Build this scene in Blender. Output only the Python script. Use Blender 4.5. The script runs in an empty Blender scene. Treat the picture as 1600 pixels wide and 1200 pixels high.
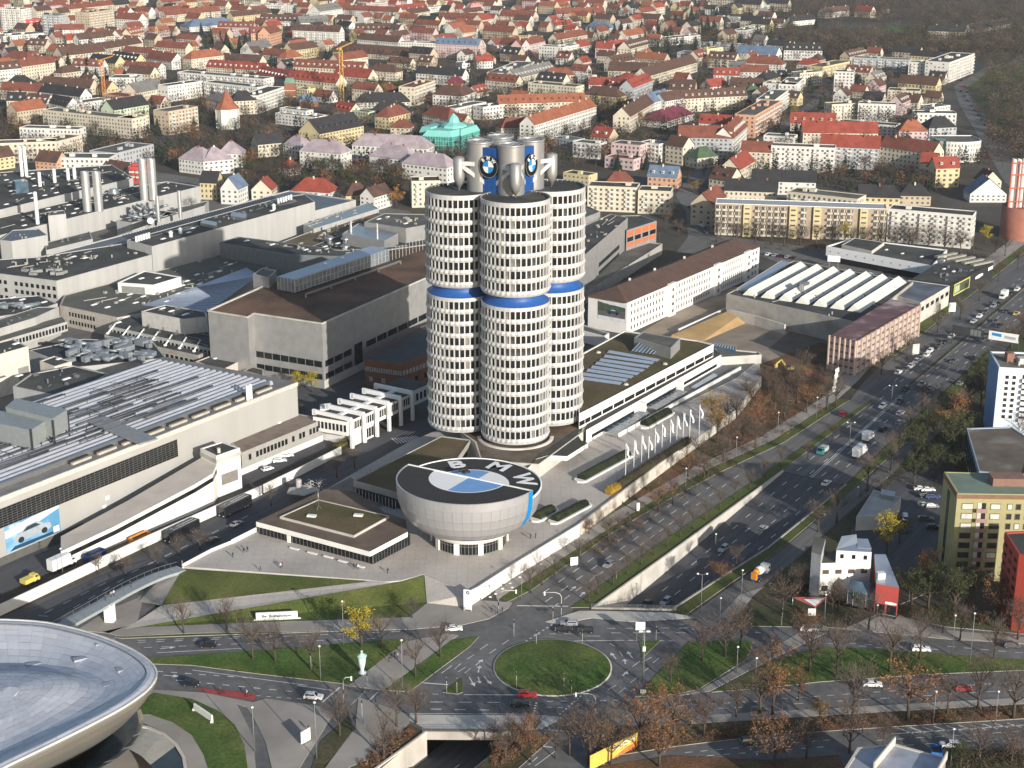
import bpy, math, random
from mathutils import Vector, geometry
R = math.radians
rnd = random.Random(7)
S = bpy.context.scene
COL = S.collection
# ------------------------------------------------------------------ camera
CAMH, FPX, PITCH = 187.0, 2490.0, R(18.1)
cd = bpy.data.cameras.new('camera'); cd.sensor_width = 36.0
cd.lens = 36.0*FPX/1600.0; cd.clip_start = 5; cd.clip_end = 9000
cam = bpy.data.objects.new('camera', cd); COL.objects.link(cam)
cam.location = (0, 0, CAMH); cam.rotation_euler = (R(90)-PITCH, 0, 0)
S.camera = cam
# ------------------------------------------------------------------ sky and sun
SUN_EL, SUN_AZ = R(16.5), R(149.0)        # azimuth from the view direction (+Y) clockwise
W = bpy.data.worlds.new('World'); S.world = W; W.use_nodes = True
nt = W.node_tree; nt.nodes.clear()
sky = nt.nodes.new('ShaderNodeTexSky'); sky.sky_type = 'NISHITA'; sky.sun_disc = False
sky.sun_elevation = SUN_EL; sky.sun_rotation = SUN_AZ; sky.air_density = 1.0; sky.dust_density = 1.2; sky.ozone_density = 1.0
bg = nt.nodes.new('ShaderNodeBackground'); bg.inputs['Strength'].default_value = 0.11
wo = nt.nodes.new('ShaderNodeOutputWorld')
nt.links.new(sky.outputs[0], bg.inputs[0]); nt.links.new(bg.outputs[0], wo.inputs[0])
sd = bpy.data.lights.new('sun', 'SUN'); sd.energy = 4.6; sd.angle = R(0.5); sd.color = (1.0, 0.945, 0.86)
so = bpy.data.objects.new('sun', sd); COL.objects.link(so)
tosun = Vector((math.sin(SUN_AZ)*math.cos(SUN_EL), math.cos(SUN_AZ)*math.cos(SUN_EL), math.sin(SUN_EL)))
so.rotation_euler = tosun.to_track_quat('Z', 'Y').to_euler(); so.location = (0, -50, 400)
S.view_settings.view_transform = 'Standard'; S.view_settings.look = 'None'
S.view_settings.gamma = 1; S.view_settings.use_curve_mapping = False; S.view_settings.exposure = 0.42
S.cycles.max_bounces = 5; S.cycles.diffuse_bounces = 3; S.cycles.glossy_bounces = 2; S.cycles.transmission_bounces = 2
# ------------------------------------------------------------------ survey: sight line of the camera met with a level z
CP, SP = math.cos(PITCH), math.sin(PITCH)
def P(x, y, z=0.0):
    u = (x-800)/FPX; v = (y-600)/FPX
    d = (u, CP-v*SP, -SP-v*CP); t = (z-CAMH)/d[2]
    return Vector((d[0]*t, d[1]*t, z))
def Q(p):
    dy, dz = p[1], p[2]-CAMH
    dep = dy*CP-dz*SP
    return 800+FPX*p[0]/dep, 600-FPX*(dy*SP+dz*CP)/dep
A57 = R(57.0); UX, UY = math.cos(A57), math.sin(A57)
O57 = P(930, 950)
def ST(s, t, z=0.0):                     # s along the avenue, t to its right
    return Vector((O57.x+s*UX+t*UY, O57.y+s*UY-t*UX, z))
# ------------------------------------------------------------------ materials
MATS = {}
def mat(name, c, rough=0.8, metal=0.0, var=0.12, scale=0.6, fine=0.08, fscale=9.0, c2=None, c2s=0.08, c2t=0.5, bump=0.0, bscale=6.0, spec=0.3, stretch=None, brick=None, wave=None):
    if name in MATS: return MATS[name]
    m = bpy.data.materials.new(name); m.use_nodes = True; t = m.node_tree; n = t.nodes; l = t.links
    b = n['Principled BSDF']; b.inputs['Roughness'].default_value = rough; b.inputs['Metallic'].default_value = metal
    b.inputs['Specular IOR Level'].default_value = spec
    tc = n.new('ShaderNodeTexCoord'); co = tc.outputs['Object']
    if stretch:
        mp = n.new('ShaderNodeMapping'); mp.inputs['Scale'].default_value = stretch[:3]
        if len(stretch) > 3: mp.vector_type = 'TEXTURE'; mp.inputs['Rotation'].default_value = (0, 0, stretch[3])
        l.new(co, mp.inputs[0]); co = mp.outputs[0]
    def noise(sc, det=4.0):
        k = n.new('ShaderNodeTexNoise'); k.inputs['Scale'].default_value = sc; k.inputs['Detail'].default_value = det
        l.new(co, k.inputs['Vector']); return k.outputs['Fac']
    def mixc(f, a, bb, mode='MIX'):
        x = n.new('ShaderNodeMix'); x.data_type = 'RGBA'; x.blend_type = mode
        if isinstance(f, float): x.inputs[0].default_value = f
        else: l.new(f, x.inputs[0])
        for i, q in ((6, a), (7, bb)):
            if isinstance(q, tuple): x.inputs[i].default_value = (*q[:3], 1)
            else: l.new(q, x.inputs[i])
        return x.outputs[2]
    def ramp(f, lo, hi, a=0.0, bb=1.0):
        x = n.new('ShaderNodeMapRange'); x.inputs[1].default_value = lo; x.inputs[2].default_value = hi
        x.inputs[3].default_value = a; x.inputs[4].default_value = bb; l.new(f, x.inputs[0]); return x.outputs[0]
    col = tuple(c)
    if c2: col = mixc(ramp(noise(c2s, 5.0), c2t-0.09, c2t+0.09), col, tuple(c2))
    if brick:
        k = n.new('ShaderNodeTexBrick'); k.inputs['Scale'].default_value = 1.0
        k.inputs['Brick Width'].default_value = brick[0]; k.inputs['Row Height'].default_value = brick[1]; k.inputs['Mortar Size'].default_value = brick[2]
        k.offset = 0.0; l.new(co, k.inputs['Vector'])
        col = mixc(ramp(k.outputs['Fac'], 0, 1, 0.0, brick[3]), col, (0.02, 0.02, 0.02))
    if wave:
        k = n.new('ShaderNodeTexWave'); k.inputs['Scale'].default_value = wave[0]; l.new(co, k.inputs['Vector'])
        col = mixc(ramp(k.outputs['Fac'], 0.3, 0.7, 0.0, wave[1]), col, (0.02, 0.02, 0.02))
    if var:
        col = mixc(1.0, col, mixc(ramp(noise(scale), 0.3, 0.7), (1-var,)*3, (1+var,)*3), 'MULTIPLY')
    if fine:
        col = mixc(1.0, col, mixc(ramp(noise(fscale, 2.0), 0.3, 0.7), (1-fine,)*3, (1+fine,)*3), 'MULTIPLY')
    if isinstance(col, tuple): b.inputs['Base Color'].default_value = (*col[:3], 1)
    else: l.new(col, b.inputs['Base Color'])
    if bump:
        k = n.new('ShaderNodeBump'); k.inputs['Strength'].default_value = bump; k.inputs['Distance'].default_value = 0.3
        l.new(noise(bscale), k.inputs['Height']); l.new(k.outputs[0], b.inputs['Normal'])
    MATS[name] = m; return m
# ------------------------------------------------------------------ mesh builder
class MB:
    def __init__(s): s.v = []; s.f = []; s.m = []; s.sm = []
    def poly(s, pts, mi=0, sm=False):
        k = len(s.v); s.v += [tuple(p) for p in pts]; s.f.append(tuple(range(k, k+len(pts)))); s.m.append(mi); s.sm.append(sm)
    def prism(s, pts, z0, z1, mi=0, mt=None, bottom=False, top=True):
        pts = [(p[0], p[1]) for p in pts]; n = len(pts)
        a = sum(pts[i][0]*pts[(i+1) % n][1]-pts[(i+1) % n][0]*pts[i][1] for i in range(n))
        zz0 = list(z0) if isinstance(z0, (list, tuple)) else [z0]*n
        if a < 0: pts = pts[::-1]; zz0 = zz0[::-1]
        k = len(s.v)
        s.v += [(p[0], p[1], z) for p, z in zip(pts, zz0)]+[(p[0], p[1], z1) for p in pts]
        for i in range(n):
            j = (i+1) % n; s.f.append((k+i, k+j, k+n+j, k+n+i)); s.m.append(mi); s.sm.append(False)
        mt = mi if mt is None else mt
        if top: s.capz([(p[0], p[1], z1) for p in pts], mt)
        if bottom: s.capz([(p[0], p[1], zz0[0]) for p in pts][::-1], mi)
    def capz(s, pts, mi=0):
        pts = [Vector(p) for p in pts]
        if len(pts) <= 4: s.poly(pts, mi); return
        for tri in geometry.tessellate_polygon([pts]):
            a, b, c = (pts[i] for i in tri)
            if (b-a).cross(c-a).z < 0: b, c = c, b
            s.poly((a, b, c), mi)
    def box(s, c, size, rot=0.0, mi=0, bottom=True):
        x, y, z = (q/2 for q in size); cr, sr = math.cos(rot), math.sin(rot)
        def T(a, b, d): return (c[0]+a*cr-b*sr, c[1]+a*sr+b*cr, c[2]+d)
        k = len(s.v)
        s.v += [T(-x, -y, -z), T(x, -y, -z), T(x, y, -z), T(-x, y, -z), T(-x, -y, z), T(x, -y, z), T(x, y, z), T(-x, y, z)]
        for f in ((0, 1, 5, 4), (1, 2, 6, 5), (2, 3, 7, 6), (3, 0, 4, 7), (4, 5, 6, 7))+(((3, 2, 1, 0),) if bottom else ()):
            s.f.append(tuple(k+i for i in f)); s.m.append(mi); s.sm.append(False)
    def beam(s, a, b, w, h, mi=0):
        a = Vector(a); b = Vector(b); d = b-a
        if d.length < 1e-6: return
        side = d.cross(Vector((0, 0, 1)))
        if side.length < 1e-4: side = Vector((1, 0, 0))
        side.normalize(); up = side.cross(d).normalized()
        k = len(s.v)
        for p in (a, b):
            for x, y in ((-1, -1), (1, -1), (1, 1), (-1, 1)): s.v.append(tuple(p+side*x*w/2+up*y*h/2))
        for f in ((0, 1, 5, 4), (1, 2, 6, 5), (2, 3, 7, 6), (3, 0, 4, 7), (3, 2, 1, 0), (4, 5, 6, 7)):
            s.f.append(tuple(k+i for i in f)); s.m.append(mi); s.sm.append(False)
    def tube(s, pts, r, n=6, mi=0, cap=True, sm=True):
        pts = [Vector(p) for p in pts]; rr = r if isinstance(r, (list, tuple)) else [r]*len(pts)
        k = len(s.v)
        for i, p in enumerate(pts):
            d = (pts[min(i+1, len(pts)-1)]-pts[max(i-1, 0)]).normalized()
            a = d.cross(Vector((0, 0, 1)) if abs(d.z) < 0.95 else Vector((1, 0, 0))).normalized(); b = d.cross(a)
            for j in range(n):
                t = 2*math.pi*j/n; s.v.append(tuple(p+(a*math.cos(t)+b*math.sin(t))*rr[i]))
        for i in range(len(pts)-1):
            for j in range(n):
                q = (j+1) % n; s.f.append((k+i*n+q, k+i*n+j, k+(i+1)*n+j, k+(i+1)*n+q)); s.m.append(mi); s.sm.append(sm)
        if cap:
            s.f.append(tuple(k+j for j in range(n))); s.m.append(mi); s.sm.append(False)
            e = k+(len(pts)-1)*n; s.f.append(tuple(e+j for j in range(n))[::-1]); s.m.append(mi); s.sm.append(False)
    def lathe(s, prof, c=(0, 0), n=32, mi=0, sm=True, a0=0.0, a1=2*math.pi):
        full = abs(a1-a0-2*math.pi) < 1e-6; m = n if full else n+1; k = len(s.v)
        for r, z in prof:
            for j in range(m):
                t = a0+(a1-a0)*j/n; s.v.append((c[0]+r*math.cos(t), c[1]+r*math.sin(t), z))
        for i in range(len(prof)-1):
            for j in range(n):
                q = (j+1) % m; s.f.append((k+i*m+j, k+i*m+q, k+(i+1)*m+q, k+(i+1)*m+j)); s.m.append(mi); s.sm.append(sm)
    def cyl(s, x, y, z0, z1, r0, r1=None, n=12, mi=0, mt=None):
        r1 = r0 if r1 is None else r1
        s.lathe([(r0, z0), (r1, z1)], (x, y), n, mi)
        s.poly([(x+r1*math.cos(2*math.pi*j/n), y+r1*math.sin(2*math.pi*j/n), z1) for j in range(n)], mi if mt is None else mt)
    def wins(s, a, b, z0, z1, rows, cols, wf=0.55, hf=0.55, proud=0.05, mi=0, skip=None, x0=0.0, x1=1.0):
        a = Vector((a[0], a[1], 0)); b = Vector((b[0], b[1], 0)); d = b-a; nrm = Vector((d.y, -d.x, 0)).normalized()*proud
        for r in range(rows):
            zc = z0+(z1-z0)*(r+0.5)/rows; hh = (z1-z0)/rows*hf/2
            for c in range(cols):
                if skip and rnd.random() < skip: continue
                f = x0+(x1-x0)*(c+0.5)/cols; w = (x1-x0)/cols*wf/2
                p, q = a+d*(f-w)+nrm, a+d*(f+w)+nrm
                s.poly([(p.x, p.y, zc-hh), (q.x, q.y, zc-hh), (q.x, q.y, zc+hh), (p.x, p.y, zc+hh)], mi)
    def mesh(s, name, mats):
        me = bpy.data.meshes.new(name); me.from_pydata(s.v, [], s.f)
        for m in (mats if isinstance(mats, (list, tuple)) else [mats]): me.materials.append(m)
        if len(me.polygons) == len(s.m):
            me.polygons.foreach_set('material_index', s.m); me.polygons.foreach_set('use_smooth', s.sm)
        me.update(); return me
def link(name, data, parent=None, loc=None, rot=None, kind=None, label=None):
    o = bpy.data.objects.new(name, data); COL.objects.link(o)
    if parent is not None: o.parent = parent
    if loc is not None: o.location = loc
    if rot is not None: o.rotation_euler = (0, 0, rot) if isinstance(rot, (int, float)) else rot
    if kind: o['kind'] = kind
    if label: o['label'] = label
    return o
def tag(o, label, cat, group=None):
    o['label'] = label; o['category'] = cat
    if group: o['group'] = group
    return o
def thing(name, label, cat, loc=(0, 0, 0), rot=0.0, group=None):
    return tag(link(name, None, None, loc, rot), label, cat, group)
def part(t, name, b, mats, kind=None, label=None):          # b is built in world coordinates; t is an unrotated Empty (or a part of one)
    base = Vector((0, 0, 0)); q = t
    while q is not None: base = base+q.location; q = q.parent
    return link(name, b.mesh(name, mats) if isinstance(b, MB) else b, t, -base if isinstance(b, MB) else None, None, kind, label)
def struct(name, b, mats):
    return link(name, b.mesh(name, mats), kind='structure')
def copytree(o, parent=None):
    c = o.copy(); COL.objects.link(c)
    if parent is not None: c.parent = parent
    for ch in list(o.children): copytree(ch, c)
    return c
def cen(pts):
    n = len(pts); return Vector((sum(p[0] for p in pts)/n, sum(p[1] for p in pts)/n, 0))
def PL(pts, z=0.0): return [P(x, y, z) for x, y in pts]
def along(a, b, f): return a+(b-a)*f
# palette (real-world base colours)
asphalt = mat('asphalt', (0.118, 0.117, 0.12), 0.9, var=0.2, scale=0.09, fine=0.16, fscale=0.5, c2=(0.145, 0.142, 0.138), c2s=0.035)
asphalt_new = mat('asphalt_dark', (0.082, 0.083, 0.09), 0.85, var=0.22, scale=1.0, fine=0.12, fscale=6, stretch=(30, 1.3, 1, R(58)))
asphalt_old = mat('asphalt_pale', (0.16, 0.152, 0.143), 0.92, var=0.15, scale=0.07, fine=0.1, c2=(0.13, 0.124, 0.118), c2s=0.9, stretch=(26, 1.5, 1, R(57)))
asphalt_57 = mat('asphalt_boulevard', (0.108, 0.107, 0.11), 0.9, var=0.2, scale=1.0, fine=0.12, fscale=5, c2=(0.135, 0.132, 0.128), c2s=0.6, stretch=(34, 1.6, 1, R(56)))
paving = mat('plaza_paving', (0.46, 0.42, 0.38), 0.85, var=0.1, scale=0.06, fine=0.06, fscale=0.8, c2=(0.40, 0.365, 0.33), c2s=0.045, brick=(3.0, 3.0, 0.05, 0.25))
pavement = mat('pavement', (0.33, 0.302, 0.272), 0.9, var=0.14, scale=0.1, fine=0.08, c2=(0.27, 0.247, 0.222), c2s=0.06)
grass = mat('grass', (0.058, 0.115, 0.018), 0.95, var=0.25, scale=0.12, fine=0.3, fscale=1.2, c2=(0.085, 0.112, 0.026), c2s=0.06, bump=0.5, bscale=2.0)
grass_olive = mat('grass_olive', (0.076, 0.104, 0.022), 0.95, var=0.25, scale=0.1, fine=0.2, fscale=1.4, c2=(0.088, 0.1, 0.026), c2s=0.05, bump=0.5, bscale=2.0)
leaves_g = mat('fallen_leaves', (0.14, 0.07, 0.036), 0.95, var=0.35, scale=0.13, fine=0.3, fscale=1.5, c2=(0.075, 0.065, 0.03), c2s=0.07, bump=0.5, bscale=2.0)
soil = mat('garden_soil', (0.07, 0.058, 0.036), 0.95, var=0.35, scale=0.05, fine=0.3, fscale=1.0, c2=(0.05, 0.058, 0.022), c2s=0.03)
cityg = mat('city_ground', (0.072, 0.06, 0.042), 0.95, var=0.3, scale=0.03, fine=0.2, fscale=0.5, c2=(0.085, 0.08, 0.076), c2s=0.012, c2t=0.53)
white = mat('white_render', (0.72, 0.70, 0.66), 0.7, var=0.06, scale=0.2, fine=0.03)
whitep = mat('white_paint', (0.80, 0.80, 0.79), 0.5, var=0.03, fine=0.02)
linewhite = mat('road_paint', (0.62, 0.62, 0.60), 0.8, var=0.2, scale=0.5, fine=0.15, fscale=3)
concrete = mat('concrete', (0.36, 0.34, 0.31), 0.85, var=0.16, scale=0.18, fine=0.08, c2=(0.28, 0.265, 0.24), c2s=0.1, c2t=0.56)
concrete_l = mat('concrete_pale', (0.52, 0.49, 0.44), 0.85, var=0.12, scale=0.2, fine=0.06, c2=(0.42, 0.395, 0.35), c2s=0.12, c2t=0.57)
glassd = mat('dark_glass', (0.014, 0.016, 0.018), 0.15, var=0.5, scale=0.35, fine=0, spec=0.25)
glassb = mat('blue_glass', (0.07, 0.11, 0.15), 0.1, var=0.35, scale=0.3, fine=0, spec=0.7)
beige = mat('factory_cladding', (0.40, 0.393, 0.375), 0.7, var=0.09, scale=0.3, fine=0.03, stretch=(1, 1, .08))
greyclad = mat('grey_cladding', (0.33, 0.325, 0.32), 0.42, metal=0.25, var=0.1, scale=0.3, fine=0.03)
alu = mat('aluminium', (0.60, 0.595, 0.585), 0.42, metal=0.7, var=0.05, scale=0.4, fine=0.02)
steel = mat('steel', (0.42, 0.42, 0.42), 0.35, metal=0.8, var=0.06, fine=0.02)
roofd = mat('roof_felt', (0.052, 0.054, 0.05), 0.9, var=0.2, scale=0.12, fine=0.1, c2=(0.075, 0.074, 0.068), c2s=0.06)
roofg = mat('roof_gravel', (0.135, 0.13, 0.115), 0.92, var=0.18, scale=0.12, fine=0.12, c2=(0.10, 0.10, 0.085), c2s=0.08)
roofgreen = mat('sedum_roof', (0.088, 0.078, 0.03), 0.95, var=0.22, scale=0.1, fine=0.2, fscale=1.5, c2=(0.115, 0.085, 0.045), c2s=0.06)
roofbrown = mat('sedum_roof_brown', (0.15, 0.083, 0.054), 0.95, var=0.3, scale=0.07, fine=0.2, fscale=1.5, c2=(0.095, 0.062, 0.042), c2s=0.045)
roofblue = mat('sheet_roof', (0.36, 0.40, 0.47), 0.4, metal=0.35, var=0.08, scale=0.1, fine=0.03)
skyl = mat('skylight_dome', (0.72, 0.72, 0.70), 0.3, var=0.04, fine=0)
darkm = mat('dark_metal', (0.03, 0.031, 0.034), 0.5, var=0.1, fine=0)
gold = mat('dry_plant', (0.3, 0.2, 0.04), 0.9)
# ================================================================== ground and roads
def zb(s): return max(-6.3, min(0.0, -6.3+(s-8)*0.056))
H1 = [P(930, 950), P(1048, 953), ST(33, 19.3), ST(60, 22), ST(119, 22.3), ST(119, 1.2), ST(40, 0.6)]
H2 = [P(667, 1146), P(806, 1147), ST(-125, 17.5), ST(-125, 0)]
def sheet(name, pts, m, z=None, holes=(), kind='structure', parent=None):
    b = MB(); pts = [Vector((p[0], p[1], p[2] if z is None else z)) for p in pts]
    loops = [pts]+[[Vector((p[0], p[1], 0)) for p in h] for h in holes]
    flat = [q for l in loops for q in l]
    for tri in geometry.tessellate_polygon([[Vector((q.x, q.y, 0)) for q in l] for l in loops]):
        a, c, d = (flat[i] for i in tri)
        zz = z
        a, c, d = (Vector((q.x, q.y, q.z if z is None else z)) for q in (a, c, d))
        if (c-a).cross(d-a).z < 0: c, d = d, c
        b.poly((a, c, d))
    if parent is not None: return part(parent, name, b, m, kind=None)
    return link(name, b.mesh(name, m), kind=kind)
def slab(name, pts, m, z0=0.0, z1=0.14, side=None):
    b = MB(); b.prism(pts, z0, z1, 1, 0); return link(name, b.mesh(name, [m, side or concrete]), kind='structure')
sheet('ground', [(-900, 120, 0), (900, 120, 0), (2400, 4200, 0), (-2400, 4200, 0)], cityg, -0.06, (H1, H2))
jroad = sheet('road', PL([(-40, 985), (60, 955), (240, 920), (800, 945), (860, 957), (1085, 961), (1640, 985), (1640, 1225), (-40, 1225)]), asphalt, 0.0, (H2,))
avenue = sheet('road', [ST(-14, -22), ST(0, -19.8), ST(47, -20.6), ST(80, -18.6), ST(108, -15.6), ST(144, -9.8), ST(199, -8), ST(225, -12), ST(262, -14), ST(204, -1.5), ST(142, -2.8), ST(94, -3.8), ST(-1, -5.4), ST(-8, -3)], asphalt_old, 0.02)
service = sheet('road', [ST(3, 22.6), ST(60, 26), ST(160, 25.5), ST(195, 26), ST(195, 31), ST(60, 32), ST(30, 31.5), ST(3, 34)], asphalt_old, 0.02)
blvd = sheet('road', [ST(119, 0.9), ST(119, 22.2), ST(195, 18.6), ST(286, 15.6), ST(342, 14.2), ST(520, 10), ST(520, -26), ST(460, -20.5), ST(347, -16.5), ST(258, -13), ST(204, -4.6)], asphalt_57, 0.03)
far_road = sheet('road', PL([(1560, 420), (1600, 395), (1640, 330), (1570, 285), (1530, 215), (1500, 165), (1490, 135), (1540, 105), (1600, 92), (1600, 98), (1545, 112), (1510, 138), (1522, 170), (1560, 220), (1600, 262), (1690, 320), (1680, 420)]), asphalt_old, 0.01)
sheet('road', PL([(1056, 395), (1075, 370), (1072, 330), (1055, 305), (1085, 265), (1125, 240), (1170, 228), (1265, 160), (1310, 120), (1330, 118), (1270, 168), (1180, 238), (1090, 290), (1095, 330), (1120, 368), (1300, 390), (1560, 410), (1560, 424), (1290, 402)]), asphalt_old, 0.015)
busroad = sheet('road', PL([(-60, 985), (-60, 970), (0, 966), (240, 858), (410, 773), (535, 712), (590, 680), (680, 645), (760, 620), (775, 640), (690, 690), (560, 752), (412, 826), (285, 884), (160, 950), (60, 985)]), asphalt_new, 0.02)
# sunken road with retaining walls
b = MB(); ss = [-125, -75, -30, 0, 8, 30, 60, 90, 119]
for i in range(len(ss)-1):
    a0, a1 = ss[i], ss[i+1]
    b.poly([ST(a0, -0.5, zb(a0)), ST(a0, 24, zb(a0)), ST(a1, 24, zb(a1)), ST(a1, -0.5, zb(a1))][::1])
sunken = struct('road', b, asphalt_new)
def retwall(name, line, label, m, hgt=0.55, th=0.5, nseg=10):
    t = thing(name, label, 'wall', (line[0].x, line[0].y, 0))
    L = [(line[i], line[i+1]) for i in range(len(line)-1)]
    tot = sum((q-p).length for p, q in L); n = 0
    for p, q in L:
        k = max(1, round((q-p).length/tot*nseg))
        for i in range(k):
            a, c = along(p, q, i/k), along(p, q, (i+1)/k); d = (c-a).normalized(); a = a+d*0.03; c = c-d*0.03
            s0 = (a-O57).x*UX+(a-O57).y*UY; s1 = (c-O57).x*UX+(c-O57).y*UY
            nn = Vector((-d.y, d.x, 0))*th; bb = MB()
            bb.prism([a, c, c+nn, a+nn], [zb(s0)-.1, zb(s1)-.1, zb(s1)-.1, zb(s0)-.1], hgt)
            part(t, 'wall_panel', bb, m)
    return t
retwall('retaining_wall', [H1[0], H1[6], H1[5]], 'long pale concrete wall along the sunken road climbing from the underpass', concrete_l, nseg=16)
retwall('retaining_wall', [H2[3], H2[0]], 'stained pale concrete wall of the underpass ramp at the bottom edge', concrete_l, nseg=6)
retwall('retaining_wall', [H1[4], H1[3], H1[2], H1[1]], 'low concrete wall on the right side of the sunken road', concrete, hgt=0.4, nseg=10)
def bridge_edge(a, c, label, sgn):
    t = thing('bridge_parapet', label, 'parapet', a); d = (c-a).normalized(); nn = Vector((-d.y, d.x, 0))
    b = MB(); b.prism([a, c, c+nn*0.5*sgn, a+nn*0.5*sgn], -1.6, 0.45); part(t, 'edge_beam', b, concrete)
    b = MB(); n = int((c-a).length/2)
    for i in range(n+1): q = along(a, c, i/n)+nn*0.25*sgn; b.box((q.x, q.y, 0.9), (0.08, 0.08, 0.9))
    for z in (0.75, 1.05, 1.35): b.beam(a+nn*0.25*sgn+Vector((0, 0, z)), c+nn*0.25*sgn+Vector((0, 0, z)), 0.06, 0.06)
    part(t, 'railing', b, steel)
bridge_edge(H1[0]-Vector((1, 0, 0)), H1[1]+Vector((1.5, 0, 0)), 'bridge edge with railing over the underpass beside the roundabout', -1)
bridge_edge(H2[0]-Vector((1, 0, 0)), H2[1]+Vector((1, 0, 0)), 'bridge edge with railing over the underpass at the bottom', 1)
slab('pavement', PL([(935, 955), (1060, 958), (1085, 966), (985, 972), (925, 966), (870, 976), (852, 972), (905, 955)]), concrete_l)
slab('pavement', PL([(640, 1117), (700, 1118), (850, 1118), (880, 1122), (845, 1140), (665, 1139), (640, 1126)]), concrete_l)
slab('pavement', PL([(560, 1090), (640, 1118), (640, 1130), (590, 1180), (545, 1200), (520, 1220), (490, 1220), (555, 1140)]), pavement)
# slabs: pavements and lawns around the junction
slab('pavement', PL([(160, 988), (215, 975), (430, 972), (640, 965), (668, 942), (722, 948), (745, 938), (800, 942), (795, 950), (765, 967), (722, 977), (640, 984), (300, 990), (190, 995)]), pavement)
slab('lawn', PL([(180, 996), (300, 991), (560, 986), (610, 984), (520, 987), (300, 994), (190, 998)]), grass_olive, z1=0.16)
slab('pavement', PL([(120, 985), (172, 952), (215, 935), (262, 893), (283, 888), (262, 900), (222, 940), (215, 972), (170, 990)]), pavement)
lawnA = slab('lawn', PL([(215, 1030), (400, 1017), (613, 1000), (637, 1001), (547, 1070), (530, 1068), (400, 1053), (300, 1040), (215, 1037)]), grass)
slab('pavement', PL([(535, 1071), (639, 1002), (700, 990), (716, 993), (599, 1079)]), pavement, z1=0.12)
slab('lawn', PL([(601, 1079), (706, 1000), (748, 995), (735, 1010), (640, 1081)]), grass)
slab('lawn', PL([(692, 1082), (722, 1060), (723, 1082), (715, 1085)]), grass_olive)
slab('lawn', PL([(998, 1002), (1032, 1001), (1003, 1029), (1001, 1012)]), grass)
slab('lawn', PL([(992, 1089), (1078, 1002), (1177, 1002), (1167, 1030), (1093, 1077), (1053, 1086)]), grass)
slab('pavement', PL([(1055, 1088), (1095, 1078), (1200, 1018), (1270, 975), (1200, 940), (1215, 920), (1300, 960), (1290, 990), (1205, 1030), (1110, 1080)]), pavement, z1=0.12)
slab('lawn', PL([(1112, 1082), (1205, 1034), (1252, 1020), (1290, 1011), (1330, 1013), (1480, 1023), (1640, 1034), (1640, 1046), (1450, 1054), (1280, 1066), (1200, 1075)]), grass)
slab('pavement', PL([(1080, 1119), (1640, 1088), (1640, 1098), (1390, 1112), (1080, 1131)]), pavement, z1=0.12)
slab('fallen_leaves', PL([(960, 1135), (1080, 1132), (1390, 1113), (1640, 1099), (1640, 1121), (1395, 1136), (1200, 1149), (1060, 1166), (930, 1186), (905, 1150)]), leaves_g)
slab('fallen_leaves', PL([(900, 1205), (1050, 1181), (1200, 1188), (1310, 1180), (1330, 1225), (900, 1225)]), leaves_g)
slab('fallen_leaves', PL([(1480, 1173), (1640, 1170), (1640, 1225), (1480, 1225)]), soil)
slab('fallen_leaves', PL([(640, 1131), (662, 1146), (590, 1206), (560, 1222), (525, 1222), (548, 1200), (593, 1182)]), leaves_g)
slab('fallen_leaves', PL([(480, 1222), (500, 1160), (545, 1120), (552, 1142), (495, 1218)]), soil)
slab('fallen_leaves', [ST(-66, 18), ST(-60, 25), ST(-120, 27), ST(-120, 18)], leaves_g)
slab('pavement', PL([(1120, 968), (1200, 945), (1270, 978), (1480, 999), (1640, 1008), (1640, 1000), (1480, 985), (1330, 955), (1235, 930), (1200, 915), (1155, 930)]), pavement, z1=0.12)
slab('fallen_leaves', PL([(1235, 928), (1330, 950), (1480, 980), (1640, 995), (1640, 975), (1500, 950), (1400, 945), (1275, 925), (1250, 900)]), soil)
slab('pavement', PL([(1405, 962), (1470, 985), (1640, 1004), (1640, 1010), (1470, 996), (1390, 976)]), pavement, z1=0.18)
# bottom left: pavement, ring path and lawn round the pavilion
slab('pavement', PL([(190, 1120), (240, 1078), (320, 1083), (395, 1098), (415, 1092), (500, 1104), (520, 1118), (490, 1165), (455, 1222), (430, 1222), (415, 1160), (395, 1120), (385, 1105), (370, 1100), (395, 1150), (402, 1222), (150, 1222)]), pavement)
slab('lawn', PL([(195, 1118), (240, 1083), (300, 1093), (342, 1112), (367, 1133), (382, 1165), (390, 1222), (332, 1222), (318, 1180), (300, 1150), (270, 1130), (235, 1118)]), grass, z1=0.2)
slab('path', PL([(188, 1120), (240, 1121), (272, 1133), (296, 1152), (312, 1182), (322, 1222), (285, 1222), (272, 1180), (240, 1150), (200, 1138)]), pavement, z1=0.22)
sheet('cycle_lane', PL([(303, 1075), (385, 1083), (402, 1088), (396, 1095), (330, 1085)]), mat('red_lane', (0.35, 0.06, 0.06), 0.9), 0.17)
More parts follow.
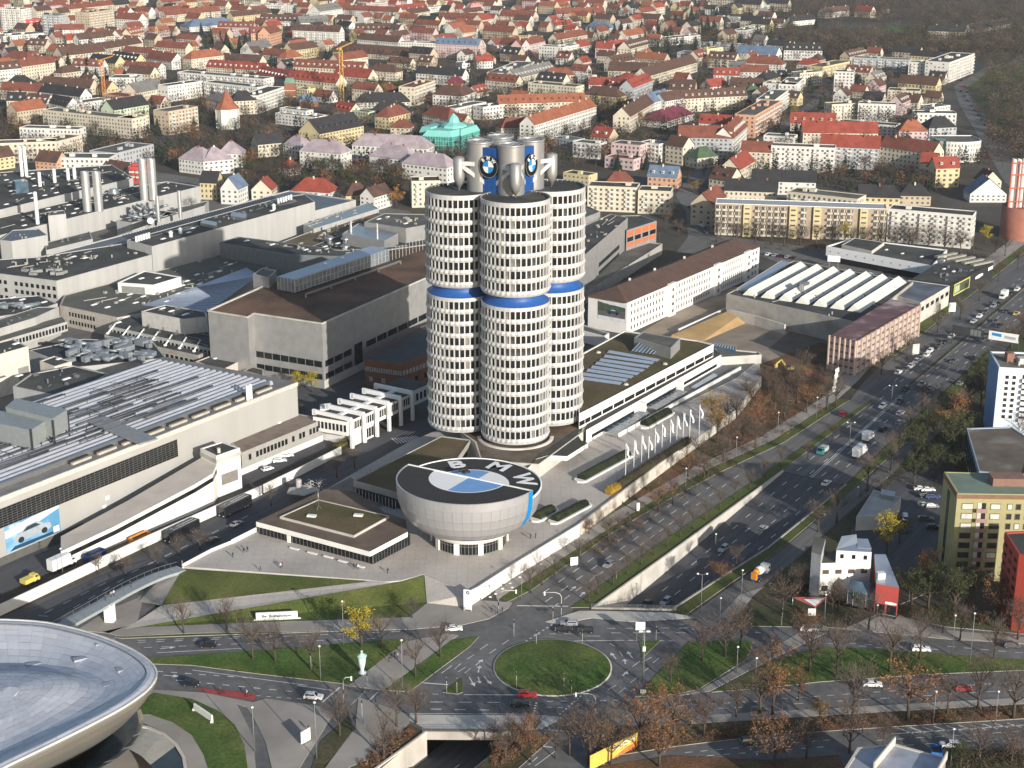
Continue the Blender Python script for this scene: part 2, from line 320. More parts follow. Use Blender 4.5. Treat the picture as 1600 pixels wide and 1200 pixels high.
# strips along the avenue
slab('lawn', [ST(-3.5, -5.5), ST(0, -0.5), ST(119, 0.4), ST(203, -0.2), ST(203, -1.6), ST(142, -2.9), ST(94, -3.9), ST(40, -5.8)], grass_olive)
slab('lawn', [ST(8, 17.9), ST(34, 19.9), ST(60, 22.6), ST(119, 22.6), ST(195, 19), ST(286, 16.2), ST(290, 19), ST(195, 25.5), ST(160, 25.2), ST(60, 25.6), ST(34, 23.5), ST(9, 22)], grass_olive)
slab('lawn', [ST(-10, -21.3), ST(0, -19.9), ST(47, -20.7), ST(80, -18.7), ST(108, -15.7), ST(144, -9.9), ST(199, -8.1), ST(198, -12), ST(144, -13.8), ST(108, -20), ST(80, -22.2), ST(47, -23), ST(-8, -24.3)], grass_olive)
slab('pavement', [ST(-10, -24.5), ST(47, -23.2), ST(80, -22.4), ST(108, -20.2), ST(144, -14), ST(198, -12.2), ST(222, -14), ST(262, -19), ST(262, -27), ST(198, -17), ST(144, -18.5), ST(108, -24.5), ST(60, -27.5), ST(-6, -27.8)], pavement, z1=0.13)
slab('lawn', [ST(-8, -28), ST(60, -27.7), ST(60, -35), ST(-8, -30.4)], grass_olive, z1=0.15)
slab('fallen_leaves', [ST(60.2, -27.7), ST(108, -24.7), ST(144, -18.7), ST(198, -17.2), ST(262, -27.3), ST(262, -46), ST(210, -56), ST(120, -42), ST(60.2, -35.2)], leaves_g, z1=0.15)
slab('lawn', [ST(262, -13.5), ST(347, -17), ST(460, -21), ST(500, -23), ST(500, -27), ST(262, -20)], grass_olive, z1=0.14)
slab('pavement', [ST(263, -20.3), ST(500, -27.3), ST(500, -36), ST(263, -27)], pavement, z1=0.12)
slab('kerb_median', [ST(215, 5.0), ST(248, 4.4), ST(310, 2.4), ST(397, -1), ST(500, -5), ST(500, -6.5), ST(397, -2.6), ST(310, 1), ST(248, 3), ST(215, 4.3)], soil)
slab('fallen_leaves', [ST(10, 34.5), ST(30, 32), ST(60, 32.4), ST(195, 31.3), ST(340, 17), ST(520, 12), ST(520, 60), ST(160, 75), ST(70, 75), ST(25, 60)], soil)
sheet('car_park', PL([(1330, 830), (1400, 745), (1470, 720), (1490, 900), (1420, 900), (1330, 860)]), asphalt_new, 0.2)
sheet('car_park', PL([(1262, 430), (1335, 445), (1420, 445), (1470, 410), (1290, 398), (1200, 385), (1190, 400)]), asphalt_old, 0.02)
sheet('yard', PL([(1000, 520), (1115, 452), (1230, 440), (1310, 560), (1290, 610), (1180, 590), (1160, 555)]), mat('dirt', (0.31, 0.255, 0.195), 0.95, var=0.2, scale=0.08, fine=0.15, c2=(0.23, 0.19, 0.15), c2s=0.05), 0.01)
sheet('yard', PL([(1200, 545), (1250, 505), (1330, 530), (1330, 590), (1290, 605)]), mat('dark_dirt', (0.14, 0.118, 0.095), 0.95, var=0.2, scale=0.1, fine=0.2, c2=(0.13, 0.11, 0.085), c2s=0.06), 0.03)
sheet('factory_yard', PL([(-60, 955), (540, 690), (690, 620), (660, 560), (430, 590), (480, 640), (230, 790), (-60, 900)]), asphalt_new, 0.005)
sheet('factory_yard', PL([(-100, 700), (480, 560), (760, 420), (640, 330), (60, 240), (-100, 330)]), asphalt_old, -0.02)
sheet('park', PL([(1230, 75), (1370, 40), (1640, 30), (1640, 90), (1540, 100), (1480, 75), (1300, 80)]), soil, -0.02)
sheet('meadow', PL([(1300, 52), (1390, 40), (1440, 42), (1400, 52), (1290, 68)]), grass, 0.0)
sheet('meadow', PL([(1535, 108), (1640, 90), (1640, 130), (1510, 140)]), grass_olive, 0.0)
sheet('meadow', PL([(1515, 145), (1560, 140), (1640, 225), (1640, 262), (1570, 220)]), soil, 0.0)
# central island of the roundabout
b = MB(); c = P(863, 1042); prof = [(14.6, 0.0), (14.6, 0.16), (14.25, 0.17)]
b.lathe(prof, (c.x, c.y), 64); kerb_ring = struct('kerb', b, concrete_l)
b = MB(); b.lathe([(14.25, 0.17), (11, 0.5), (6, 0.85), (0.01, 1.0)], (c.x, c.y), 64); struct('lawn', b, grass)
RB = c
# ------------------------------------------------------------------ painted lines, one mesh per run of lines, children of their road
def quadline(b, a, c, w, z):
    d = (c-a); d.z = 0
    if d.length < 1e-4: return
    d.normalize(); n = Vector((-d.y, d.x, 0))*w/2
    p = [a-n, c-n, c+n, a+n]; b.poly([(q.x, q.y, z) for q in p])
def dashes(b, a, c, n, w=0.22, duty=0.45, z=0.035):
    for i in range(n): quadline(b, along(a, c, (i+0.0)/n), along(a, c, (i+duty)/n), w, z)
def run(parent, items, z=0.035, name='lane_marking'):
    b = MB()
    for it in items:
        a, c = P(*it[0]), P(*it[1]); n = it[2] if len(it) > 2 else 0; w = it[3] if len(it) > 3 else 0.22
        if n: dashes(b, a, c, n, w, z=z)
        else: quadline(b, a, c, w, z)
    return part(parent, name, b, linewhite) if parent.type == 'EMPTY' else link(name, b.mesh(name, linewhite), parent)
run(jroad, [((660, 1067), (700, 1070), 0, .45), ((725, 1085.5), (812, 1086), 0, .3), ((672, 1097), (850, 1098), 4, .3), ((673, 1108), (785, 1110), 3, .3), ((600, 1083), (695, 1085), 5), ((640, 1115), (840, 1116), 0, .2)])
run(jroad, [((882, 964), (790, 1022), 14, .35), ((926, 1072), (862, 1127), 14, .35)], name='crossing_line')
run(jroad, [((750, 1015), (762, 1007)), ((730, 1030), (741, 1023)), ((710, 1046), (720, 1037)), ((690, 1052), (706, 1040)), ((716, 1050), (728, 1042)), ((726, 1052), (736, 1044)), ((765, 1021), (775, 1014)), ((785, 1007), (795, 1000))])
run(jroad, [((855, 1012), (868, 1001), 0, .4), ((870, 1002), (990, 1000.5), 0, .3), ((948, 982), (1090, 981), 5), ((955, 989), (1090, 989), 4), ((975, 1000.5), (1060, 1001), 6), ((835, 991), (905, 990), 3), ((913, 994), (938, 994))])
run(jroad, [((988, 1042), (1000, 1033)), ((1003, 1035), (1018, 1027)), ((1020, 1036), (1030, 1028)), ((972, 1056), (981, 1048)), ((985, 1067), (995, 1059)), ((1005, 1050), (1013, 1044)), ((950, 1078), (962, 1071)), ((968, 1082), (977, 1075)), ((952, 1005), (961, 1010)), ((968, 1018), (973, 1026))])
run(jroad, [((855, 1096), (1040, 1093), 9), ((855, 1105), (905, 1107), 3), ((838, 1098), (832, 1122), 6, .5)])
run(jroad, [((862, 1128), (898, 1132), 8, .3), ((850, 1140), (900, 1144), 8, .3), ((824, 1163), (863, 1168), 0, .4), ((802, 1188), (813, 1177)), ((816, 1190), (845, 1167)), ((826, 1195), (840, 1183)), ((836, 1197), (870, 1172))])
run(jroad, [((215, 1004), (640, 986), 15), ((225, 1012), (600, 997), 14), ((245, 1020), (380, 1013), 0), ((215, 1001), (450, 992), 8)])
run(jroad, [((245, 1049), (400, 1060), 7, .3), ((275, 1063), (470, 1082), 8, .3), ((300, 1047), (480, 1071), 0), ((464, 1071), (520, 1079), 0, .25), ((504, 1097), (531, 1074), 0, .5), ((549, 1101), (571, 1080), 10, .3), ((565, 1106), (591, 1081), 0, .3), ((400, 1087), (480, 1093), 5), ((582, 1116), (598, 1104))])
run(jroad, [((1060, 982), (1180, 990), 6), ((1060, 975), (1200, 990), 7), ((1250, 1000), (1480, 1016), 9), ((1480, 1010), (1640, 1024), 6), ((1290, 1005), (1420, 1016), 5)])
run(jroad, [((1060, 1103), (1200, 1095), 6), ((1220, 1092), (1460, 1075), 10), ((1460, 1074), (1640, 1063), 7), ((1240, 1100), (1640, 1075), 12), ((1070, 1110), (1200, 1103), 5)])
run(jroad, [((1070, 1176), (1310, 1155), 10), ((1080, 1183), (1300, 1166), 9), ((1370, 1157), (1640, 1140), 9), ((1380, 1167), (1640, 1150), 8)])
b = MB()
for i in range(10):
    x = 1402+i*19; a, c = P(x, 1137-i*0.8), P(x+24, 1146-i*1.0); quadline(b, a, c, 0.3, 0.036)
quadline(b, P(1393, 1147), P(1600, 1133), 0.3, 0.036); link('parking_bay_line', b.mesh('parking_bay_line', linewhite), jroad)
def stline(road, lines, name='lane_marking'):
    b = MB()
    for t0, s0, s1, step, dl, z in lines:
        if step == 0: quadline(b, ST(s0, t0), ST(s1, t0), 0.22, z); continue
        s = s0
        while s < s1: quadline(b, ST(s, t0), ST(s+dl, t0), 0.25, z); s += step
    link(name, b.mesh(name, linewhite), road)
stline(avenue, [(-16.4, 0, 86, 8, 3.5, .035), (-13.0, -4, 98, 8, 3.5, .035), (-9.6, -6, 60, 6, 3, .035), (-9.6, 60, 110, 9, 3, .035)])
run(avenue, [((808, 946.5), (888, 947.5), 0, .5)], name='stop_line')
b = MB()
for t0 in (5.2, 9.2, 13.6, 17.6):
    s = 10
    while s < 116: quadline(b, ST(s, t0, zb(s)), ST(s+3.4, t0, 0), 0.25, zb(s+1.7)+0.12); s += 9
link('lane_marking', b.mesh('lane_marking', linewhite), sunken)
b = MB()
for i in range(40):
    s0 = -110+i*8 if i < 5 else -110
    if i < 5: quadline(b, ST(s0, 8), ST(s0+3.5, 8), 0.25, -6.2)
link('lane_marking', b.mesh('lane_marking', linewhite), sunken)
b = MB()
for f, t0, t1 in ((1, 4.5, -11.5), (1, -0.5, -7), (1, 13, 3.5), (1, 9, 0), (1, 17, 7)):
    s = 122
    while s < 500:
        k = (s-122)/378; 
        if not (t0 < 0 and s < 215): quadline(b, ST(s, t0+(t1-t0)*k), ST(s+4, t0+(t1-t0)*k), 0.28, 0.05)
        s += 12
link('lane_marking', b.mesh('lane_marking', linewhite), blvd)
b = MB(); quadline(b, ST(119, 10.3), ST(215, 5.6), 0.25, 0.05); quadline(b, ST(119, 11), ST(215, 6.3), 0.25, 0.05)
link('centre_line', b.mesh('centre_line', linewhite), blvd)
run(busroad, [((70, 958), (180, 903), 4, .25), ((115, 950), (205, 898), 4, .25), ((205, 895), (400, 800), 8, .25), ((60, 962), (75, 963))])
b = MB()
for i in range(9):
    a = along(P(612, 685), P(648, 681), i/8); c = along(P(622, 693), P(660, 688), i/8); quadline(b, a, c, 0.5, 0.04)
link('zebra_crossing', b.mesh('zebra_crossing', linewhite), busroad)
def arrow(b, x, y, x2, y2, z=0.036):
    a, c = P(x, y), P(x2, y2); d = (c-a).normalized(); n = Vector((-d.y, d.x, 0)); m = along(a, c, 0.62)
    quadline(b, a, m, 0.3, z); b.poly([(q.x, q.y, z) for q in (m-n*0.7, c, m+n*0.7)])
b = MB()
for q in ((743, 1040, 755, 1030), (747, 1051, 750, 1040), (733, 1058, 742, 1073), (756, 1057, 768, 1070), (747, 1058, 750, 1068), (963, 1030, 954, 1020), (988, 1028, 980, 1018), (977, 1038, 976, 1030), (973, 1056, 981, 1050), (890, 924, 900, 916), (906, 932, 914, 925), (925, 905, 935, 897), (806, 1187, 814, 1177), (250, 1014, 275, 1011), (255, 1055, 280, 1057)):
    arrow(b, *q, z=0.045)
link('lane_arrow', b.mesh('lane_arrow', linewhite), jroad)
# ------------------------------------------------------------------ raised plaza
ZP = 3.5
plaza_px = [(285, 885), (345, 852), (362, 846), (412, 822), (560, 735), (640, 690), (760, 640), (880, 575), (1000, 525), (1110, 540), (1185, 556), (1190, 590), (1150, 640), (1060, 706), (1000, 750), (905, 822), (800, 886), (735, 928), (663, 897), (627, 907), (600, 909), (575, 906)]
b = MB(); pts = PL(plaza_px, ZP); b.prism(pts, -0.1, ZP, 1, 0); plaza = struct('plaza', b, [paving, concrete_l])
def surf(name, pts, m):
    return sheet(name, [P(*p) for p in pts], m)
surf('paved_slope', [(663, 898, 3.52), (735, 928, 3.45), (722, 948, 0.15), (667, 942, 0.15)], paving)
surf('lawn', [(285, 889, 3.55), (576, 908, 3.55), (252, 946, 1.0)], grass_olive)
surf('ramp', [(252, 946, 0.98), (576, 908.5, 3.5), (600, 910, 3.5), (612, 911, 3.45), (190, 984, 0.1), (212, 972, 0.15)], paving)
surf('lawn', [(213, 980, 0.2), (603, 913, 3.4), (627, 909, 3.5), (662, 898, 3.5), (666, 941, 0.2), (636, 963, 0.2), (430, 971, 0.2)], grass_olive)
surf('paved_slope', [(285, 889, 3.5), (252, 946, 0.96), (216, 940, 0.2), (262, 893, 2.6)], concrete)
# parapet walls of the plaza
def lowwall(name, pts, z0, h, th, label, m, closed=False, cat='wall', seg=None):
    t = thing(name, label, cat, (pts[0].x, pts[0].y, z0)); n = len(pts)
    for i in range(n-1):
        a, c = Vector((pts[i].x, pts[i].y, 0)), Vector((pts[i+1].x, pts[i+1].y, 0)); L = (c-a).length; k = max(1, round(L/seg)) if seg else 1
        d = (c-a).normalized(); nn = Vector((-d.y, d.x, 0))*th/2
        for j in range(k):
            p, q = along(a, c, j/k)+d*(0.02 if j else 0), along(a, c, (j+1)/k)-d*0.02
            b = MB(); b.prism([p-nn, q-nn, q+nn, p+nn], z0, z0+h); part(t, 'wall_panel', b, m)
    return t
lowwall('parapet_wall', PL([(735, 928), (800, 886), (905, 822)], ZP), -0.05, ZP+0.75, 0.35, 'white retaining wall along the plaza edge below the bowl shaped building', white, seg=6)
lowwall('parapet_wall', PL([(905, 821), (1000, 749), (1060, 705)], ZP), 0, ZP+0.6, 0.5, 'ivy stained pale wall below the forecourt hedges', mat('stained_wall', (0.55, 0.5, 0.44), 0.9, var=0.1, c2=(0.25, 0.21, 0.16), c2s=0.25, c2t=0.55), seg=5)
lowwall('parapet_wall', PL([(285, 886), (330, 862), (372, 845)], ZP), ZP-0.4, 1.3, 0.3, 'cream parapet at the left end of the plaza beside the bus street', white)
lowwall('parapet_wall', PL([(362, 850), (415, 823)], ZP), ZP, 1.3, 0.3, 'short cream wall beside the glazed entrance hall', white)
FW = [P(-30, 976), P(0, 962), P(120, 905), P(230, 853), P(330, 808), P(409, 773)]
lowwall('street_wall', FW, 0, 3.1, 0.4, 'long white factory wall along the street with the two coaches', white, seg=7)
lowwall('street_wall', [P(412, 770), P(470, 742), P(533, 710)], 0, 2.8, 0.35, 'white factory wall in front of the small parking yard by the gatehouse', white, seg=7)
# ================================================================== the four cylinder tower
TX, TY, PHI = -2.05, 507.0, R(12)
lobe_dirs = [(math.sin(PHI), -math.cos(PHI)), (-math.cos(PHI), -math.sin(PHI)), (math.cos(PHI), math.sin(PHI)), (-math.sin(PHI), math.cos(PHI))]
LOBES = [(TX+15.2*a, TY+15.2*b) for a, b in lobe_dirs]
tower = thing('office_tower', 'tall office tower of four clustered white ribbed cylinders with blue waist band', 'tower', (TX, TY, 0))
panel_m = mat('cast_aluminium', (0.52, 0.52, 0.515), 0.5, metal=0.2, var=0.05, scale=0.5, fine=0.02)
blue_m = mat('blue_band', (0.02, 0.085, 0.29), 0.45, var=0.06, fine=0)
pmats = [panel_m, mat('cast_aluminium_b', (0.48, 0.48, 0.475), 0.5, metal=0.2, var=0.05, scale=0.5), mat('cast_aluminium_c', (0.55, 0.545, 0.53), 0.5, metal=0.2, var=0.05, scale=0.5)]
NB, FH = 40, 4.0; DA = 2*math.pi/NB
def bay(b, z, a, off=0.0):                      # cladding frame of one bay on one floor
    a0, a1 = a-DA/2, a+DA/2; w0, w1 = a-DA*0.375, a+DA*0.375
    def p(r, t, zz): return (r*math.cos(t), r*math.sin(t), z+zz)
    R0, R1, RI = 11.0, 11.2, 10.62
    zs = [0.0, 0.7, 1.5]
    rr = [R0, R1, R0+0.02]
    for i in range(2):
        for (t0, t1) in ((a0, a), (a, a1)):
            f = (-.04, -.14, -.04); g = (.0, .16, .03); e, h = (f, g) if t0 == a0 else (g, f)
            b.poly([p(rr[i]+e[i], t0, zs[i]), p(rr[i]+h[i], t1, zs[i]), p(rr[i+1]+h[i+1], t1, zs[i+1]), p(rr[i+1]+e[i+1], t0, zs[i+1])])
    b.poly([p(R0-0.04, a0, 1.5), p(R0, w0, 1.5), p(R0, w0, FH), p(R0-0.04, a0, FH)])
    b.poly([p(R0, w1, 1.5), p(R0-0.04, a1, 1.5), p(R0-0.04, a1, FH), p(R0, w1, FH)])
    b.poly([p(R0, w0, 1.5), p(RI, w0, 1.5), p(RI, w0, FH), p(R0, w0, FH)][::-1])
    b.poly([p(R0, w1, 1.5), p(RI, w1, 1.5), p(RI, w1, FH), p(R0, w1, FH)])
    b.poly([p(R0, w0, 1.5), p(R0, w1, 1.5), p(RI, w1, 1.5), p(RI, w0, 1.5)])
    b.poly([p(R0, w0, FH), p(RI, w0, FH), p(RI, w1, FH), p(R0, w1, FH)])
def pane(b, z, a):
    w0, w1 = a-DA*0.375, a+DA*0.375
    def p(r, t, zz): return (r*math.cos(t), r*math.sin(t), z+zz)
    b.poly([p(10.64, w0, 1.5), p(10.64, w1, 1.5), p(10.64, w1, FH), p(10.64, w0, FH)])
glassv = [glassd, mat('glass_blind', (0.17, 0.17, 0.16), 0.4, var=0.2, fine=0), mat('glass_mid', (0.05, 0.052, 0.052), 0.2, var=0.4, fine=0)]
FLOORS = [9.4+FH*i for i in range(11)]+[58.4+FH*i for i in range(7)]
b = MB(); bay(b, 0, 0); bay_mes = [b.mesh('facade_panel', m) for m in pmats]
wmes = []
for g in glassv:
    b = MB(); pane(b, 0, 0); wmes.append(b.mesh('window', g))
front_a = math.atan2(-LOBES[0][1], -LOBES[0][0])
NA = 16; a_list = [front_a+(i-NA/2+0.5)*DA for i in range(NA)]
for fz in FLOORS:
    for a in a_list:
        o = link('facade_panel', rnd.choice(bay_mes), tower, (LOBES[0][0]-TX, LOBES[0][1]-TY, fz), a)
        k = rnd.random(); link('window', wmes[0 if k < .76 else (2 if k < .94 else 1)], o)
def drum(skip):
    b, g = MB(), MB()
    for fz in FLOORS:
        for i in range(NB):
            if skip and i < NA: continue
            n0 = len(b.m); bay(b, fz, front_a+(i-NA/2+0.5)*DA); k = rnd.randrange(3); b.m[n0:] = [k]*(len(b.m)-n0)
            pane(g, fz, front_a+(i-NA/2+0.5)*DA)
            k = rnd.random(); g.m[-1] = 0 if k < .76 else (2 if k < .94 else 1)
    return b.mesh('facade_panels', pmats), g.mesh('windows', glassv)
f_me, f_g = drum(False); s_me, s_g = drum(True)
for i, (lx, ly) in enumerate(LOBES):
    link('facade_panels', s_me if i == 0 else f_me, tower, (lx-TX, ly-TY, 0), 0.0, 'stuff'); link('windows', s_g if i == 0 else f_g, tower, (lx-TX, ly-TY, 0), 0.0, 'stuff')
    for q in ([(11.0, 53.4), (11.03, 54.6), (10.75, 54.6)], [(11.0, 86.4), (11.05, 87.9), (10.75, 87.9), (10.75, 87.2)], [(4, 9.0), (9.8, 8.6), (10.9, 9.0), (11.03, 9.4)], [(9.0, 58.1), (10.7, 57.9), (11.03, 58.4)]):
        b = MB(); b.lathe(q, (lx, ly), 40, sm=False); part(tower, 'rim', b, panel_m)
    b = MB(); b.lathe([(10.76, 54.45), (10.2, 54.9), (9.3, 55.8), (9.0, 56.6), (9.0, 58.1)], (lx, ly), 40); part(tower, 'blue_band', b, blue_m)
    b = MB(); b.poly([(lx+10.78*math.cos(2*math.pi*j/40), ly+10.78*math.sin(2*math.pi*j/40), 87.3) for j in range(40)])
    for j in range(40):
        t = 2*math.pi*j/40; b.box((lx+10.3*math.cos(t), ly+10.3*math.sin(t), 87.6), (0.25, 0.9, 0.5), t)
    part(tower, 'roof', b, roofd)
b = MB(); b.box((TX, TY, 48), (17, 17, 78), PHI+R(45)); part(tower, 'core', b, panel_m)
b = MB(); b.box((TX, TY, 87.25), (21, 21, 0.4), PHI+R(45)); part(tower, 'roof', b, roofd)
b = MB(); b.cyl(TX, TY, 3, 9.2, 9.0, n=24); part(tower, 'plinth', b, glassd)
# roof structure
conc_steel = mat('brushed_cladding', (0.32, 0.32, 0.32), 0.42, metal=0.45, var=0.08, scale=0.3, fine=0.02, stretch=(1, 1, 0.15))
head = []
for i, (a, c) in enumerate(lobe_dirs):
    x, y = TX+8.3*a, TY+8.3*c; b = MB(); b.cyl(x, y, 87.4, 102.6, 4.3, n=32)
    b.lathe([(4.32, 94.9), (4.36, 95.0), (4.32, 95.1)], (x, y), 32); b.lathe([(4.3, 102.6), (4.4, 102.7), (4.4, 103.3), (4.2, 103.3), (4.2, 102.7)], (x, y), 32)
    for k in range(10):
        t = 2*math.pi*k/10; b.beam((x+4.3*math.cos(t), y+4.3*math.sin(t), 103.3), (x+4.3*math.cos(t+.63), y+4.3*math.sin(t+.63), 103.9), 0.12, 0.12)
    o = part(tower, 'core_cylinder', b, conc_steel)
    lx, ly = LOBES[i]; b = MB()
    b.lathe([(0.05, 87.4), (0.35, 88.3), (0.5, 88.35), (0.9, 89.2), (1.05, 89.25), (1.5, 90.6), (1.75, 91.2), (1.8, 92), (1.8, 97.9), (1.0, 98.4), (0.01, 98.5)], (lx, ly), 24)
    part(tower, 'hanger', b, conc_steel)
    b = MB(); z3 = Vector((0, 0, 1))
    for s in (-1, 1):
        px, py = -c*s, a*s; ra = Vector((lx-a*.6+px*1.4, ly-c*.6+py*1.4, 0)); rb = Vector((x-a*1.2+px*4.7, y-c*1.2+py*4.7, 0)); b.beam(ra+z3*96.4, rb+z3*96.4, .8, 1.3); b.beam(ra+z3*95.6, rb+z3*90.2, .8, 1.2)
    part(tower, 'bracket', b, mat('bracket_paint', (0.52, 0.52, 0.51), 0.6))
def text_mesh(s, size, depth=0.02, bold=0.02, name='letter'):
    cu = bpy.data.curves.new('tmp_text', 'FONT'); cu.body = s; cu.size = size; cu.extrude = depth/2; cu.offset = bold*size
    cu.align_x = 'CENTER'; cu.align_y = 'CENTER'; cu.resolution_u = 3
    o = bpy.data.objects.new('tmp_text', cu); COL.objects.link(o)
    bpy.context.view_layer.update()
    me = bpy.data.meshes.new_from_object(o.evaluated_get(bpy.context.evaluated_depsgraph_get()))
    bpy.data.objects.remove(o); bpy.data.curves.remove(cu); me.name = name; return me
rbk = mat('emblem_black', (0.012, 0.012, 0.014), 0.35, var=0.05, fine=0); rbl = mat('emblem_blue', (0.02, 0.25, 0.62), 0.4, var=0.04, fine=0)
rlb = mat('emblem_light_blue', (0.16, 0.33, 0.62), 0.6, var=0.06, fine=0)
def disc(r0, r1, z, a0=0.0, a1=2*math.pi, n=48):
    b = MB()
    for i in range(n):
        t0, t1 = a0+(a1-a0)*i/n, a0+(a1-a0)*(i+1)/n
        if r0 <= 0: b.poly([(0, 0, z), (r1*math.cos(t0), r1*math.sin(t0), z), (r1*math.cos(t1), r1*math.sin(t1), z)])
        else: b.poly([(r0*math.cos(t0), r0*math.sin(t0), z), (r1*math.cos(t0), r1*math.sin(t0), z), (r1*math.cos(t1), r1*math.sin(t1), z), (r0*math.cos(t1), r0*math.sin(t1), z)])
    return b
def roundel(parent, loc, rot, Rr):
    o = link('emblem', None, parent, loc, rot)
    b = disc(0, Rr, 0.0); b.lathe([(Rr, 0), (Rr, -0.7)], n=48); link('emblem_disc', b.mesh('emblem_disc', rbk), o)
    return o
for k, (sgn, wd) in enumerate(((-1, 0), (1, 0), (-1, 1), (1, 1))):
    ang = (R(-90)+PHI-R(45)) if k == 0 else (R(-90)+PHI+R(45)) if k == 1 else (R(90)+PHI-R(45)) if k == 2 else (R(90)+PHI+R(45))
    d = (math.cos(ang), math.sin(ang)); b = MB(); c = Vector((TX+8.4*d[0], TY+8.4*d[1], 94.6))
    b.box(c, (1.0, 5.6, 14.4), ang)
    for j in range(12):
        q = c+Vector((-d[1], d[0], 0))*(-2.6+j*0.473)+Vector((d[0], d[1], 0))*0.55; b.box(q, (0.14, 0.2, 14.3), ang)
    part(tower, 'blue_panel', b, blue_m)
    if k > 1: continue
    rot = (R(90), 0, ang+R(90)); cc = Vector((TX+10.0*d[0]-TX, TY+10.0*d[1]-TY, 96.0))
    Rr = 3.5
    b = disc(0, Rr, 0); b.lathe([(Rr, 0), (Rr, -1.0)], n=48); o = link('emblem', b.mesh('emblem', rbk), tower, cc, rot)
    b = disc(Rr*0.96, Rr*1.0, 0.02); link('emblem_edge', b.mesh('emblem_edge', alu), o)
    for q in range(4):
        b = disc(0, Rr*0.57, 0.05, q*math.pi/2, (q+1)*math.pi/2, 12); link('emblem_quadrant', b.mesh('emblem_quadrant', rbl if q % 2 else whitep), o)
    for ch, t in (('B', R(135)), ('M', R(90)), ('W', R(45))):
        link('letter', text_mesh(ch, 1.6, 0.02, 0.03), o, (Rr*0.775*math.cos(t), Rr*0.775*math.sin(t), 0.05), t-R(90)).data.materials.append(whitep)
# ================================================================== the bowl shaped museum
MX, MY, MR = -12.1, 418.3, 20.5
bowl = thing('museum_bowl', 'silver bowl shaped building with giant black white and blue emblem roof', 'museum', (MX, MY, 0))
silver = mat('silver_panel', (0.44, 0.44, 0.455), 0.4, metal=0.4, var=0.05, scale=0.25, fine=0.02)
prof = [(11.3, 8.2), (13.6, 9.0), (15.9, 10.3), (17.9, 12.1), (19.3, 14.4), (20.2, 17.2), (20.5, 20.3)]
NS = 48
b = MB(); b.lathe([(r-0.14, z) for r, z in prof], (MX, MY), 64); part(bowl, 'shell', b, mat('shell_joint', (0.2, 0.2, 0.2), 0.5, metal=0.6))
split_a = math.atan2(P(830, 768, 22).y-P(637, 727, 22).y, P(830, 768, 22).x-P(637, 727, 22).x)    # direction of the step across the roof
for i in range(len(prof)-1):
    b = MB(); (r0, z0), (r1, z1) = prof[i], prof[i+1]; g = 0.0012
    for k in range(2):
        t0 = -math.pi/NS+g+k*(2*math.pi/NS-2*g)/2; t1 = t0+(2*math.pi/NS-2*g)/2
        b.poly([(r0*math.cos(t0), r0*math.sin(t0), z0+.02), (r0*math.cos(t1), r0*math.sin(t1), z0+.02), (r1*math.cos(t1), r1*math.sin(t1), z1-.02), (r1*math.cos(t0), r1*math.sin(t0), z1-.02)], 0, True)
    me = b.mesh('shell_panel', silver)
    for j in range(NS): link('shell_panel', me, bowl, (0, 0, 0), 2*math.pi*j/NS)
# roof: front half stands higher than the rear half
ZF, ZR = 22.5, 20.6
fa0, fa1 = split_a-math.pi, split_a                                   # front half: clockwise side towards the viewer
b = MB(); b.lathe([(20.5, 20.3), (20.55, ZF+0.25), (20.2, ZF+0.3), (20.2, ZF)], (MX, MY), 40, sm=False, a0=fa0, a1=fa1)
sp = Vector((math.cos(split_a), math.sin(split_a), 0)); ctr = Vector((MX, MY, 0))
part(bowl, 'rim', b, silver)
b = MB(); b.lathe([(20.5, 20.3), (20.55, ZR+0.2), (20.1, ZR+0.25), (20.1, ZR)], (MX, MY), 40, a0=fa1, a1=fa0+2*math.pi); part(bowl, 'rim', b, whitep)
b = MB(); b.beam(ctr-sp*20.4+Vector((0, 0, ZF-0.8)), ctr+sp*20.4+Vector((0, 0, ZF-0.8)), 0.35, 2.2); part(bowl, 'roof_step', b, whitep)
felt = mat('emblem_roof_black', (0.035, 0.034, 0.034), 0.85, var=0.12, scale=0.4, fine=0.06)
up_a = R(57)                                                          # where the middle letter stands
c0 = P(728, 743, 21.5)
mv = P(775, 731.6, ZR)-ctr; up_a = math.atan2(mv.y, mv.x)
def half(r0, r1, q0, q1, m, nm, dz=0.0):
    for h, (a0, a1, z) in enumerate(((fa0, fa1, ZF), (fa1, fa0+2*math.pi, ZR))):
        for sh in (-2*math.pi, 0, 2*math.pi):
            lo, hi = max(a0, q0+sh), min(a1, q1+sh)
            if hi-lo > 1e-3:
                b = disc(r0, r1, z+dz, lo, hi, max(4, int((hi-lo)*10))); link(nm, b.mesh(nm, m), bowl, (0, 0, 0))
half(11.35, 20.2, 0, 2*math.pi, felt, 'roof_ring')
half(10.9, 11.35, 0, 2*math.pi, whitep, 'emblem_ring', 0.02)
for q in range(4):
    half(0, 10.9, up_a+q*math.pi/2-math.pi, up_a+(q+1)*math.pi/2-math.pi, whitep if q % 2 else rlb, 'emblem_quadrant', 0.02)
for ch, dt in (('B', R(46)), ('M', 0), ('W', R(-46))):
    t = up_a+dt; o = link('letter', text_mesh(ch, 7.6, 0.06, 0.03), bowl, (15.7*math.cos(t), 15.7*math.sin(t), ZR+0.06), t-R(90)); o.data.materials.append(whitep); o.scale = (1.15, 1, 1)
k0 = [(r+0.09, z) for r, z in prof[3:]]+[(20.66, ZF+0.2)]
b = MB(); b.lathe(k0, (MX, MY), 4, a0=fa1-0.105, a1=fa1-0.005); part(bowl, 'blue_stripe', b, mat('stripe_blue', (0.0, 0.23, 0.62), 0.45, var=0.02, fine=0))
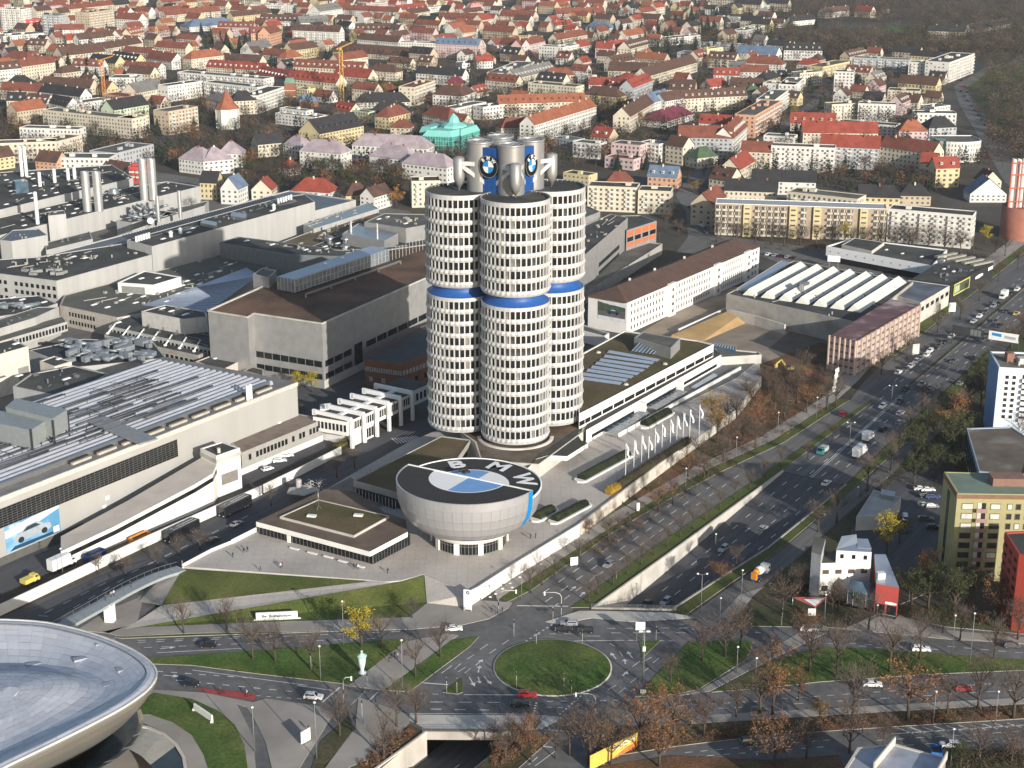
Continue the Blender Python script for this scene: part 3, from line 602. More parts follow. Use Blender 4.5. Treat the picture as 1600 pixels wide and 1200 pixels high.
b = MB(); b.lathe([(1.3, ZF), (1.3, ZF+0.3), (.8, ZF+0.6), (0.01, ZF+0.6)], (c0.x, c0.y), 16); b.box((c0.x-.8, c0.y+.6, ZF+.4), (2.4, .9, .7), 0.4); part(bowl, 'roof_hatch', b, darkm)
# base ring: white band, pillars and glazing
b = MB(); b.lathe([(11.2, 8.4), (11.2, 6.9), (10.8, 6.9)], (MX, MY), 64); part(bowl, 'base_band', b, white)
for i in range(10):
    t = R(-90)+i*2*math.pi/10+R(18); b = MB(); b.box((MX+10.85*math.cos(t), MY+10.85*math.sin(t), 5.2), (0.5, 1.5, 3.4), t); part(bowl, 'pillar', b, white)
b = MB(); b.lathe([(10.5, 3.5), (10.5, 6.9)], (MX, MY), 64); gl = part(bowl, 'base_glazing', b, glassd)
b = MB()
for i in range(64):
    t = 2*math.pi*i/64; b.box((MX+10.55*math.cos(t), MY+10.55*math.sin(t), 5.2), (0.1, 0.12, 3.4), t)
b.lathe([(10.62, 5.9), (10.62, 6.02)], (MX, MY), 64); part(gl, 'mullions', b, steel)
b = MB(); b.lathe([(10.4, 8.3), (11.2, 8.4)], (MX, MY), 48); part(bowl, 'soffit', b, darkm)
# ------------------------------------------------------------------ glazed low pavilions on the plaza
def glazed(t, a, c, z0, z1, n, nm='glazing', m=glassd, inset=0.0, pm=whitep):
    a = Vector((a[0], a[1], 0)); c = Vector((c[0], c[1], 0)); d = (c-a).normalized(); nn = Vector((d.y, -d.x, 0))
    b = MB(); p, q = a-nn*inset, c-nn*inset; b.poly([(p.x, p.y, z0), (q.x, q.y, z0), (q.x, q.y, z1), (p.x, p.y, z1)])
    o = part(t, nm, b, m); b = MB()
    for i in range(n+1): r = along(p, q, i/n)+nn*0.08; b.box((r.x, r.y, (z0+z1)/2), (0.09, 0.1, z1-z0), math.atan2(d.y, d.x))
    part(o, 'mullions', b, pm); return o
def roofprism(t, pts, z0, z1, m_side, m_top, nm='roof', parapet=0.0, pw=0.4):
    b = MB(); b.prism(pts, z0, z1, 0, 1)
    o = part(t, nm, b, [m_side, m_top])
    if parapet:
        n = len(pts); c = cen(pts); b = MB()
        for i in range(n):
            a, q = Vector((pts[i][0], pts[i][1], 0)), Vector((pts[(i+1) % n][0], pts[(i+1) % n][1], 0)); ia = a+(c-a).normalized()*pw*1.4; iq = q+(c-q).normalized()*pw*1.4
            b.poly([(a.x, a.y, z1+parapet), (q.x, q.y, z1+parapet), (iq.x, iq.y, z1+parapet), (ia.x, ia.y, z1+parapet)])
            b.poly([(ia.x, ia.y, z1), (ia.x, ia.y, z1+parapet), (iq.x, iq.y, z1+parapet), (iq.x, iq.y, z1)])
            b.poly([(a.x, a.y, z1), (q.x, q.y, z1), (q.x, q.y, z1+parapet), (a.x, a.y, z1+parapet)])
        part(t, 'parapet', b, m_side)
    return o
ent = thing('entrance_pavilion', 'low glazed entrance hall with white fascia and olive green roof on the plaza', 'pavilion', cen(PL([(400, 815), (578, 862), (520, 770)], 8)))
er = PL([(400, 815), (578, 862), (637, 831), (634, 812), (600, 800), (555, 768), (508, 764)], 8.0)
roofprism(ent, er, 6.5, 8.0, white, mat('roof_gravel_brown', (0.14, 0.105, 0.08), 0.95, var=0.25, scale=0.15, fine=0.2), 'roof_slab')
gi = PL([(406, 816), (577, 858), (628, 832)], 8.0)
e0, e1, e2 = (Vector((q.x, q.y, 0)) for q in er[:3])
ins = Vector((0.6, 1.6, 0))
glazed(ent, e0+ins, e1+ins, 3.5, 6.55, 30, pm=steel); glazed(ent, e1+ins, e2+ins*0.7, 3.5, 6.55, 13, pm=steel)
b = MB(); b.prism([e0+ins*1.5, e1+ins*1.5, e2+ins, er[4], er[5], er[6]], 3.5, 6.5); part(ent, 'interior', b, darkm)
q = along(e0, e1, 0.27)+ins; b = MB(); b.box((q.x, q.y-.2, 4.85), (1.0, 0.8, 2.7), -0.5); part(ent, 'pillar', b, white)
g = PL([(437, 808), (497, 781), (609, 807), (553, 838)], 8.5); roofprism(ent, g, 7.9, 8.5, concrete_l, roofgreen, 'raised_green_roof', 0.2, 0.35)
for x, y in ((487, 807), (560, 806)): p = P(x, y, 8.5); b = MB(); b.box((p.x, p.y, 8.75), (2.6, 1.3, 0.5), -0.2); part(ent, 'skylight', b, skyl)
p = P(498, 797, 8.5); b = MB(); b.tube([p, p+Vector((0, 0, 6.5))], 0.08, 5)
for k in range(3): b.tube([p+Vector((0, 0, 1.5)), p+Vector((1.1*math.cos(k*2.1), 1.1*math.sin(k*2.1), 0))], 0.05, 4)
part(ent, 'mast', b, steel)
low = thing('low_gallery', 'low brown green planted roof between the bowl building and the round tower', 'building', cen(PL([(553, 752), (690, 680)], 8)))
roofprism(low, PL([(552, 752), (690, 682), (735, 688), (700, 740), (640, 778), (618, 771)], 8.0), 6.3, 8.0, concrete, roofgreen, 'roof_slab', 0.25, 0.4)
lp = PL([(556, 757), (618, 776)], 7.6); glazed(low, lp[0], lp[1], 3.5, 6.4, 12)
b = MB(); b.prism(PL([(560, 756), (690, 688), (730, 694), (700, 742), (640, 780), (620, 777)], 7.0), 3.5, 6.3); part(low, 'wall', b, darkm)
for i, q in enumerate(([(514, 765), (548, 748), (575, 768), (545, 782)], [(560, 777), (590, 770), (612, 783), (590, 795)])):
    slab('terrace', PL(q, ZP), mat('terrace_slabs', (0.2, 0.175, 0.15), 0.9, var=0.15, scale=0.3), ZP-.05, ZP+0.5)
pod = thing('tower_podium', 'brown gravel roofed podium round the foot of the four cylinder tower', 'building', (TX, TY-8, 0))
roofprism(pod, PL([(742, 692), (720, 676), (770, 645), (915, 640), (911, 676), (842, 727), (800, 724), (752, 722)], 7.8), 3.4, 7.8, concrete_l, mat('podium_gravel', (0.16, 0.135, 0.11), 0.95, var=0.25, scale=0.2, fine=0.2, c2=(0.11, 0.075, 0.05), c2s=0.09), 'roof_slab', 0.3, 0.4)
b = MB(); c = LOBES[0]; b.lathe([(12.6, 7.8), (12.6, 8.15), (11.4, 8.15)], c, 40, a0=R(180), a1=R(360)); part(pod, 'ring_kerb', b, concrete_l)
# canopy in an S curve
can = thing('entrance_canopy', 'dark flat canopy with curved white fascia by the tower entrance', 'canopy', P(860, 700, 3.5))
cp = [(820, 737), (826, 727), (838, 717), (855, 712), (870, 712), (886, 713), (919, 692), (908, 688), (903, 680), (904, 676), (915, 667), (899, 672), (860, 698), (840, 711)]
cpts = PL(cp, 7.9); b = MB(); b.prism(cpts, 6.4, 7.9, 0, 1); part(can, 'canopy_roof', b, [white, roofd])
p = P(864, 722, 3.5); b = MB(); b.cyl(p.x, p.y, 3.5, 6.4, 0.9, n=16); part(can, 'column', b, white)
cg = PL([(823, 745), (830, 735), (840, 727), (855, 722)], 4.5)
b = MB()
for i in range(3): b.poly([(cg[i].x, cg[i].y+.6, 3.5), (cg[i+1].x, cg[i+1].y+.6, 3.5), (cg[i+1].x, cg[i+1].y+.6, 6.4), (cg[i].x, cg[i].y+.6, 6.4)])
part(can, 'glazing', b, glassd)
# ================================================================== blocks: offices, halls and works buildings
def outw(a, c, ctr):
    a = Vector((a[0], a[1], 0)); c = Vector((c[0], c[1], 0)); d = c-a; n = Vector((d.y, -d.x, 0))
    return (a, c) if n.dot((a+c)/2-Vector((ctr[0], ctr[1], 0))) > 0 else (c, a)
def ewin(t, pts, i, j, z0, z1, rows, cols, wf=.55, hf=.55, m=None, x0=0.0, x1=1.0, nm='windows', proud=0.06, skip=None, kind='stuff'):
    a0, c0 = pts[i], pts[j]; a, c = outw(a0, c0, cen(pts))
    if (a-Vector((a0[0], a0[1], 0))).length > 1e-3: x0, x1 = 1-x1, 1-x0
    b = MB(); b.wins(a, c, z0, z1, rows, cols, wf, hf, proud, 0, skip, x0, x1); return part(t, nm, b, m or glassd, kind if rows*cols > 1 else None)
def eband(t, pts, i, j, z0, z1, m, nm, x0=0.0, x1=1.0, proud=0.08):
    return ewin(t, pts, i, j, z0, z1, 1, 1, 1.0, 1.0, m, x0, x1, nm, proud)
def block(name, label, cat, px, z, wm, rm, z0=0.0, parapet=0.5, sky=(), pw=0.5, world=None, group=None):
    pts = world or PL(px, z); c = cen(pts); t = thing(name, label, cat, (c.x, c.y, z0), group=group)
    b = MB(); b.prism(pts, z0, z-0.02, 0, top=False); part(t, 'wall', b, wm)
    roofprism(t, pts, z-0.02, z, wm, rm, 'roof', parapet, pw)
    A_ = abs(sum(pts[i].x*pts[i-1].y-pts[i-1].x*pts[i].y for i in range(len(pts))))/2
    if A_ > 500 and 'hall' in name+cat or 'factory' in cat:
        r = random.Random(int(A_)); q = MB()
        for i in range(min(60, int(A_/60))):
            w = [r.random()**2 for _ in pts]; s_ = sum(w); p = Vector((sum(e*v.x for e, v in zip(w, pts))/s_, sum(e*v.y for e, v in zip(w, pts))/s_, z)); k = r.random()
            if k < .4: q.box((p.x, p.y, z+.3), (r.uniform(.6, 2.4), r.uniform(.6, 1.4), r.uniform(.5, 1.2)), R(57))
            elif k < .6: q.cyl(p.x, p.y, z, z+r.uniform(.6, 1.6), .35, n=7)
            else: q.beam(p+Vector((0, 0, .2)), along(p, c+Vector((0, 0, z)), r.uniform(.1, .4))+Vector((0, 0, .2)), .3, .25)
        part(t, 'roof_fittings', q, steel if r.random() < .5 else concrete, 'stuff')
    for s in sky:
        p = P(s[0], s[1], z); w = s[2] if len(s) > 2 else 2.2; a = R(57) if len(s) < 4 else s[3]
        b = MB(); b.box((p.x, p.y, z+0.15), (w, 1.3, 0.3), a, 0);
        q = MB(); cr, sr = math.cos(a), math.sin(a)
        def T(x, y, h): return (p.x+x*cr-y*sr, p.y+x*sr+y*cr, z+h)
        for k, (e, f) in enumerate(((1, 1), (-1, 1), (-1, -1), (1, -1))):
            g = ((1, 1), (-1, 1), (-1, -1), (1, -1))[(k+1) % 4]
            q.poly([T(e*w/2, f*.65, .2), T(g[0]*w/2, g[1]*.65, .2), T(g[0]*w/3, g[1]*.35, .6), T(e*w/3, f*.35, .6)])
        q.poly([T(w/3, .35, .6), T(-w/3, .35, .6), T(-w/3, -.35, .6), T(w/3, -.35, .6)])
        part(t, 'skylight', q, skyl)
    return t, pts
def chimney(label, x, ybot, ytop, zbase, r, pair=None, group=None, m=None):
    p = P(x, ybot, zbase); lo, hi = zbase, zbase+80
    for _ in range(40):
        k = (lo+hi)/2
        if Q((p.x, p.y, k))[1] > ytop: lo = k
        else: hi = k
    t = thing('chimney', label, 'chimney', p, group=group)
    for dx in ((0,) if pair is None else (0, pair)):
        b = MB(); b.lathe([(r, zbase), (r, lo)], (p.x+dx, p.y), 14); b.lathe([(r, lo), (r*.8, lo), (r*.8, lo-1)], (p.x+dx, p.y), 14)
        for k in (0.35, 0.68): zz = zbase+(lo-zbase)*k; b.lathe([(r*1.0, zz-.15), (r*1.1, zz), (r*1.0, zz+.15)], (p.x+dx, p.y), 14)
        part(t, 'flue', b, m or alu)
    return t
# ---------------------------------------------------------------- long low office behind the flags
t, pts = block('office_wing', 'low white two storey office with olive planted roof and rows of solar panels', 'office', [(905, 648), (923, 639), (1115, 539), (1090, 533), (976, 518), (893, 562)], 13, white, roofgreen, 3.4, 0.35)
ewin(t, pts, 1, 2, 7.8, 11.4, 1, 12, .9, .42, nm='window_band'); ewin(t, pts, 0, 1, 8.0, 11.2, 1, 2, .9, .5)
lo = PL([(916, 672), (1127, 554), (1117, 545), (921, 646)], 8.3); b = MB(); b.prism(lo, 3.4, 8.3, 0, 1); lt = part(t, 'lower_storey', b, [white, roofd])
ewin(t, lo, 0, 1, 3.9, 6.2, 1, 3, .9, .5, nm='window_band', x0=.02, x1=.98)
b = MB(); a, c = lo[0], lo[1]; n = Vector((0.8, -0.55, 0)).normalized()
b = MB()
for f in (0.36, 0.64): q = along(a, c, f)+n*0.9; b.box((q.x, q.y, 5.6), (1.2, 3.2, 4.8), R(57))
part(t, 'buttress', b, white)
rows = [((952, 549), (1031, 563)), ((946, 556), (1022, 567)), ((939, 562), (1015, 573)), ((933, 567), (1007, 579)), ((926, 573), (999, 584)), ((919, 578), (990, 589)), ((912, 584), (981, 594)), ((908, 590), (972, 599))]
pv = mat('solar_panel', (0.36, 0.43, 0.52), 0.3, metal=0.2, var=0.06, scale=0.5, fine=0)
for a, c in rows:
    p, q = P(*a, 13.2), P(*c, 13.2); d = Vector((0.0, -2.6, 0)); n = (q-p).normalized(); d = Vector((n.y, -n.x, 0))*2.0
    b = MB(); b.poly([p+Vector((0, 0, .5)), p+d, q+d, q+Vector((0, 0, .5))]); b.poly([p, p+Vector((0, 0, .5)), q+Vector((0, 0, .5)), q]); part(t, 'solar_panel_row', b, pv)
st, sp_ = block('roof_hut', 'grey rooftop plant room with sloping blue glass front on the planted roof', 'plant room', [(991, 528), (1048, 545), (1063, 530), (1004, 519)], 17.0, greyclad, roofg, 13.0, 0.2)
b = MB(); a = PL([(1004, 531), (1036, 537)], 16.6)+PL([(1020, 554), (987, 549)], 13.3); b.poly(a[::-1]); b.poly([a[0], a[3], Vector((a[0].x, a[0].y, 13.2))]); b.poly([a[1], Vector((a[1].x, a[1].y, 13.2)), a[2]]); go = part(st, 'sloping_glass', b, glassb)
b = MB()
for i in range(7): b.beam(along(a[0], a[1], i/6)+Vector((0, 0, .1)), along(a[3], a[2], i/6)+Vector((0, 0, .1)), .25, .15)
part(go, 'glazing_bar', b, alu)
for x, y in ((935, 551), (1039, 569), (978, 601)): p = P(x, y, 13); b = MB(); b.cyl(p.x, p.y, 13, 13.5, 1.0, .7, n=10); part(t, 'roof_vent', b, concrete_l)
for q in ([(941, 674), (996, 637), (1014, 645), (962, 680)], [(1009, 634), (1058, 609), (1074, 612), (1026, 640)]):
    pts2 = PL(q, 4.6); t2 = thing('lightwell', 'long glass covered lightwell in front of the %s end of the white office wing' % ('near' if q[0][0] < 1000 else 'middle'), 'lightwell', cen(pts2)+Vector((0, 0, 3.5)))
    b = MB(); b.prism(pts2, 3.45, 4.6, 0, 1); part(t2, 'glass_roof', b, [steel, glassb]); b = MB()
    for i in range(9): b.beam(along(pts2[0], pts2[1], i/8)+Vector((0, 0, .05)), along(pts2[3], pts2[2], i/8)+Vector((0, 0, .05)), .12, .1)
    part(t2, 'glazing_bar', b, alu)
slab('terrace', PL([(965, 682), (1150, 592), (1190, 560), (1128, 556), (1060, 605), (1010, 634)], ZP), mat('terrace_grey', (0.12, 0.125, 0.13), 0.6, var=0.1), ZP-.05, ZP+.2)
lowwall('parapet_wall', PL([(966, 683), (1060, 631), (1157, 578)], ZP), ZP, 1.4, 0.5, 'white parapet of the grey terrace beside the flagpoles', white, seg=9)
pts2 = PL([(1080, 604), (1115, 583), (1121, 586), (1087, 606)], 4.3); b = MB(); b.prism(pts2, 3.6, 4.3); t2 = thing('rooflight', 'pale blue strip rooflight on the grey terrace', 'rooflight', cen(pts2)); part(t2, 'glass_roof', b, roofblue)
t2, q = block('passage_roof', 'low concrete roof of the drive through at the far end of the office wing', 'canopy', [(1127, 560), (1190, 556), (1187, 552), (1117, 545), (1112, 541)], 6.5, concrete_l, roofg, 3.4)
t2 = thing('glass_strip', 'narrow green glass rooflight beside the end of the planted office roof', 'rooflight', P(1132, 542, 8)); b = MB(); g = PL([(1115, 540), (1150, 547), (1150, 542), (1118, 537)], 8); b.prism(g, 6, 8); o = part(t2, 'glass', b, glassb); b = MB()
for i in range(9): b.beam(along(g[0], g[1], i/8)+Vector((0, 0, .1)), along(g[3], g[2], i/8)+Vector((0, 0, .1)), .3, .2)
part(o, 'glazing_bar', b, alu)
# ---------------------------------------------------------------- long white four storey office with poster
WB = PL([(980, 472), (1187, 385)], 14.0); nn = (WB[1]-WB[0]).normalized(); nn = Vector((-nn.y, nn.x, 0))*19; WB += [WB[1]+nn, WB[0]+nn]
c = cen(WB); t = thing('white_office', 'long cream white four storey office with brown roof and a car poster on its end', 'office', c)
b = MB(); b.prism(WB, 0, 14.0, 0, top=False); part(t, 'wall', b, white)
brt = mat('brown_tile', (0.095, 0.058, 0.046), 0.85, var=0.15, scale=0.3, fine=0.1)
r0 = along(WB[0], WB[3], .5); r1 = along(WB[1], WB[2], .5); r0, r1 = along(r0, r1, .06), along(r0, r1, .93); r0.z = r1.z = 18.0
ev = [along(c+Vector((0, 0, 14)), Vector((q.x, q.y, 14)), 1.015) for q in WB]
b = MB(); b.poly([ev[0], ev[1], r1, r0]); b.poly([ev[1], ev[2], r1]); b.poly([ev[2], ev[3], r0, r1]); b.poly([ev[3], ev[0], r0]); b.prism(ev, 13.7, 13.98, top=False, bottom=True); ro = part(t, 'roof', b, brt)
for f in (.1, .3, .55, .8): q = along(r0, r1, f); b = MB(); b.box((q.x, q.y+1, 18.2), (1.0, .8, 1.4)); part(ro, 'chimney', b, concrete_l)
winw = mat('office_window', (0.11, 0.105, 0.09), 0.3, var=0.4, scale=0.8, fine=0)
for (x0, x1, n) in ((.02, .255, 11), (.335, .60, 14), (.68, .86, 11), (.88, .985, 4)):
    ewin(t, WB, 0, 1, .6, 13.3, 4, n, .38, .5, winw, x0, x1)
for x in (.275, .62, .865):
    a, c2 = along(WB[0], WB[1], x), along(WB[0], WB[1], x+.045); d = (c2-a).normalized(); n = Vector((d.y, -d.x, 0))*1.5
    b = MB(); b.prism([a, c2, c2+n, a+n], 0, 14.6); part(t, 'stair_bay', b, white); b = MB(); b.wins(a+n, c2+n, .6, 13.3, 4, 1, .3, .45, .06); part(t, 'windows', b, winw, 'stuff')
a, c2 = outw(WB[3], WB[0], cen(WB)); L = (c2-a).length
def flatprint(parent, a, c, z0, z1, shapes, proud=0.12):
    d = (c-a); n = Vector((d.y, -d.x, 0)).normalized()
    def T(u, v, k): q = a+d*u+n*(proud+0.02*k); return (q.x, q.y, z0+(z1-z0)*v)
    for k, (nm, m, pl) in enumerate(shapes):
        b = MB(); b.poly([T(u, v, k) for u, v in pl]); part(parent, nm, b, m)
CARP = [(.08, .30), (.10, .46), (.24, .52), (.38, .70), (.62, .72), (.78, .54), (.92, .48), (.95, .30), (.86, .24), (.18, .22)]
CARW = [(.28, .52), (.40, .66), (.58, .68), (.70, .54)]
def ellipse(cx, cy, rx, ry, n=14): return [(cx+rx*math.cos(2*math.pi*i/n), cy+ry*math.sin(2*math.pi*i/n)) for i in range(n)]
def fit(pl, x0, y0, sx, sy): return [(x0+u*sx, y0+v*sy) for u, v in pl]
po = thing('poster', 'large poster of a blue car in hills on the end of the cream office', 'poster', along(a, c2, .6))
pa, pc = along(a, c2, .26), along(a, c2, .965)
flatprint(po, pa, pc, 4.8, 12.8, [('poster_sheet', mat('poster_grey', (0.62, 0.64, 0.66), 0.6, fine=0), [(0, 0), (1, 0), (1, 1), (0, 1)]),
    ('poster_picture', mat('poster_road', (0.12, 0.11, 0.10), 0.6, var=0.3, scale=0.3), [(0, .2), (1, .2), (1, .75), (0, .95)]), ('poster_hill', mat('poster_hill', (0.06, 0.09, 0.055), 0.6, var=0.3), [(0, .45), (.45, .5), (1, .62), (1, .8), (.6, .86), (.25, .8), (0, .95)]),
    ('poster_car', mat('poster_car', (0.03, 0.045, 0.10), 0.4), fit(CARP, .3, .28, .52, .5)), ('poster_car_glass', mat('poster_glass', (0.35, 0.4, 0.46), 0.3), fit(CARW, .3, .28, .52, .5)),
    ('poster_car_wheel', mat('poster_wheel', (0.02, 0.02, 0.02)), ellipse(.43, .41, .04, .075)), ('poster_car_wheel', MATS['poster_wheel'], ellipse(.7, .41, .04, .075))])
t, pts = block('annex', 'small cream annex at the foot of the poster wall', 'annex', [(909, 508), (952, 522), (945, 527), (909, 518)], 4.5, white, roofg, 0)
# ---------------------------------------------------------------- hall with seven white saw tooth roofs
HB = PL([(1135, 460), (1345, 506), (1427, 441), (1240, 408)], 10.0)
t, _ = block('sawtooth_hall', 'concrete hall with seven long white roof lights side by side', 'hall', None, 10.0, concrete, roofd, 0, .3, world=HB)
shed = mat('shed_glazing', (0.70, 0.68, 0.60), 0.5, var=0.05, fine=0.02)
for i in range(7):
    f0, f1 = (1170, 462), (1333, 487); k0, k1 = (1254, 417), (1407, 440)
    a = P(f0[0]+(f1[0]-f0[0])*i/6+ (1 if i else 0), f0[1]+(f1[1]-f0[1])*i/6, 10); c = P(k0[0]+(k1[0]-k0[0])*i/6, k0[1]+(k1[1]-k0[1])*i/6, 10)
    d = (c-a).normalized(); n = Vector((d.y, -d.x, 0)); w = 2.9; z3 = Vector((0, 0, 1)); p = []
    for q, e in ((a, 2.0), (c, 0.0)): p += [q-n*w*1.0, q+n*w*1.0, q+d*e-n*1.0+z3*2.5]
    b = MB(); b.poly([p[1], p[4], p[5], p[2]]); b.poly([p[0], p[1], p[2]]); b.poly([p[3], p[5], p[4]]); so_ = part(t, 'roof_light', b, shed)
    b = MB(); b.poly([p[0], p[2], p[5], p[3]]); part(so_, 'shed_back', b, roofblue)
    b = MB()
    for j in range(1, 12): b.beam(along(p[1], p[4], j/12)+z3*.05, along(p[2], p[5], j/12)+z3*.05, .15, .12)
    part(so_, 'glazing_bar', b, whitep)
p = P(1252, 459, 10); b = MB(); b.cyl(p.x, p.y, 10, 14.5, 1.0, n=10); b.box((p.x+2, p.y+2, 14), (4, 1.6, 1.2), .9); part(t, 'roof_vent', b, steel)
t2, q = block('hall_roof', 'blue grey flat roofed strip to the left of the white roof lights', 'hall', [(1172, 455), (1235, 410), (1222, 407), (1150, 452)], 10.6, concrete, roofblue, 9.9, .2)
# ---------------------------------------------------------------- car park tower with lattice facade
GB = PL([(1338, 533), (1437, 476), (1392, 467), (1297, 524)], 13.8)
t = thing('parking_deck', 'dark red parking deck with pale vertical ribs and rounded openings', 'car park', cen(GB))
pink = mat('deck_frame', (0.55, 0.42, 0.35), 0.8, var=0.08); dred = mat('deck_wall', (0.16, 0.085, 0.075), 0.85, var=0.2, scale=0.2)
b = MB(); b.prism(GB, 0, 13.7, 0, 1); part(t, 'wall', b, [dred, mat('deck_roof', (0.17, 0.095, 0.10), 0.8, var=0.3, scale=0.12, c2=(0.33, 0.26, 0.26), c2s=0.12, c2t=.58)])
for (i, j, n) in ((0, 1, 14), (3, 0, 5)):
    a, c2 = outw(GB[i], GB[j], cen(GB)); d = (c2-a).normalized(); nn = Vector((d.y, -d.x, 0)); L = (c2-a).length; ang = math.atan2(d.y, d.x)
    for k in range(n+1):
        q = along(a, c2, k/n)+nn*.35; b = MB(); b.box((q.x, q.y, 7), (.5, .8, 14), ang); part(t, 'rib', b, pink)
    for fl in range(5):
        for k in range(n):
            zc = 1.4+fl*2.75; w = L/n*.38; h = .95; q0 = along(a, c2, (k+.5)/n)+nn*.25
            pl = [(math.copysign(abs(math.cos(x))**.5, math.cos(x))*w, math.copysign(abs(math.sin(x))**.5, math.sin(x))*h) for x in [2*math.pi*m/10 for m in range(10)]]
            b = MB(); b.poly([(q0.x+d.x*u, q0.y+d.y*u, zc+v) for u, v in pl]); b.poly([((q0-nn*.2).x+d.x*u*1.12, (q0-nn*.2).y+d.y*u*1.12, zc+v*1.15) for u, v in pl])
            part(t, 'opening', b, [mat('deck_screen', (0.42, 0.36, 0.33), 0.7, var=0.3, scale=0.4), pink][0])
    b = MB()
    for fl in range(6): b.beam(a+nn*.12+Vector((0, 0, .1+fl*2.75)), c2+nn*.12+Vector((0, 0, .1+fl*2.75)), .2, .35)
    part(t, 'slab_edge', b, dred)
# ---------------------------------------------------------------- low buildings along the boulevard
t, pts = block('workshop', 'grey low workshop with blue felt roof beyond the parking deck', 'workshop', [(1438, 474), (1484, 447), (1420, 438), (1390, 460)], 9, concrete_l, mat('felt_blue', (0.10, 0.115, 0.14), 0.7, var=0.25, scale=0.15, c2=(0.15, 0.17, 0.2), c2s=0.1), 0, .25)
ewin(t, pts, 0, 1, 4, 8, 1, 6, .6, .45)
t, pts = block('shop_hall', 'black fronted shop hall with flat grey roof beside the boulevard', 'shop', [(1486, 446), (1552, 411), (1522, 403), (1462, 414), (1424, 437)], 9, darkm, roofd, 0, .3, sky=((1490, 425), (1475, 421)))
ee = (pts[0], pts[1])
a, c2 = outw(pts[0], pts[1], cen(pts)); yel = mat('yellow_frame', (0.62, 0.55, 0.10), 0.6)
bb_ = thing('billboard', 'green billboard in a yellow frame on the black shop hall', 'billboard', along(a, c2, .2)); f0, f1 = (.05, .42) if (a-Vector((pts[0].x, pts[0].y, 0))).length < 1 else (.58, .95)
flatprint(bb_, along(a, c2, f0), along(a, c2, f1), 3.6, 8.8, [('frame', yel, [(0, 0), (1, 0), (1, 1), (0, 1)]), ('sheet', mat('board_green', (0.07, 0.09, 0.06), 0.6), [(.04, .1), (.96, .1), (.96, .9), (.04, .9)]), ('print', mat('board_print', (0.35, 0.42, 0.30), 0.6), [(.06, .2), (.35, .2), (.35, .8), (.06, .8)])], .5)
flatprint(t, along(a, c2, .55), along(a, c2, .74), 5.6, 7.4, [('sign', whitep, [(0, .2), (.5, 0), (1, .25), (.97, .8), (.5, 1), (.03, .75)])], .4)
flatprint(t, along(a, c2, .86), along(a, c2, .98), 6.2, 8.4, [('sign', whitep, [(0, .2), (1, .2), (1, .9), (0, .9)])], .4)
b = MB()
for i in range(5):
    p = P(1478+i*14, 399+i*3.2, 9.3); b.box((p.x, p.y, 9.5), (14, 2.2, .8), R(35))
part(t, 'roof_light', b, mat('roof_light_beige', (0.30, 0.28, 0.23), 0.7))
t, pts = block('car_dealership', 'long white flat roofed car dealership with glazed front', 'showroom', [(1291, 386), (1457, 417), (1480, 392), (1332, 374)], 7.2, whitep, roofd, 3.0, .6, sky=((1385, 391), (1410, 397), (1440, 402)))
b = MB(); ii = [along(cen(pts), q, .96) for q in pts]; b.prism(ii, 0, 3.05); part(t, 'glazed_front', b, glassd)
ewin(t, pts, 0, 1, 4.2, 6.4, 1, 12, .12, .3, steel)
t2, q = block('plant_deck', 'black flat roof block on top of the car dealership', 'penthouse', [(1315, 383), (1362, 393), (1382, 379), (1335, 372)], 8.6, concrete_l, roofd, 7.2, .2)
t = thing('sign_board', 'white sign panel standing in the car dealer yard', 'sign', P(1302, 422)); p = P(1302, 420); b = MB(); b.box((p.x, p.y, 5), (6, .3, 3), -.3); part(t, 'panel', b, whitep); b = MB(); b.box((p.x-2, p.y+.2, 1.8), (.2, .2, 3.6)); b.box((p.x+2, p.y-.8, 1.8), (.2, .2, 3.6)); part(t, 'post', b, steel)
# excavated yard: sandy bank, block wall, retaining edge
sand = mat('sand', (0.36, 0.24, 0.11), 0.95, var=0.15, scale=0.15, fine=0.15)
b = MB(); s0 = [P(1050, 523, 2.2), P(1135, 487, 4.2), P(1152, 495, 3.2), P(1165, 505, 0.05), P(1095, 535, 0.05), P(1045, 532, 0.05)]
b.poly([s0[0], s0[5], s0[4]]); b.poly([s0[0], s0[4], s0[2], s0[1]]); b.poly([s0[2], s0[4], s0[3]]); b.poly([s0[1], s0[2], s0[3], P(1140, 486, 0)]); struct('sand_bank', b, sand)
lowwall('block_wall', [P(1136, 497), P(1180, 508), P(1226, 522)], 0, 4.2, 1.0, 'pale block wall under the concrete hall beside the sand bank', concrete_l, seg=4)
lowwall('site_wall', [P(1060, 523), P(1100, 505), P(1133, 490)], 0, 2.6, .5, 'cream kerb wall along the top of the sand bank', white)
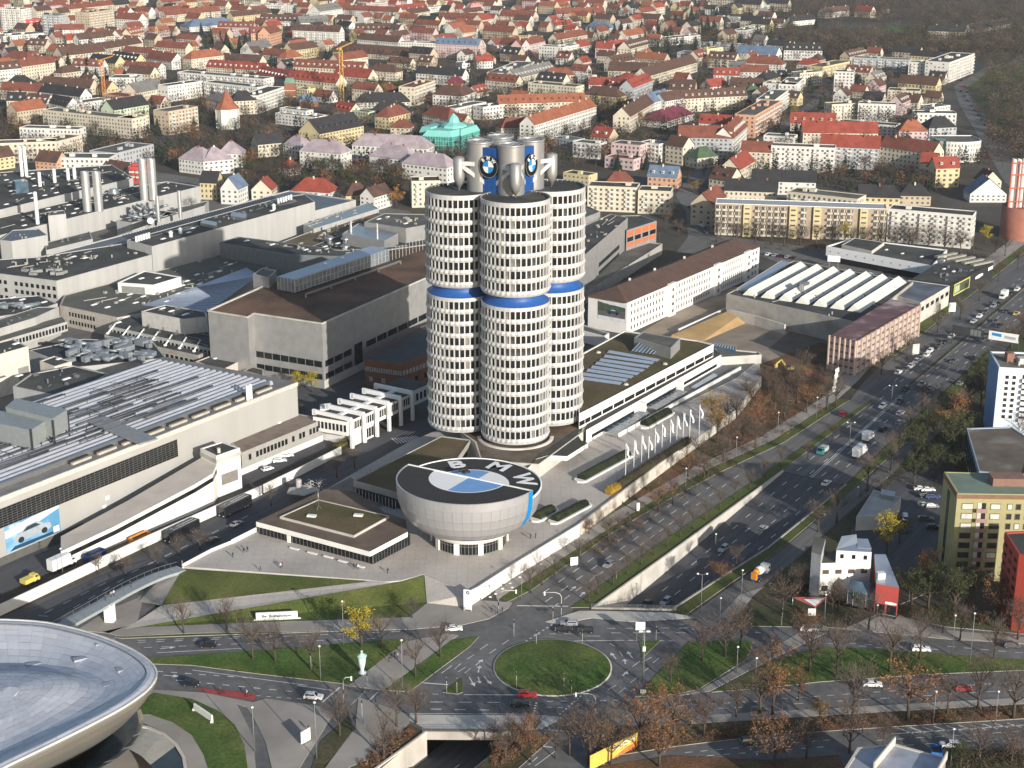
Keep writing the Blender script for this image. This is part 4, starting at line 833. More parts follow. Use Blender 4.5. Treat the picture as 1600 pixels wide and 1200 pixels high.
# ---------------------------------------------------------------- apartments and small offices at the right edge
t, pts = block('green_apartment_block', 'tall yellow green apartment block with green copper roof', 'apartment block', [(1496, 772), (1640, 774), (1630, 742), (1475, 738)], 25.5, mat('green_render', (0.33, 0.305, 0.16), 0.85, var=0.05), mat('copper_green', (0.17, 0.22, 0.17), 0.7, var=0.15, scale=0.2), 0, .2)
wfr = mat('window_dark', (0.03, 0.032, 0.034), 0.15, var=0.5, scale=0.6, fine=0); wcl = mat('curtain', (0.55, 0.53, 0.48), 0.7, var=0.2)
a, c2 = outw(pts[0], pts[1], cen(pts)); d = (c2-a).normalized(); nn = Vector((d.y, -d.x, 0)); ang = math.atan2(d.y, d.x)
for fl in range(8):
    z = 22.0-fl*2.85
    for (u, w) in ((3.0, 2.8), (10.5, 2.4), (14.3, 1.1), (16.6, 1.1), (19.1, 1.1)):
        q = a+d*u+nn*.03; b = MB(); b.box((q.x, q.y, z), (w+.3, .16, 1.75), ang, 0); b.box((q.x+nn.x*.06, q.y+nn.y*.06, z), (w, .12, 1.4), ang, 1)
        part(t, 'window', b, [mat('frame_dark', (.12, .1, .08)), wfr if rnd.random() < .6 else wcl])
    q = a+d*6.7+nn*.6; b = MB(); b.box((q.x, q.y, z-1.35), (3.0, 1.3, .15), ang); b.box((q.x+nn.x*.6, q.y+nn.y*.6, z-.8), (3.0, .08, 1.0), ang); bo = part(t, 'balcony', b, mat('balcony_red', (.33, .2, .17), .8))
    q = a+d*6.7+nn*.05; b = MB(); b.box((q.x-.5, q.y, z), (1.0, .1, 2.0), ang, 0); b.box((q.x+.7, q.y, z), (1.1, .1, 2.0), ang, 1); part(bo, 'balcony_door', b, [wcl, wfr])
b = MB(); q = along(pts[3], pts[0], .45); b.box((q.x, q.y, 12), (.3, 2.2, 22), math.atan2(pts[3].y-pts[0].y, pts[3].x-pts[0].x)+R(90)); part(t, 'stair_glazing', b, wfr)
b = MB(); b.prism([along(cen(pts), q, 1.012) for q in pts], 24.2, 25.4); part(t, 'fascia', b, mat('fascia_brown', (.2, .115, .075), .8))
p = P(1575, 757, 25.5); b = MB(); b.box((p.x, p.y+1, 26.6), (9, 5, 2.2), ang, 0); part(t, 'lift_house', b, mat('brick_roof', (.22, .13, .10), .9))
t, pts = block('low_annex_block', 'flat brown roofed low building with blue glass side beside the green apartments', 'building', [(1530, 738), (1600, 745), (1615, 690), (1580, 668), (1510, 670)], 9.5, mat('blue_panel_wall', (.30, .36, .46), .6), mat('roof_stain', (0.13, 0.105, 0.085), .95, var=.3, scale=.12, c2=(.2, .19, .17), c2s=.1, c2t=.6), 0, .3)
ewin(t, pts, 4, 0, 1, 8.5, 1, 8, .8, .9, glassd)
t, pts = block('blue_apartment_block', 'tall pale blue apartment block with cream right hand balconies', 'apartment block', [(1561, 576), (1640, 580), (1630, 553), (1547, 551)], 26, mat('pale_blue_render', (0.60, 0.66, 0.72), .8, var=.03), mat('roof_gravel_b', (.16, .145, .13), .95, var=.25, scale=.2), 0, .5)
a, c2 = outw(pts[0], pts[1], cen(pts)); d = (c2-a).normalized(); nn = Vector((d.y, -d.x, 0)); ang = math.atan2(d.y, d.x)
for fl in range(8):
    z = 23.2-fl*2.0
    for u in (2.9, 5.2): q = a+d*u+nn*.02; b = MB(); b.box((q.x, q.y, z), (1.5, .12, 1.5), ang, 1); b.box((q.x+nn.x*.04, q.y+nn.y*.04, z), (1.15, .14, 1.15), ang, 0); part(t, 'window', b, [wfr, whitep])
    q = a+d*11+nn*.5; b = MB(); b.box((q.x, q.y, z-.8), (6.5, 1.2, 1.1), ang, 0); b.box((q.x-nn.x*.4, q.y-nn.y*.4, z+.4), (6, .3, 1.4), ang, 1); part(t, 'balcony', b, [white, wfr])
b = MB(); b.prism([pts[0], pts[3], pts[3]+Vector((-.15, -.05, 0)), pts[0]+Vector((-.15, -.05, 0))], 0, 25.9); part(t, 'side_cladding', b, mat('blue_render', (.12, .24, .45), .8))
p = P(1578, 566, 26); b = MB(); b.box((p.x, p.y+1, 27.6), (2.6, 2.6, 3.2), .1); part(t, 'chimney', b, mat('chimney_brick', (.22, .12, .09), .9)); p = P(1595, 570, 26); b = MB(); b.box((p.x+1, p.y+2, 27), (3, 3, 2), .1); b.cyl(p.x-1, p.y-1, 26, 27.5, .4, n=8); part(t, 'roof_hut', b, concrete_l)
t, pts = block('red_apartment_block', 'dark roofed red apartment block cut by the right edge', 'apartment block', [(1592, 868), (1640, 880), (1640, 830), (1570, 833)], 21, mat('red_render', (.38, .06, .04), .8, var=.06), roofd, 0, .4)
ewin(t, pts, 3, 0, 2, 20, 7, 3, .5, .4)
# colourful office villa
vt = thing('red_white_office', 'small colourful office with red ends white middle and slanted blue grey roofs', 'office', P(1330, 930))
red = mat('villa_red', (.40, .07, .06), .8, var=.05)
def vol(nm, px, z, m, rm, z0=0.0):
    pts = PL(px, z); b = MB(); b.prism(pts, z0, z, 0, 1); return part(vt, nm, b, [m, rm]), pts
vol('wing', [(1268, 862), (1283, 868), (1290, 842), (1271, 838)], 13, mat('villa_grey', (.42, .42, .43), .7), roofg)
_, vp = vol('middle', [(1281, 880), (1361, 878), (1356, 862), (1310, 858), (1283, 870)], 9.5, white, roofd); ewin(vt, vp, 0, 1, 5.2, 8.6, 1, 4, .5, .36, mat('brown_window', (.10, .07, .045), .3)); ewin(vt, vp, 0, 1, .6, 3.6, 1, 4, .5, .5)
_, vp = vol('loft', [(1307, 860), (1362, 863), (1356, 842), (1322, 840)], 13, white, roofblue, 9); ewin(vt, vp, 0, 1, 10.4, 12.4, 1, 3, .3, .6)
b = MB(); q = PL([(1306, 857), (1340, 848), (1338, 839), (1315, 842)], 13.4); q[0].z = q[1].z = 12.9; q[2].z = q[3].z = 14.2; b.poly(q); b.prism(PL([(1340, 856), (1362, 858), (1356, 842), (1338, 843)], 13.05), 13, 13.12); part(vt, 'slanted_roof', b, roofblue)
_, vp = vol('red_end', [(1369, 912), (1405, 918), (1384, 866), (1366, 866)], 8.2, red, roofblue); b = MB(); a, c2 = outw(vp[0], vp[1], cen(vp)); d = (c2-a); b.wins(a, c2, 0, 2.8, 1, 2, .8, .9, .1); part(vt, 'shop_window', b, glassd)
flatprint(vt, along(a, c2, .45), along(a, c2, .95), 2.9, 3.7, [('sign', whitep, [(0, .1), (.5, 0), (1, .2), (1, .8), (.5, 1), (0, .9)])])
q = P(1376, 903, 8.2); b = MB(); b.box((q.x, q.y, 9), (2, 1.6, 1.6), .1); part(vt, 'roof_hut', b, white)
q = P(1352, 941); q.y -= 1; b = MB(); b.lathe([(6.5, 0), (6.5, 4.2), (4.8, 6.6)], (q.x, q.y+4), 20, a0=R(190), a1=R(350), sm=False); part(vt, 'glass_drum', b, glassb); b = MB()
for k in range(12): tt = R(190+k*14.5); b.beam((q.x+6.55*math.cos(tt), q.y+4+6.55*math.sin(tt), 0), (q.x+6.55*math.cos(tt), q.y+4+6.55*math.sin(tt), 4.2), .15, .15)
part(vt, 'mullions', b, alu)
q = P(1275, 850, 13); b = MB(); b.poly([(q.x-1.0, q.y-2.05, 11.2), (q.x+1.2, q.y-2.05, 11.2), (q.x+.1, q.y-2.05, 12.4)]); part(vt, 'red_emblem', b, red)
t, pts = block('pavilion', 'low pale flat roofed pavilion beside the dark car park', 'pavilion', [(1338, 808), (1385, 806), (1408, 778), (1365, 766)], 4.5, concrete_l, mat('pale_roof', (.42, .41, .38), .9, var=.12, scale=.2), 0, .2)
t2, q = block('roof_unit', 'grey ventilation unit on the pale pavilion roof', 'ventilation unit', [(1376, 772), (1398, 776), (1399, 768), (1377, 764)], 6.0, steel, steel, 4.5, 0)
t, pts = block('grey_roof_building', 'silver sheet roofed building at the bottom edge with white parapets', 'building', [(1305, 1225), (1475, 1225), (1478, 1185), (1398, 1163), (1340, 1169)], 12, concrete_l, mat('silver_roof', (.42, .44, .5), .45, metal=.3, var=.15, scale=.2, c2=(.33, .33, .36), c2s=.15), 0, .2)
b = MB(); a = PL([(1365, 1203), (1398, 1163)], 12); b.beam(a[0]+Vector((0, 0, .9)), a[1]+Vector((0, 0, .9)), .3, 1.8); a = PL([(1458, 1225), (1479, 1186)], 12); b.beam(a[0]+Vector((0, 0, .9)), a[1]+Vector((0, 0, .9)), .3, 1.8); part(t, 'parapet_screen', b, concrete_l)
ho = thing('advertising_hoarding', 'long yellow orange advertising hoarding among brown trees at the bottom', 'hoarding', P(955, 1192)); a, c2 = P(921, 1206), P(996, 1168); flatprint(ho, a, c2, .4, 4.0, [('board', mat('hoarding_yellow', (.62, .42, .08), .7, var=.1, scale=.3), [(0, 0), (1, 0), (1, 1), (0, 1)]), ('print', mat('hoarding_orange', (.62, .16, .04), .7), [(.45, 0), (1, 0), (1, .4), (.75, .35)]), ('print', mat('hoarding_cream', (.7, .62, .35), .7), [(.5, .5), (.95, .55), (.95, .9), (.5, .85)])])
b = MB()
for i in range(8): q = along(a, c2, i/7); b.box((q.x+.1, q.y+.2, 2), (.2, .2, 4))
part(ho, 'post', b, concrete)
# ---------------------------------------------------------------- grey clad works hall behind the tower (right of it)
t, pts = block('grey_hall', 'tall grey clad hall with dark roof just right of the tower', 'hall', [(905, 407), (981, 341), (955, 335), (870, 372)], 20, greyclad, roofd, 0, .4)
ewin(t, pts, 0, 1, 8.5, 10.5, 1, 1, .62, 1, glassd, .25, .95, 'window_band'); ewin(t, pts, 0, 1, 4.5, 6.5, 1, 1, .62, 1, glassd, .25, .95, 'window_band')
t, pts = block('orange_panel_hall', 'hall with orange panels and grey base behind the grey clad hall', 'hall', [(979, 361), (1026, 346), (1000, 337), (955, 338)], 15, greyclad, roofd, 0, .3)
oran = mat('orange_panel', (.55, .15, .06), .7, var=.06)
for k in range(4):
    for z0, z1 in ((11.8, 14.6), (6.6, 8.8)): eband(t, pts, 0, 1, z0, z1, oran, 'orange_panel', k/4+.02, k/4+.23)
    eband(t, pts, 0, 1, 9.2, 11.4, glassd, 'window', k/4+.03, k/4+.22)
t, pts = block('grey_hut', 'grey plant box on the hall beside the tower', 'plant room', [(905, 345), (938, 332), (915, 322), (890, 328)], 23, greyclad, roofg, 19)
t, pts = block('low_link_building', 'long low grey building between the grey hall and the cream office', 'building', [(915, 458), (1035, 382), (1005, 378), (905, 420)], 5, concrete, roofg, 0)
# ================================================================== works complex on the left
# ---- near press hall with ribbed roof
A0, B0 = P(464, 597, 20), P(-60, 800, 20); C0 = P(257, 557, 20); dv = C0-A0
PH = [B0, A0, A0+dv, B0+dv]; c = cen(PH)
ph = thing('press_hall', 'long beige factory hall with pale ribbed roof and dark window grid above the street', 'factory hall', c)
b = MB(); b.prism(PH, 0, 20, 0, 1); part(ph, 'wall', b, [mat('hall_wall', (.365, .358, .34), .75, var=.06, scale=.12, fine=.02, stretch=(1, 1, .1)), mat('hall_roof', (.19, .185, .18), .95, var=.2, scale=.15)])
d = (A0-B0).normalized(); L = (A0-B0).length; wv = dv.normalized(); wl = dv.length; z3 = Vector((0, 0, 1))
fn = Vector((d.y, -d.x, 0))
b = MB(); b.beam(B0+fn*.15-z3*.6, A0+fn*.15-z3*.6, .5, 1.4); part(ph, 'cornice', b, mat('cornice', (.48, .465, .43), .7))
ribm = mat('rib_sheet', (.48, .495, .53), .4, metal=.3, var=.1, scale=.3, fine=.04)
NR = 19
for i in range(NR):
    o = wl*(.10+.88*i/NR); a = B0+wv*o+d*0; e = A0+wv*o-d*6.0; w = wl*.88/NR
    b = MB(); prof = [(-.33, 0), (-.27, .8), (-.1, 1.2), (.1, 1.2), (.27, .8), (.33, 0)]
    q0 = [a+wv*(x*w)+z3*z for x, z in prof]; q1 = [e+wv*(x*w)+z3*z for x, z in prof]
    for k in range(5): b.poly([q1[k], q0[k], q0[k+1], q1[k+1]])
    b.poly(q1)
    part(ph, 'roof_rib', b, ribm)
# pipes, frames and walkway on the ribs
b = MB()
for i in range(60):
    o = wl*(.2+.7*rnd.random()); s0 = L*(.1+.6*rnd.random()); s1 = s0+8+22*rnd.random()
    p, q = B0+d*s0+wv*o+z3*1.7, B0+d*min(s1, L-12)+wv*o+z3*1.7; b.tube([p, q], .28, 5)
    for k in range(4): r = along(p, q, k/3); b.box(r-z3*.7, (.15, .15, 1.4))
part(ph, 'roof_pipes', b, mat('pipe_grey', (.09, .097, .105), .55, metal=.3), 'stuff')
b = MB()
for i in range(10):
    p = B0+d*(L*(.25+.06*i))+wv*(wl*(.3+.5*rnd.random())); 
    for k in range(2): b.beam(p+z3*1+wv*k*4, p+z3*2.6+wv*k*4, .12, .12)
    b.beam(p+z3*2.6, p+z3*2.6+wv*4, .12, .12); b.beam(p+z3*2.6, p+z3*1+d*2, .12, .12)
part(ph, 'roof_frames', b, darkm, 'stuff')
p, q = P(232, 690, 21.6), P(150, 655, 21.6); b = MB(); b.beam(p, q, 6.5, .5); part(ph, 'walkway', b, mat('walkway', (.23, .24, .245), .6))
for i in range(9):
    s0 = L*(.30+.072*i); p, q = B0+d*s0+wv*2.6, B0+d*(s0+L*.052)+wv*2.6
    b = MB(); b.beam(p+z3*.3, q+z3*.3, .9, .8); part(ph, 'gutter_insert', b, mat('gutter_beige', (.42, .385, .32), .8))
    b = MB(); b.beam(p+z3*.5+wv*1.1, q+z3*.5+wv*1.1, 1.0, 1.0); part(ph, 'gutter_slot', b, darkm)
b = MB(); b.beam(B0+wv*5.2+z3*.8, A0+wv*5.2+z3*.8-d*8, 1.2, 1.4); part(ph, 'eaves_duct', b, steel)
for dx in (0, 3.0): p = A0-d*(L*.17)+wv*.8+d*dx*.5; b = MB(); b.cyl(p.x, p.y, 19, 25, .55, n=10); part(ph, 'flue', b, whitep)
# two plant boxes on stilts
for q, z1 in (([(8, 636), (82, 654), (105, 640), (25, 622)], 29), ([(-35, 655), (48, 672), (75, 655), (-10, 640)], 27.5)):
    pts = PL(q, z1); b = MB(); b.prism(pts, z1-6.0, z1); part(ph, 'plant_box', b, mat('plant_box', (.27, .295, .30), .5, metal=.2, var=.08))
    b = MB()
    for r in pts: b.box((r.x, r.y, 22), (.5, .5, z1-16)); 
    for k in range(4): b.beam(along(pts[0], pts[1], k/4)-z3*6, along(pts[0], pts[1], (k+1)/4)-z3*(z1-20.5), .2, .2)
    part(ph, 'plant_frame', b, darkm)
p = P(35, 668, 21); b = MB(); b.tube([p+Vector((0, 0, 4.5)), p+Vector((1, -1, 4.5)), p+Vector((1.4, -1.4, 0))], 1.0, 8); part(ph, 'bent_duct', b, steel)
# window grid
def fx(x, ytop):                    # parameter along the wall for a pixel on its top edge
    q = P(x, ytop, 20); return ((q-B0).dot(d))/L
g0, g1 = 0.02, fx(278, 671)
b = MB(); a, e = along(B0, A0, g0), along(B0, A0, g1); zt, zl = 16.6, 11.0
b.poly([(r.x+fn.x*.06, r.y+fn.y*.06, z) for r, z in ((a, zl), (e, zl), (e, zt), (a, zt))]); gp = part(ph, 'window_grid', b, glassd)
b = MB(); n = 46
for i in range(n+1): r = along(a, e, i/n)+fn*.14; b.box((r.x, r.y, (zl+zt)/2), (.06, .06, zt-zl), math.atan2(d.y, d.x))
for k in range(9): zz = zl+(zt-zl)*k/8; b.beam(Vector((a.x, a.y, zz))+fn*.16, Vector((e.x, e.y, zz))+fn*.16, .05, .08)
part(gp, 'glazing_bars', b, mat('bar_grey', (.15, .145, .135), .7))
bd = thing('poster', 'large blue poster of a silver car on the beige factory wall', 'poster', along(B0, A0, .12))
f1 = fx(89, 744); f0 = fx(3, 777); a, e = along(B0, A0, f0), along(B0, A0, f1)
flatprint(bd, a, e, 2.8, 10.9, [('poster_sheet', mat('poster_blue', (.10, .28, .48), .5, var=.25, scale=.12, c2=(.3, .5, .64), c2s=.12, c2t=.55), [(0, 0), (1, 0), (1, 1), (0, 1)]), ('poster_light', mat('poster_light', (.62, .74, .8), .5), [(0, .82), (.5, .98), (1, 1), (1, .9), (.45, .62), (0, .55)]), ('poster_dark', mat('poster_navy', (.02, .06, .12), .5), [(.05, .02), (.95, .02), (.9, .12), (.15, .16)]),
  ('poster_car', mat('poster_silver', (.33, .37, .41), .4), fit(CARP, .08, .02, .8, 1.02)), ('poster_car_glass', mat('poster_dglass', (.03, .05, .07), .3), fit(CARW, .08, .02, .8, 1.02)), ('poster_car_wheel', MATS['poster_wheel'], ellipse(.27, .3, .055, .11)), ('poster_car_wheel', MATS['poster_wheel'], ellipse(.70, .3, .055, .11)), ('poster_label', whitep, [(.86, .06), (.97, .06), (.97, .28), (.86, .28)])])
for i, chx in enumerate((.08, .2, .32, .46, .56)):
    o = flatprint(bd, a, e, 2.8, 10.9, [('poster_word', whitep, [(chx, .90), (chx+.08, .905), (chx+.08, .945), (chx, .94)])], .26)
b = MB(); b.prism([B0+fn*0, along(B0, A0, .3), along(B0, A0, .3)+fn*.1, B0+fn*.1], 0, 2.4); part(ph, 'plinth', b, mat('plinth_dark', (.10, .10, .09), .9))
for f, z in ((.36, 4.5), (.37, 7), (.93, 8)): r = along(B0, A0, f)+fn*.1; b = MB(); b.box((r.x, r.y, z), (1.4, .15, 1.2), math.atan2(d.y, d.x)); part(ph, 'vent', b, whitep)
# ---- annex bar, stair tower, sloping ramp house and trailers in front of it
t, an = block('annex_bar', 'low grey annex with dirty flat roof along the foot of the beige hall', 'annex', [(377, 708), (507, 655), (466, 647), (360, 692)], 8, mat('annex_grey', (.33, .315, .29), .7, var=.08), mat('annex_roof', (.24, .19, .155), .95, var=.3, scale=.15, c2=(.13, .10, .08), c2s=.15, c2t=.56), 2.6, .15)
ewin(t, an, 0, 1, 4.2, 7, 1, 22, .7, .7, glassd, .03, .97, skip=.25)
b = MB(); a, e = outw(an[0], an[1], cen(an)); n = Vector(((e-a).normalized().y, -(e-a).normalized().x, 0)); b.beam(a-n*1.2+z3*1.3, e-n*1.2+z3*1.3, .4, 2.6); part(t, 'base_wall', b, white)
t, stp = block('stair_tower', 'white stair tower with black flat roof at the corner of the beige hall', 'stair tower', [(338, 714), (375, 701), (347, 691), (313, 702)], 13.5, white, roofd, 0, .3)
b = MB(); b.prism([along(cen(stp), q, 1.04) for q in stp], 11.4, 12.6); part(t, 'band', b, concrete_l)
eband(t, stp, 0, 1, 3.6, 7.2, mat('door_grey', (.2, .185, .165), .8), 'roller_door', .15, .85)
p = P(346, 705, 13.5); b = MB(); b.cyl(p.x-.6, p.y-1.2, 5, 15, .55, n=10); part(t, 'flue', b, concrete_l)
rp = thing('ramp_house', 'white covered ramp with sloping roof leading down beside the factory wall', 'building', P(260, 770))
rf = [P(313, 716, 10.5), P(338, 727, 10.5), P(332, 740, 9.8), P(304, 757, 9.0), P(180, 822, 6.0), P(95, 862, 4.5), P(95, 838, 4.5), P(200, 782, 7.2)]
b = MB(); b.capz(rf); ro = part(rp, 'roof', b, mat('ramp_roof', (.50, .45, .40), .85, var=.08, scale=.2)); b = MB()
edge = [rf[1], rf[2], rf[3], rf[4], rf[5]]
for p, q in zip(edge, edge[1:]):
    dn = (q-p).normalized()
    b.poly([p, q, Vector((q.x, q.y, q.z-1.2)), Vector((p.x, p.y, p.z-1.2))][::-1])
    b.poly([Vector((p.x, p.y, p.z-2.6)), Vector((q.x, q.y, q.z-2.6)), Vector((q.x, q.y, 0)), Vector((p.x, p.y, 0))][::-1])
part(rp, 'wall', b, white); b = MB()
for p, q in zip(edge, edge[1:]): b.poly([Vector((p.x, p.y+.1, p.z-1.1)), Vector((q.x, q.y+.1, q.z-1.1)), Vector((q.x, q.y+.1, q.z-2.7)), Vector((p.x, p.y+.1, p.z-2.7))][::-1])
part(rp, 'window_band', b, glassd)
# ---- gatehouse with beams
gt = thing('gatehouse', 'white bridge gatehouse with projecting roof beams and tall posts over the works gate', 'gatehouse', P(560, 690))
ZG = 10.8; gb0, gb1 = P(491, 640, ZG), P(549, 653, ZG); gs = (P(647, 611, ZG)-P(549, 653, ZG))/5.0
gs = (P(644, 611, ZG)-P(549, 653, ZG))/5
gd = (gb1-gb0)
w0 = gb0+gd*.12; w1 = gb0+gd*.94
for i in range(6):
    a, e = gb0+gs*i, gb1+gs*i; b = MB(); b.beam(a-z3*.7, e-z3*.7, .9, 1.5); b.box(a-z3*.9, (1.3, .9, 2.0), math.atan2(gd.y, gd.x)); part(gt, 'roof_beam', b, whitep)
    b = MB(); b.box((e.x, e.y, ZG/2-.3), (1.0, 1.0, ZG-.4), R(57)); part(gt, 'post', b, whitep)
    if i < 5:
        b = MB(); q = [w0+gs*(i+.06), w1+gs*(i+.06), w1+gs*(i+.94), w0+gs*(i+.94)]; b.prism(q, 4.6, 9.4, 0, 1, bottom=True); bay_ = part(gt, 'bay', b, [white, roofd])
        a2, e2 = outw(q[1], q[2], cen(q)); b = MB(); b.wins(a2, e2, 5.6, 8.8, 1, 5, .7, .8, .06); part(bay_, 'windows', b, glassd, 'stuff')
        b = MB(); b.beam(along(q[0], q[1], .5)+Vector((0, 0, 9.6-q[0].z)), along(q[3], q[2], .5)+Vector((0, 0, 9.6-q[0].z)), 1.6, .6); part(bay_, 'roof_upstand', b, whitep)
q = [w0-gs*.45, w1-gs*.2, w1+gs*.06, w0+gs*.06]; b = MB(); b.prism(q, 4.6, 9.6, 0, 1, bottom=True); o = part(gt, 'bay', b, [white, roofd]); a2, e2 = outw(q[0], q[1], cen(q)); b = MB(); b.wins(a2, e2, 5.6, 8.6, 1, 9, .65, .8, .06); part(o, 'windows', b, glassd, 'stuff')
q = [w0+gs*5.1, w1+gs*5.1, w1+gs*6.8, w0+gs*6.8]; b = MB(); b.prism(q, 4.6, 10.2, 0, 1, bottom=True); o = part(gt, 'bay', b, [white, roofd]); a2, e2 = outw(q[1], q[2], cen(q)); b = MB(); b.wins(a2, e2, 5.6, 9, 1, 5, .6, .8, .06); part(o, 'windows', b, glassd, 'stuff')
q = [w0+gs*.2, w1+gs*.2, w1+gs*.9, w0+gs*.9]; b = MB(); b.prism(q, 0, 4.6); part(gt, 'lodge', b, white)
q = [w1+gs*1.08-gd*.35, w1+gs*1.08, w1+gs*1.9, w1+gs*1.9-gd*.35]; b = MB(); b.prism(q, 0, 4.6); o = part(gt, 'lodge', b, white); a2, e2 = outw(q[1], q[2], cen(q)); b = MB(); b.wins(a2, e2, .6, 4.2, 1, 4, .8, .9, .06); part(o, 'windows', b, glassd, 'stuff')
t, q = block('lift_shaft', 'small white slatted lift shaft behind the gatehouse', 'lift shaft', [(500, 640), (519, 640), (517, 630), (500, 632)], 9, white, whitep, 0, .1)
ewin(t, q, 0, 1, 1, 8, 1, 3, .5, .9)
# ---- big dark-roofed hall
Fk, Lk = P(503, 507, 25), P(325, 487, 25); Rk = P(735, 405, 25); mid = P(396, 491, 25); mid2 = P(387, 497, 25)
bh = thing('assembly_hall', 'large grey clad hall with brown planted roof and glass penthouse left of the tower', 'factory hall', P(500, 520))
BP = [Fk, Rk, P(690, 380, 25), P(600, 392, 25), P(430, 440, 25), Lk, mid2, mid]
b = MB(); b.prism(BP, 0, 24.98, 0, top=False); part(bh, 'wall', b, greyclad)
roofprism(bh, BP, 24.9, 25, greyclad, roofbrown, 'roof', .5, .3)
for i in (0, 4, 5, 6, 7): b = MB(); b.beam(BP[i]+z3*.35, BP[(i+1) % 8]+z3*.35, .7, .5); part(bh, 'roof_edge', b, concrete_l)
for z0, z1 in ((8.2, 10.6), (3.4, 5.6)):
    for k in range(8): eband(bh, BP, 0, 7, z0, z1, glassd, 'window', .02+.122*k, .02+.122*k+.112)
    for k in range(3): eband(bh, BP, 0, 1, z0, z1, glassd, 'window', .01+.055*k, .01+.055*k+.048)
eband(bh, BP, 0, 1, 0, 11.5, glassd, 'recess_shade', .185, .235)  # flat dark band standing for the shade inside a wall recess
for k in range(8): eband(bh, BP, 0, 1, 8.2, 10.6, glassd, 'window', .26+.07*k, .26+.07*k+.062)
b = MB(); b.beam(Fk-z3*2.6+Vector((0, 0, -21)), Rk+z3*(-23.6), .3, 3.2); part(bh, 'base', b, concrete_l)
gp_ = PL([(433, 432), (460, 437), (607, 389), (580, 384)], 31); b = MB(); b.prism(gp_, 25.6, 31, 0, 1); pb = part(bh, 'penthouse', b, [mat('penthouse_glass', (.22, .26, .29), .25, metal=.3, var=.2, scale=.3), roofblue])
b = MB(); a, e = gp_[1], gp_[2]
for i in range(60): r = along(a, e, i/25); b.box((r.x+.1, r.y-.1, 28.3), (.16, .16, 5.2), R(30))
for zz in (26, 28.4, 30.8): b.beam(Vector((a.x+.1, a.y-.1, zz)), Vector((e.x+.1, e.y-.1, zz)), .14, .16)
for i in range(6): r = along(gp_[0], gp_[1], i/5); b.box((r.x, r.y-.1, 28.3), (.14, .14, 5.2))
part(pb, 'mullions', b, alu)
for x, y in ((508, 412), (535, 403)): p = P(x, y, 31); b = MB(); b.cyl(p.x, p.y, 31, 31.5, .9, .6, n=10); part(pb, 'skylight', b, skyl)
a, e = P(478, 460, 26.2), P(626, 408, 26.2); b = MB(); b.beam(a, e, 1.0, .5)
for i in range(5): r = along(a, e, i/4); b.box((r.x, r.y, 25.5), (.6, 1.4, 1.2))
part(bh, 'roof_rail', b, steel)
t, q = block('roof_hut', 'grey plant room beside the glass penthouse', 'plant room', [(395, 430), (420, 436), (432, 424), (410, 420)], 29, greyclad, roofg, 18)
t, q = block('brick_office', 'red brown brick office with dark roof behind the gatehouse', 'office', [(569, 562), (628, 570), (700, 545), (690, 500), (655, 512)], 10, mat('works_brick', (.20, .085, .05), .85, var=.15, scale=.5, fine=.15), mat('roof_navy', (.06, .065, .075), .7, var=.2, scale=.2), 0, .3)
ewin(t, q, 0, 1, 5.6, 7.6, 1, 16, .7, .9, mat('pale_window', (.35, .35, .33), .4, var=.4, scale=1)); ewin(t, q, 1, 2, 5.6, 7.6, 1, 14, .7, .9, MATS['pale_window']); ewin(t, q, 0, 1, 1.5, 4, 1, 3, .3, .8, MATS['pale_window']); ewin(t, q, 1, 2, 1.5, 4, 1, 5, .3, .8)
# ---- farther halls
sk = lambda *a: [(q[0], q[1], q[2] if len(q) > 2 else 3.0) for q in a]
t, q = block('works_hall', 'wide low hall with dark roof behind the twin silver chimneys', 'factory hall', [(-30, 336), (208, 279), (175, 258), (-30, 272)], 13, beige, roofd, 0, .4, sky=sk((10, 320), (15, 291), (18, 299), (52, 280), (54, 291), (70, 306), (83, 295), (88, 302), (120, 287), (124, 294), (153, 280), (158, 286), (51, 310), (47, 303), (10, 282), (50, 272), (45, 277)))
for k in (.25, .5, .75): eband(t, q, 0, 1, 2, 9, mat('door_metal', (.3, .3, .29), .6), 'gate', k, k+.03)
t, q = block('works_hall', 'dark roofed hall in which the twin silver chimneys stand', 'factory hall', [(-30, 376), (313, 292), (262, 284), (208, 292), (-30, 348)], 10, beige, roofd, 0, .4, sky=sk((38, 353), (107, 321), (115, 334), (120, 327), (157, 319), (192, 310), (188, 317), (75, 327), (260, 294), (255, 299)))
for k in (.62, .75): eband(t, q, 0, 1, 3, 8, MATS['door_metal'], 'gate', k, k+.06)
p = P(178, 302, 10); b = MB(); b.cyl(p.x, p.y, 10, 12.5, 3.4, 2.4, n=10); part(t, 'roof_cowl', b, steel)
p = P(33, 300, 13); t = thing('glass_tower_box', 'glazed grey lift box on the far works roof', 'plant room', p); b = MB(); b.box((p.x, p.y, 16), (7, 7, 7), .5); part(t, 'glass_box', b, glassb)
for i, (q, z, lab) in enumerate((([(0, 376), (18, 378), (74, 368), (60, 358), (20, 360)], 11, 'pale box building with blue felt roof at the left edge among the works halls'), ([(75, 338), (103, 335), (100, 329), (78, 331)], 15, 'small grey plant box at the edge of the dark works roof'), ([(182, 345), (206, 349), (233, 343), (215, 336)], 8, 'small beige box building below the twin silver chimneys'), ([(205, 343), (233, 345), (280, 332), (250, 330)], 8, 'olive roofed beige annex right of the twin silver chimneys'), ([(245, 345), (320, 322), (326, 314), (262, 328)], 8, 'beige annex with olive roof beside two thin chimneys'), ([(72, 392), (145, 374), (140, 362), (70, 380)], 6, 'long low beige annex below the dark works roofs'))):
    t, pts = block('works_annex', lab, 'factory building', q, z, beige, mat('roof_blue_felt', (.12, .14, .17), .7) if i == 0 else roofg, 0, .3)
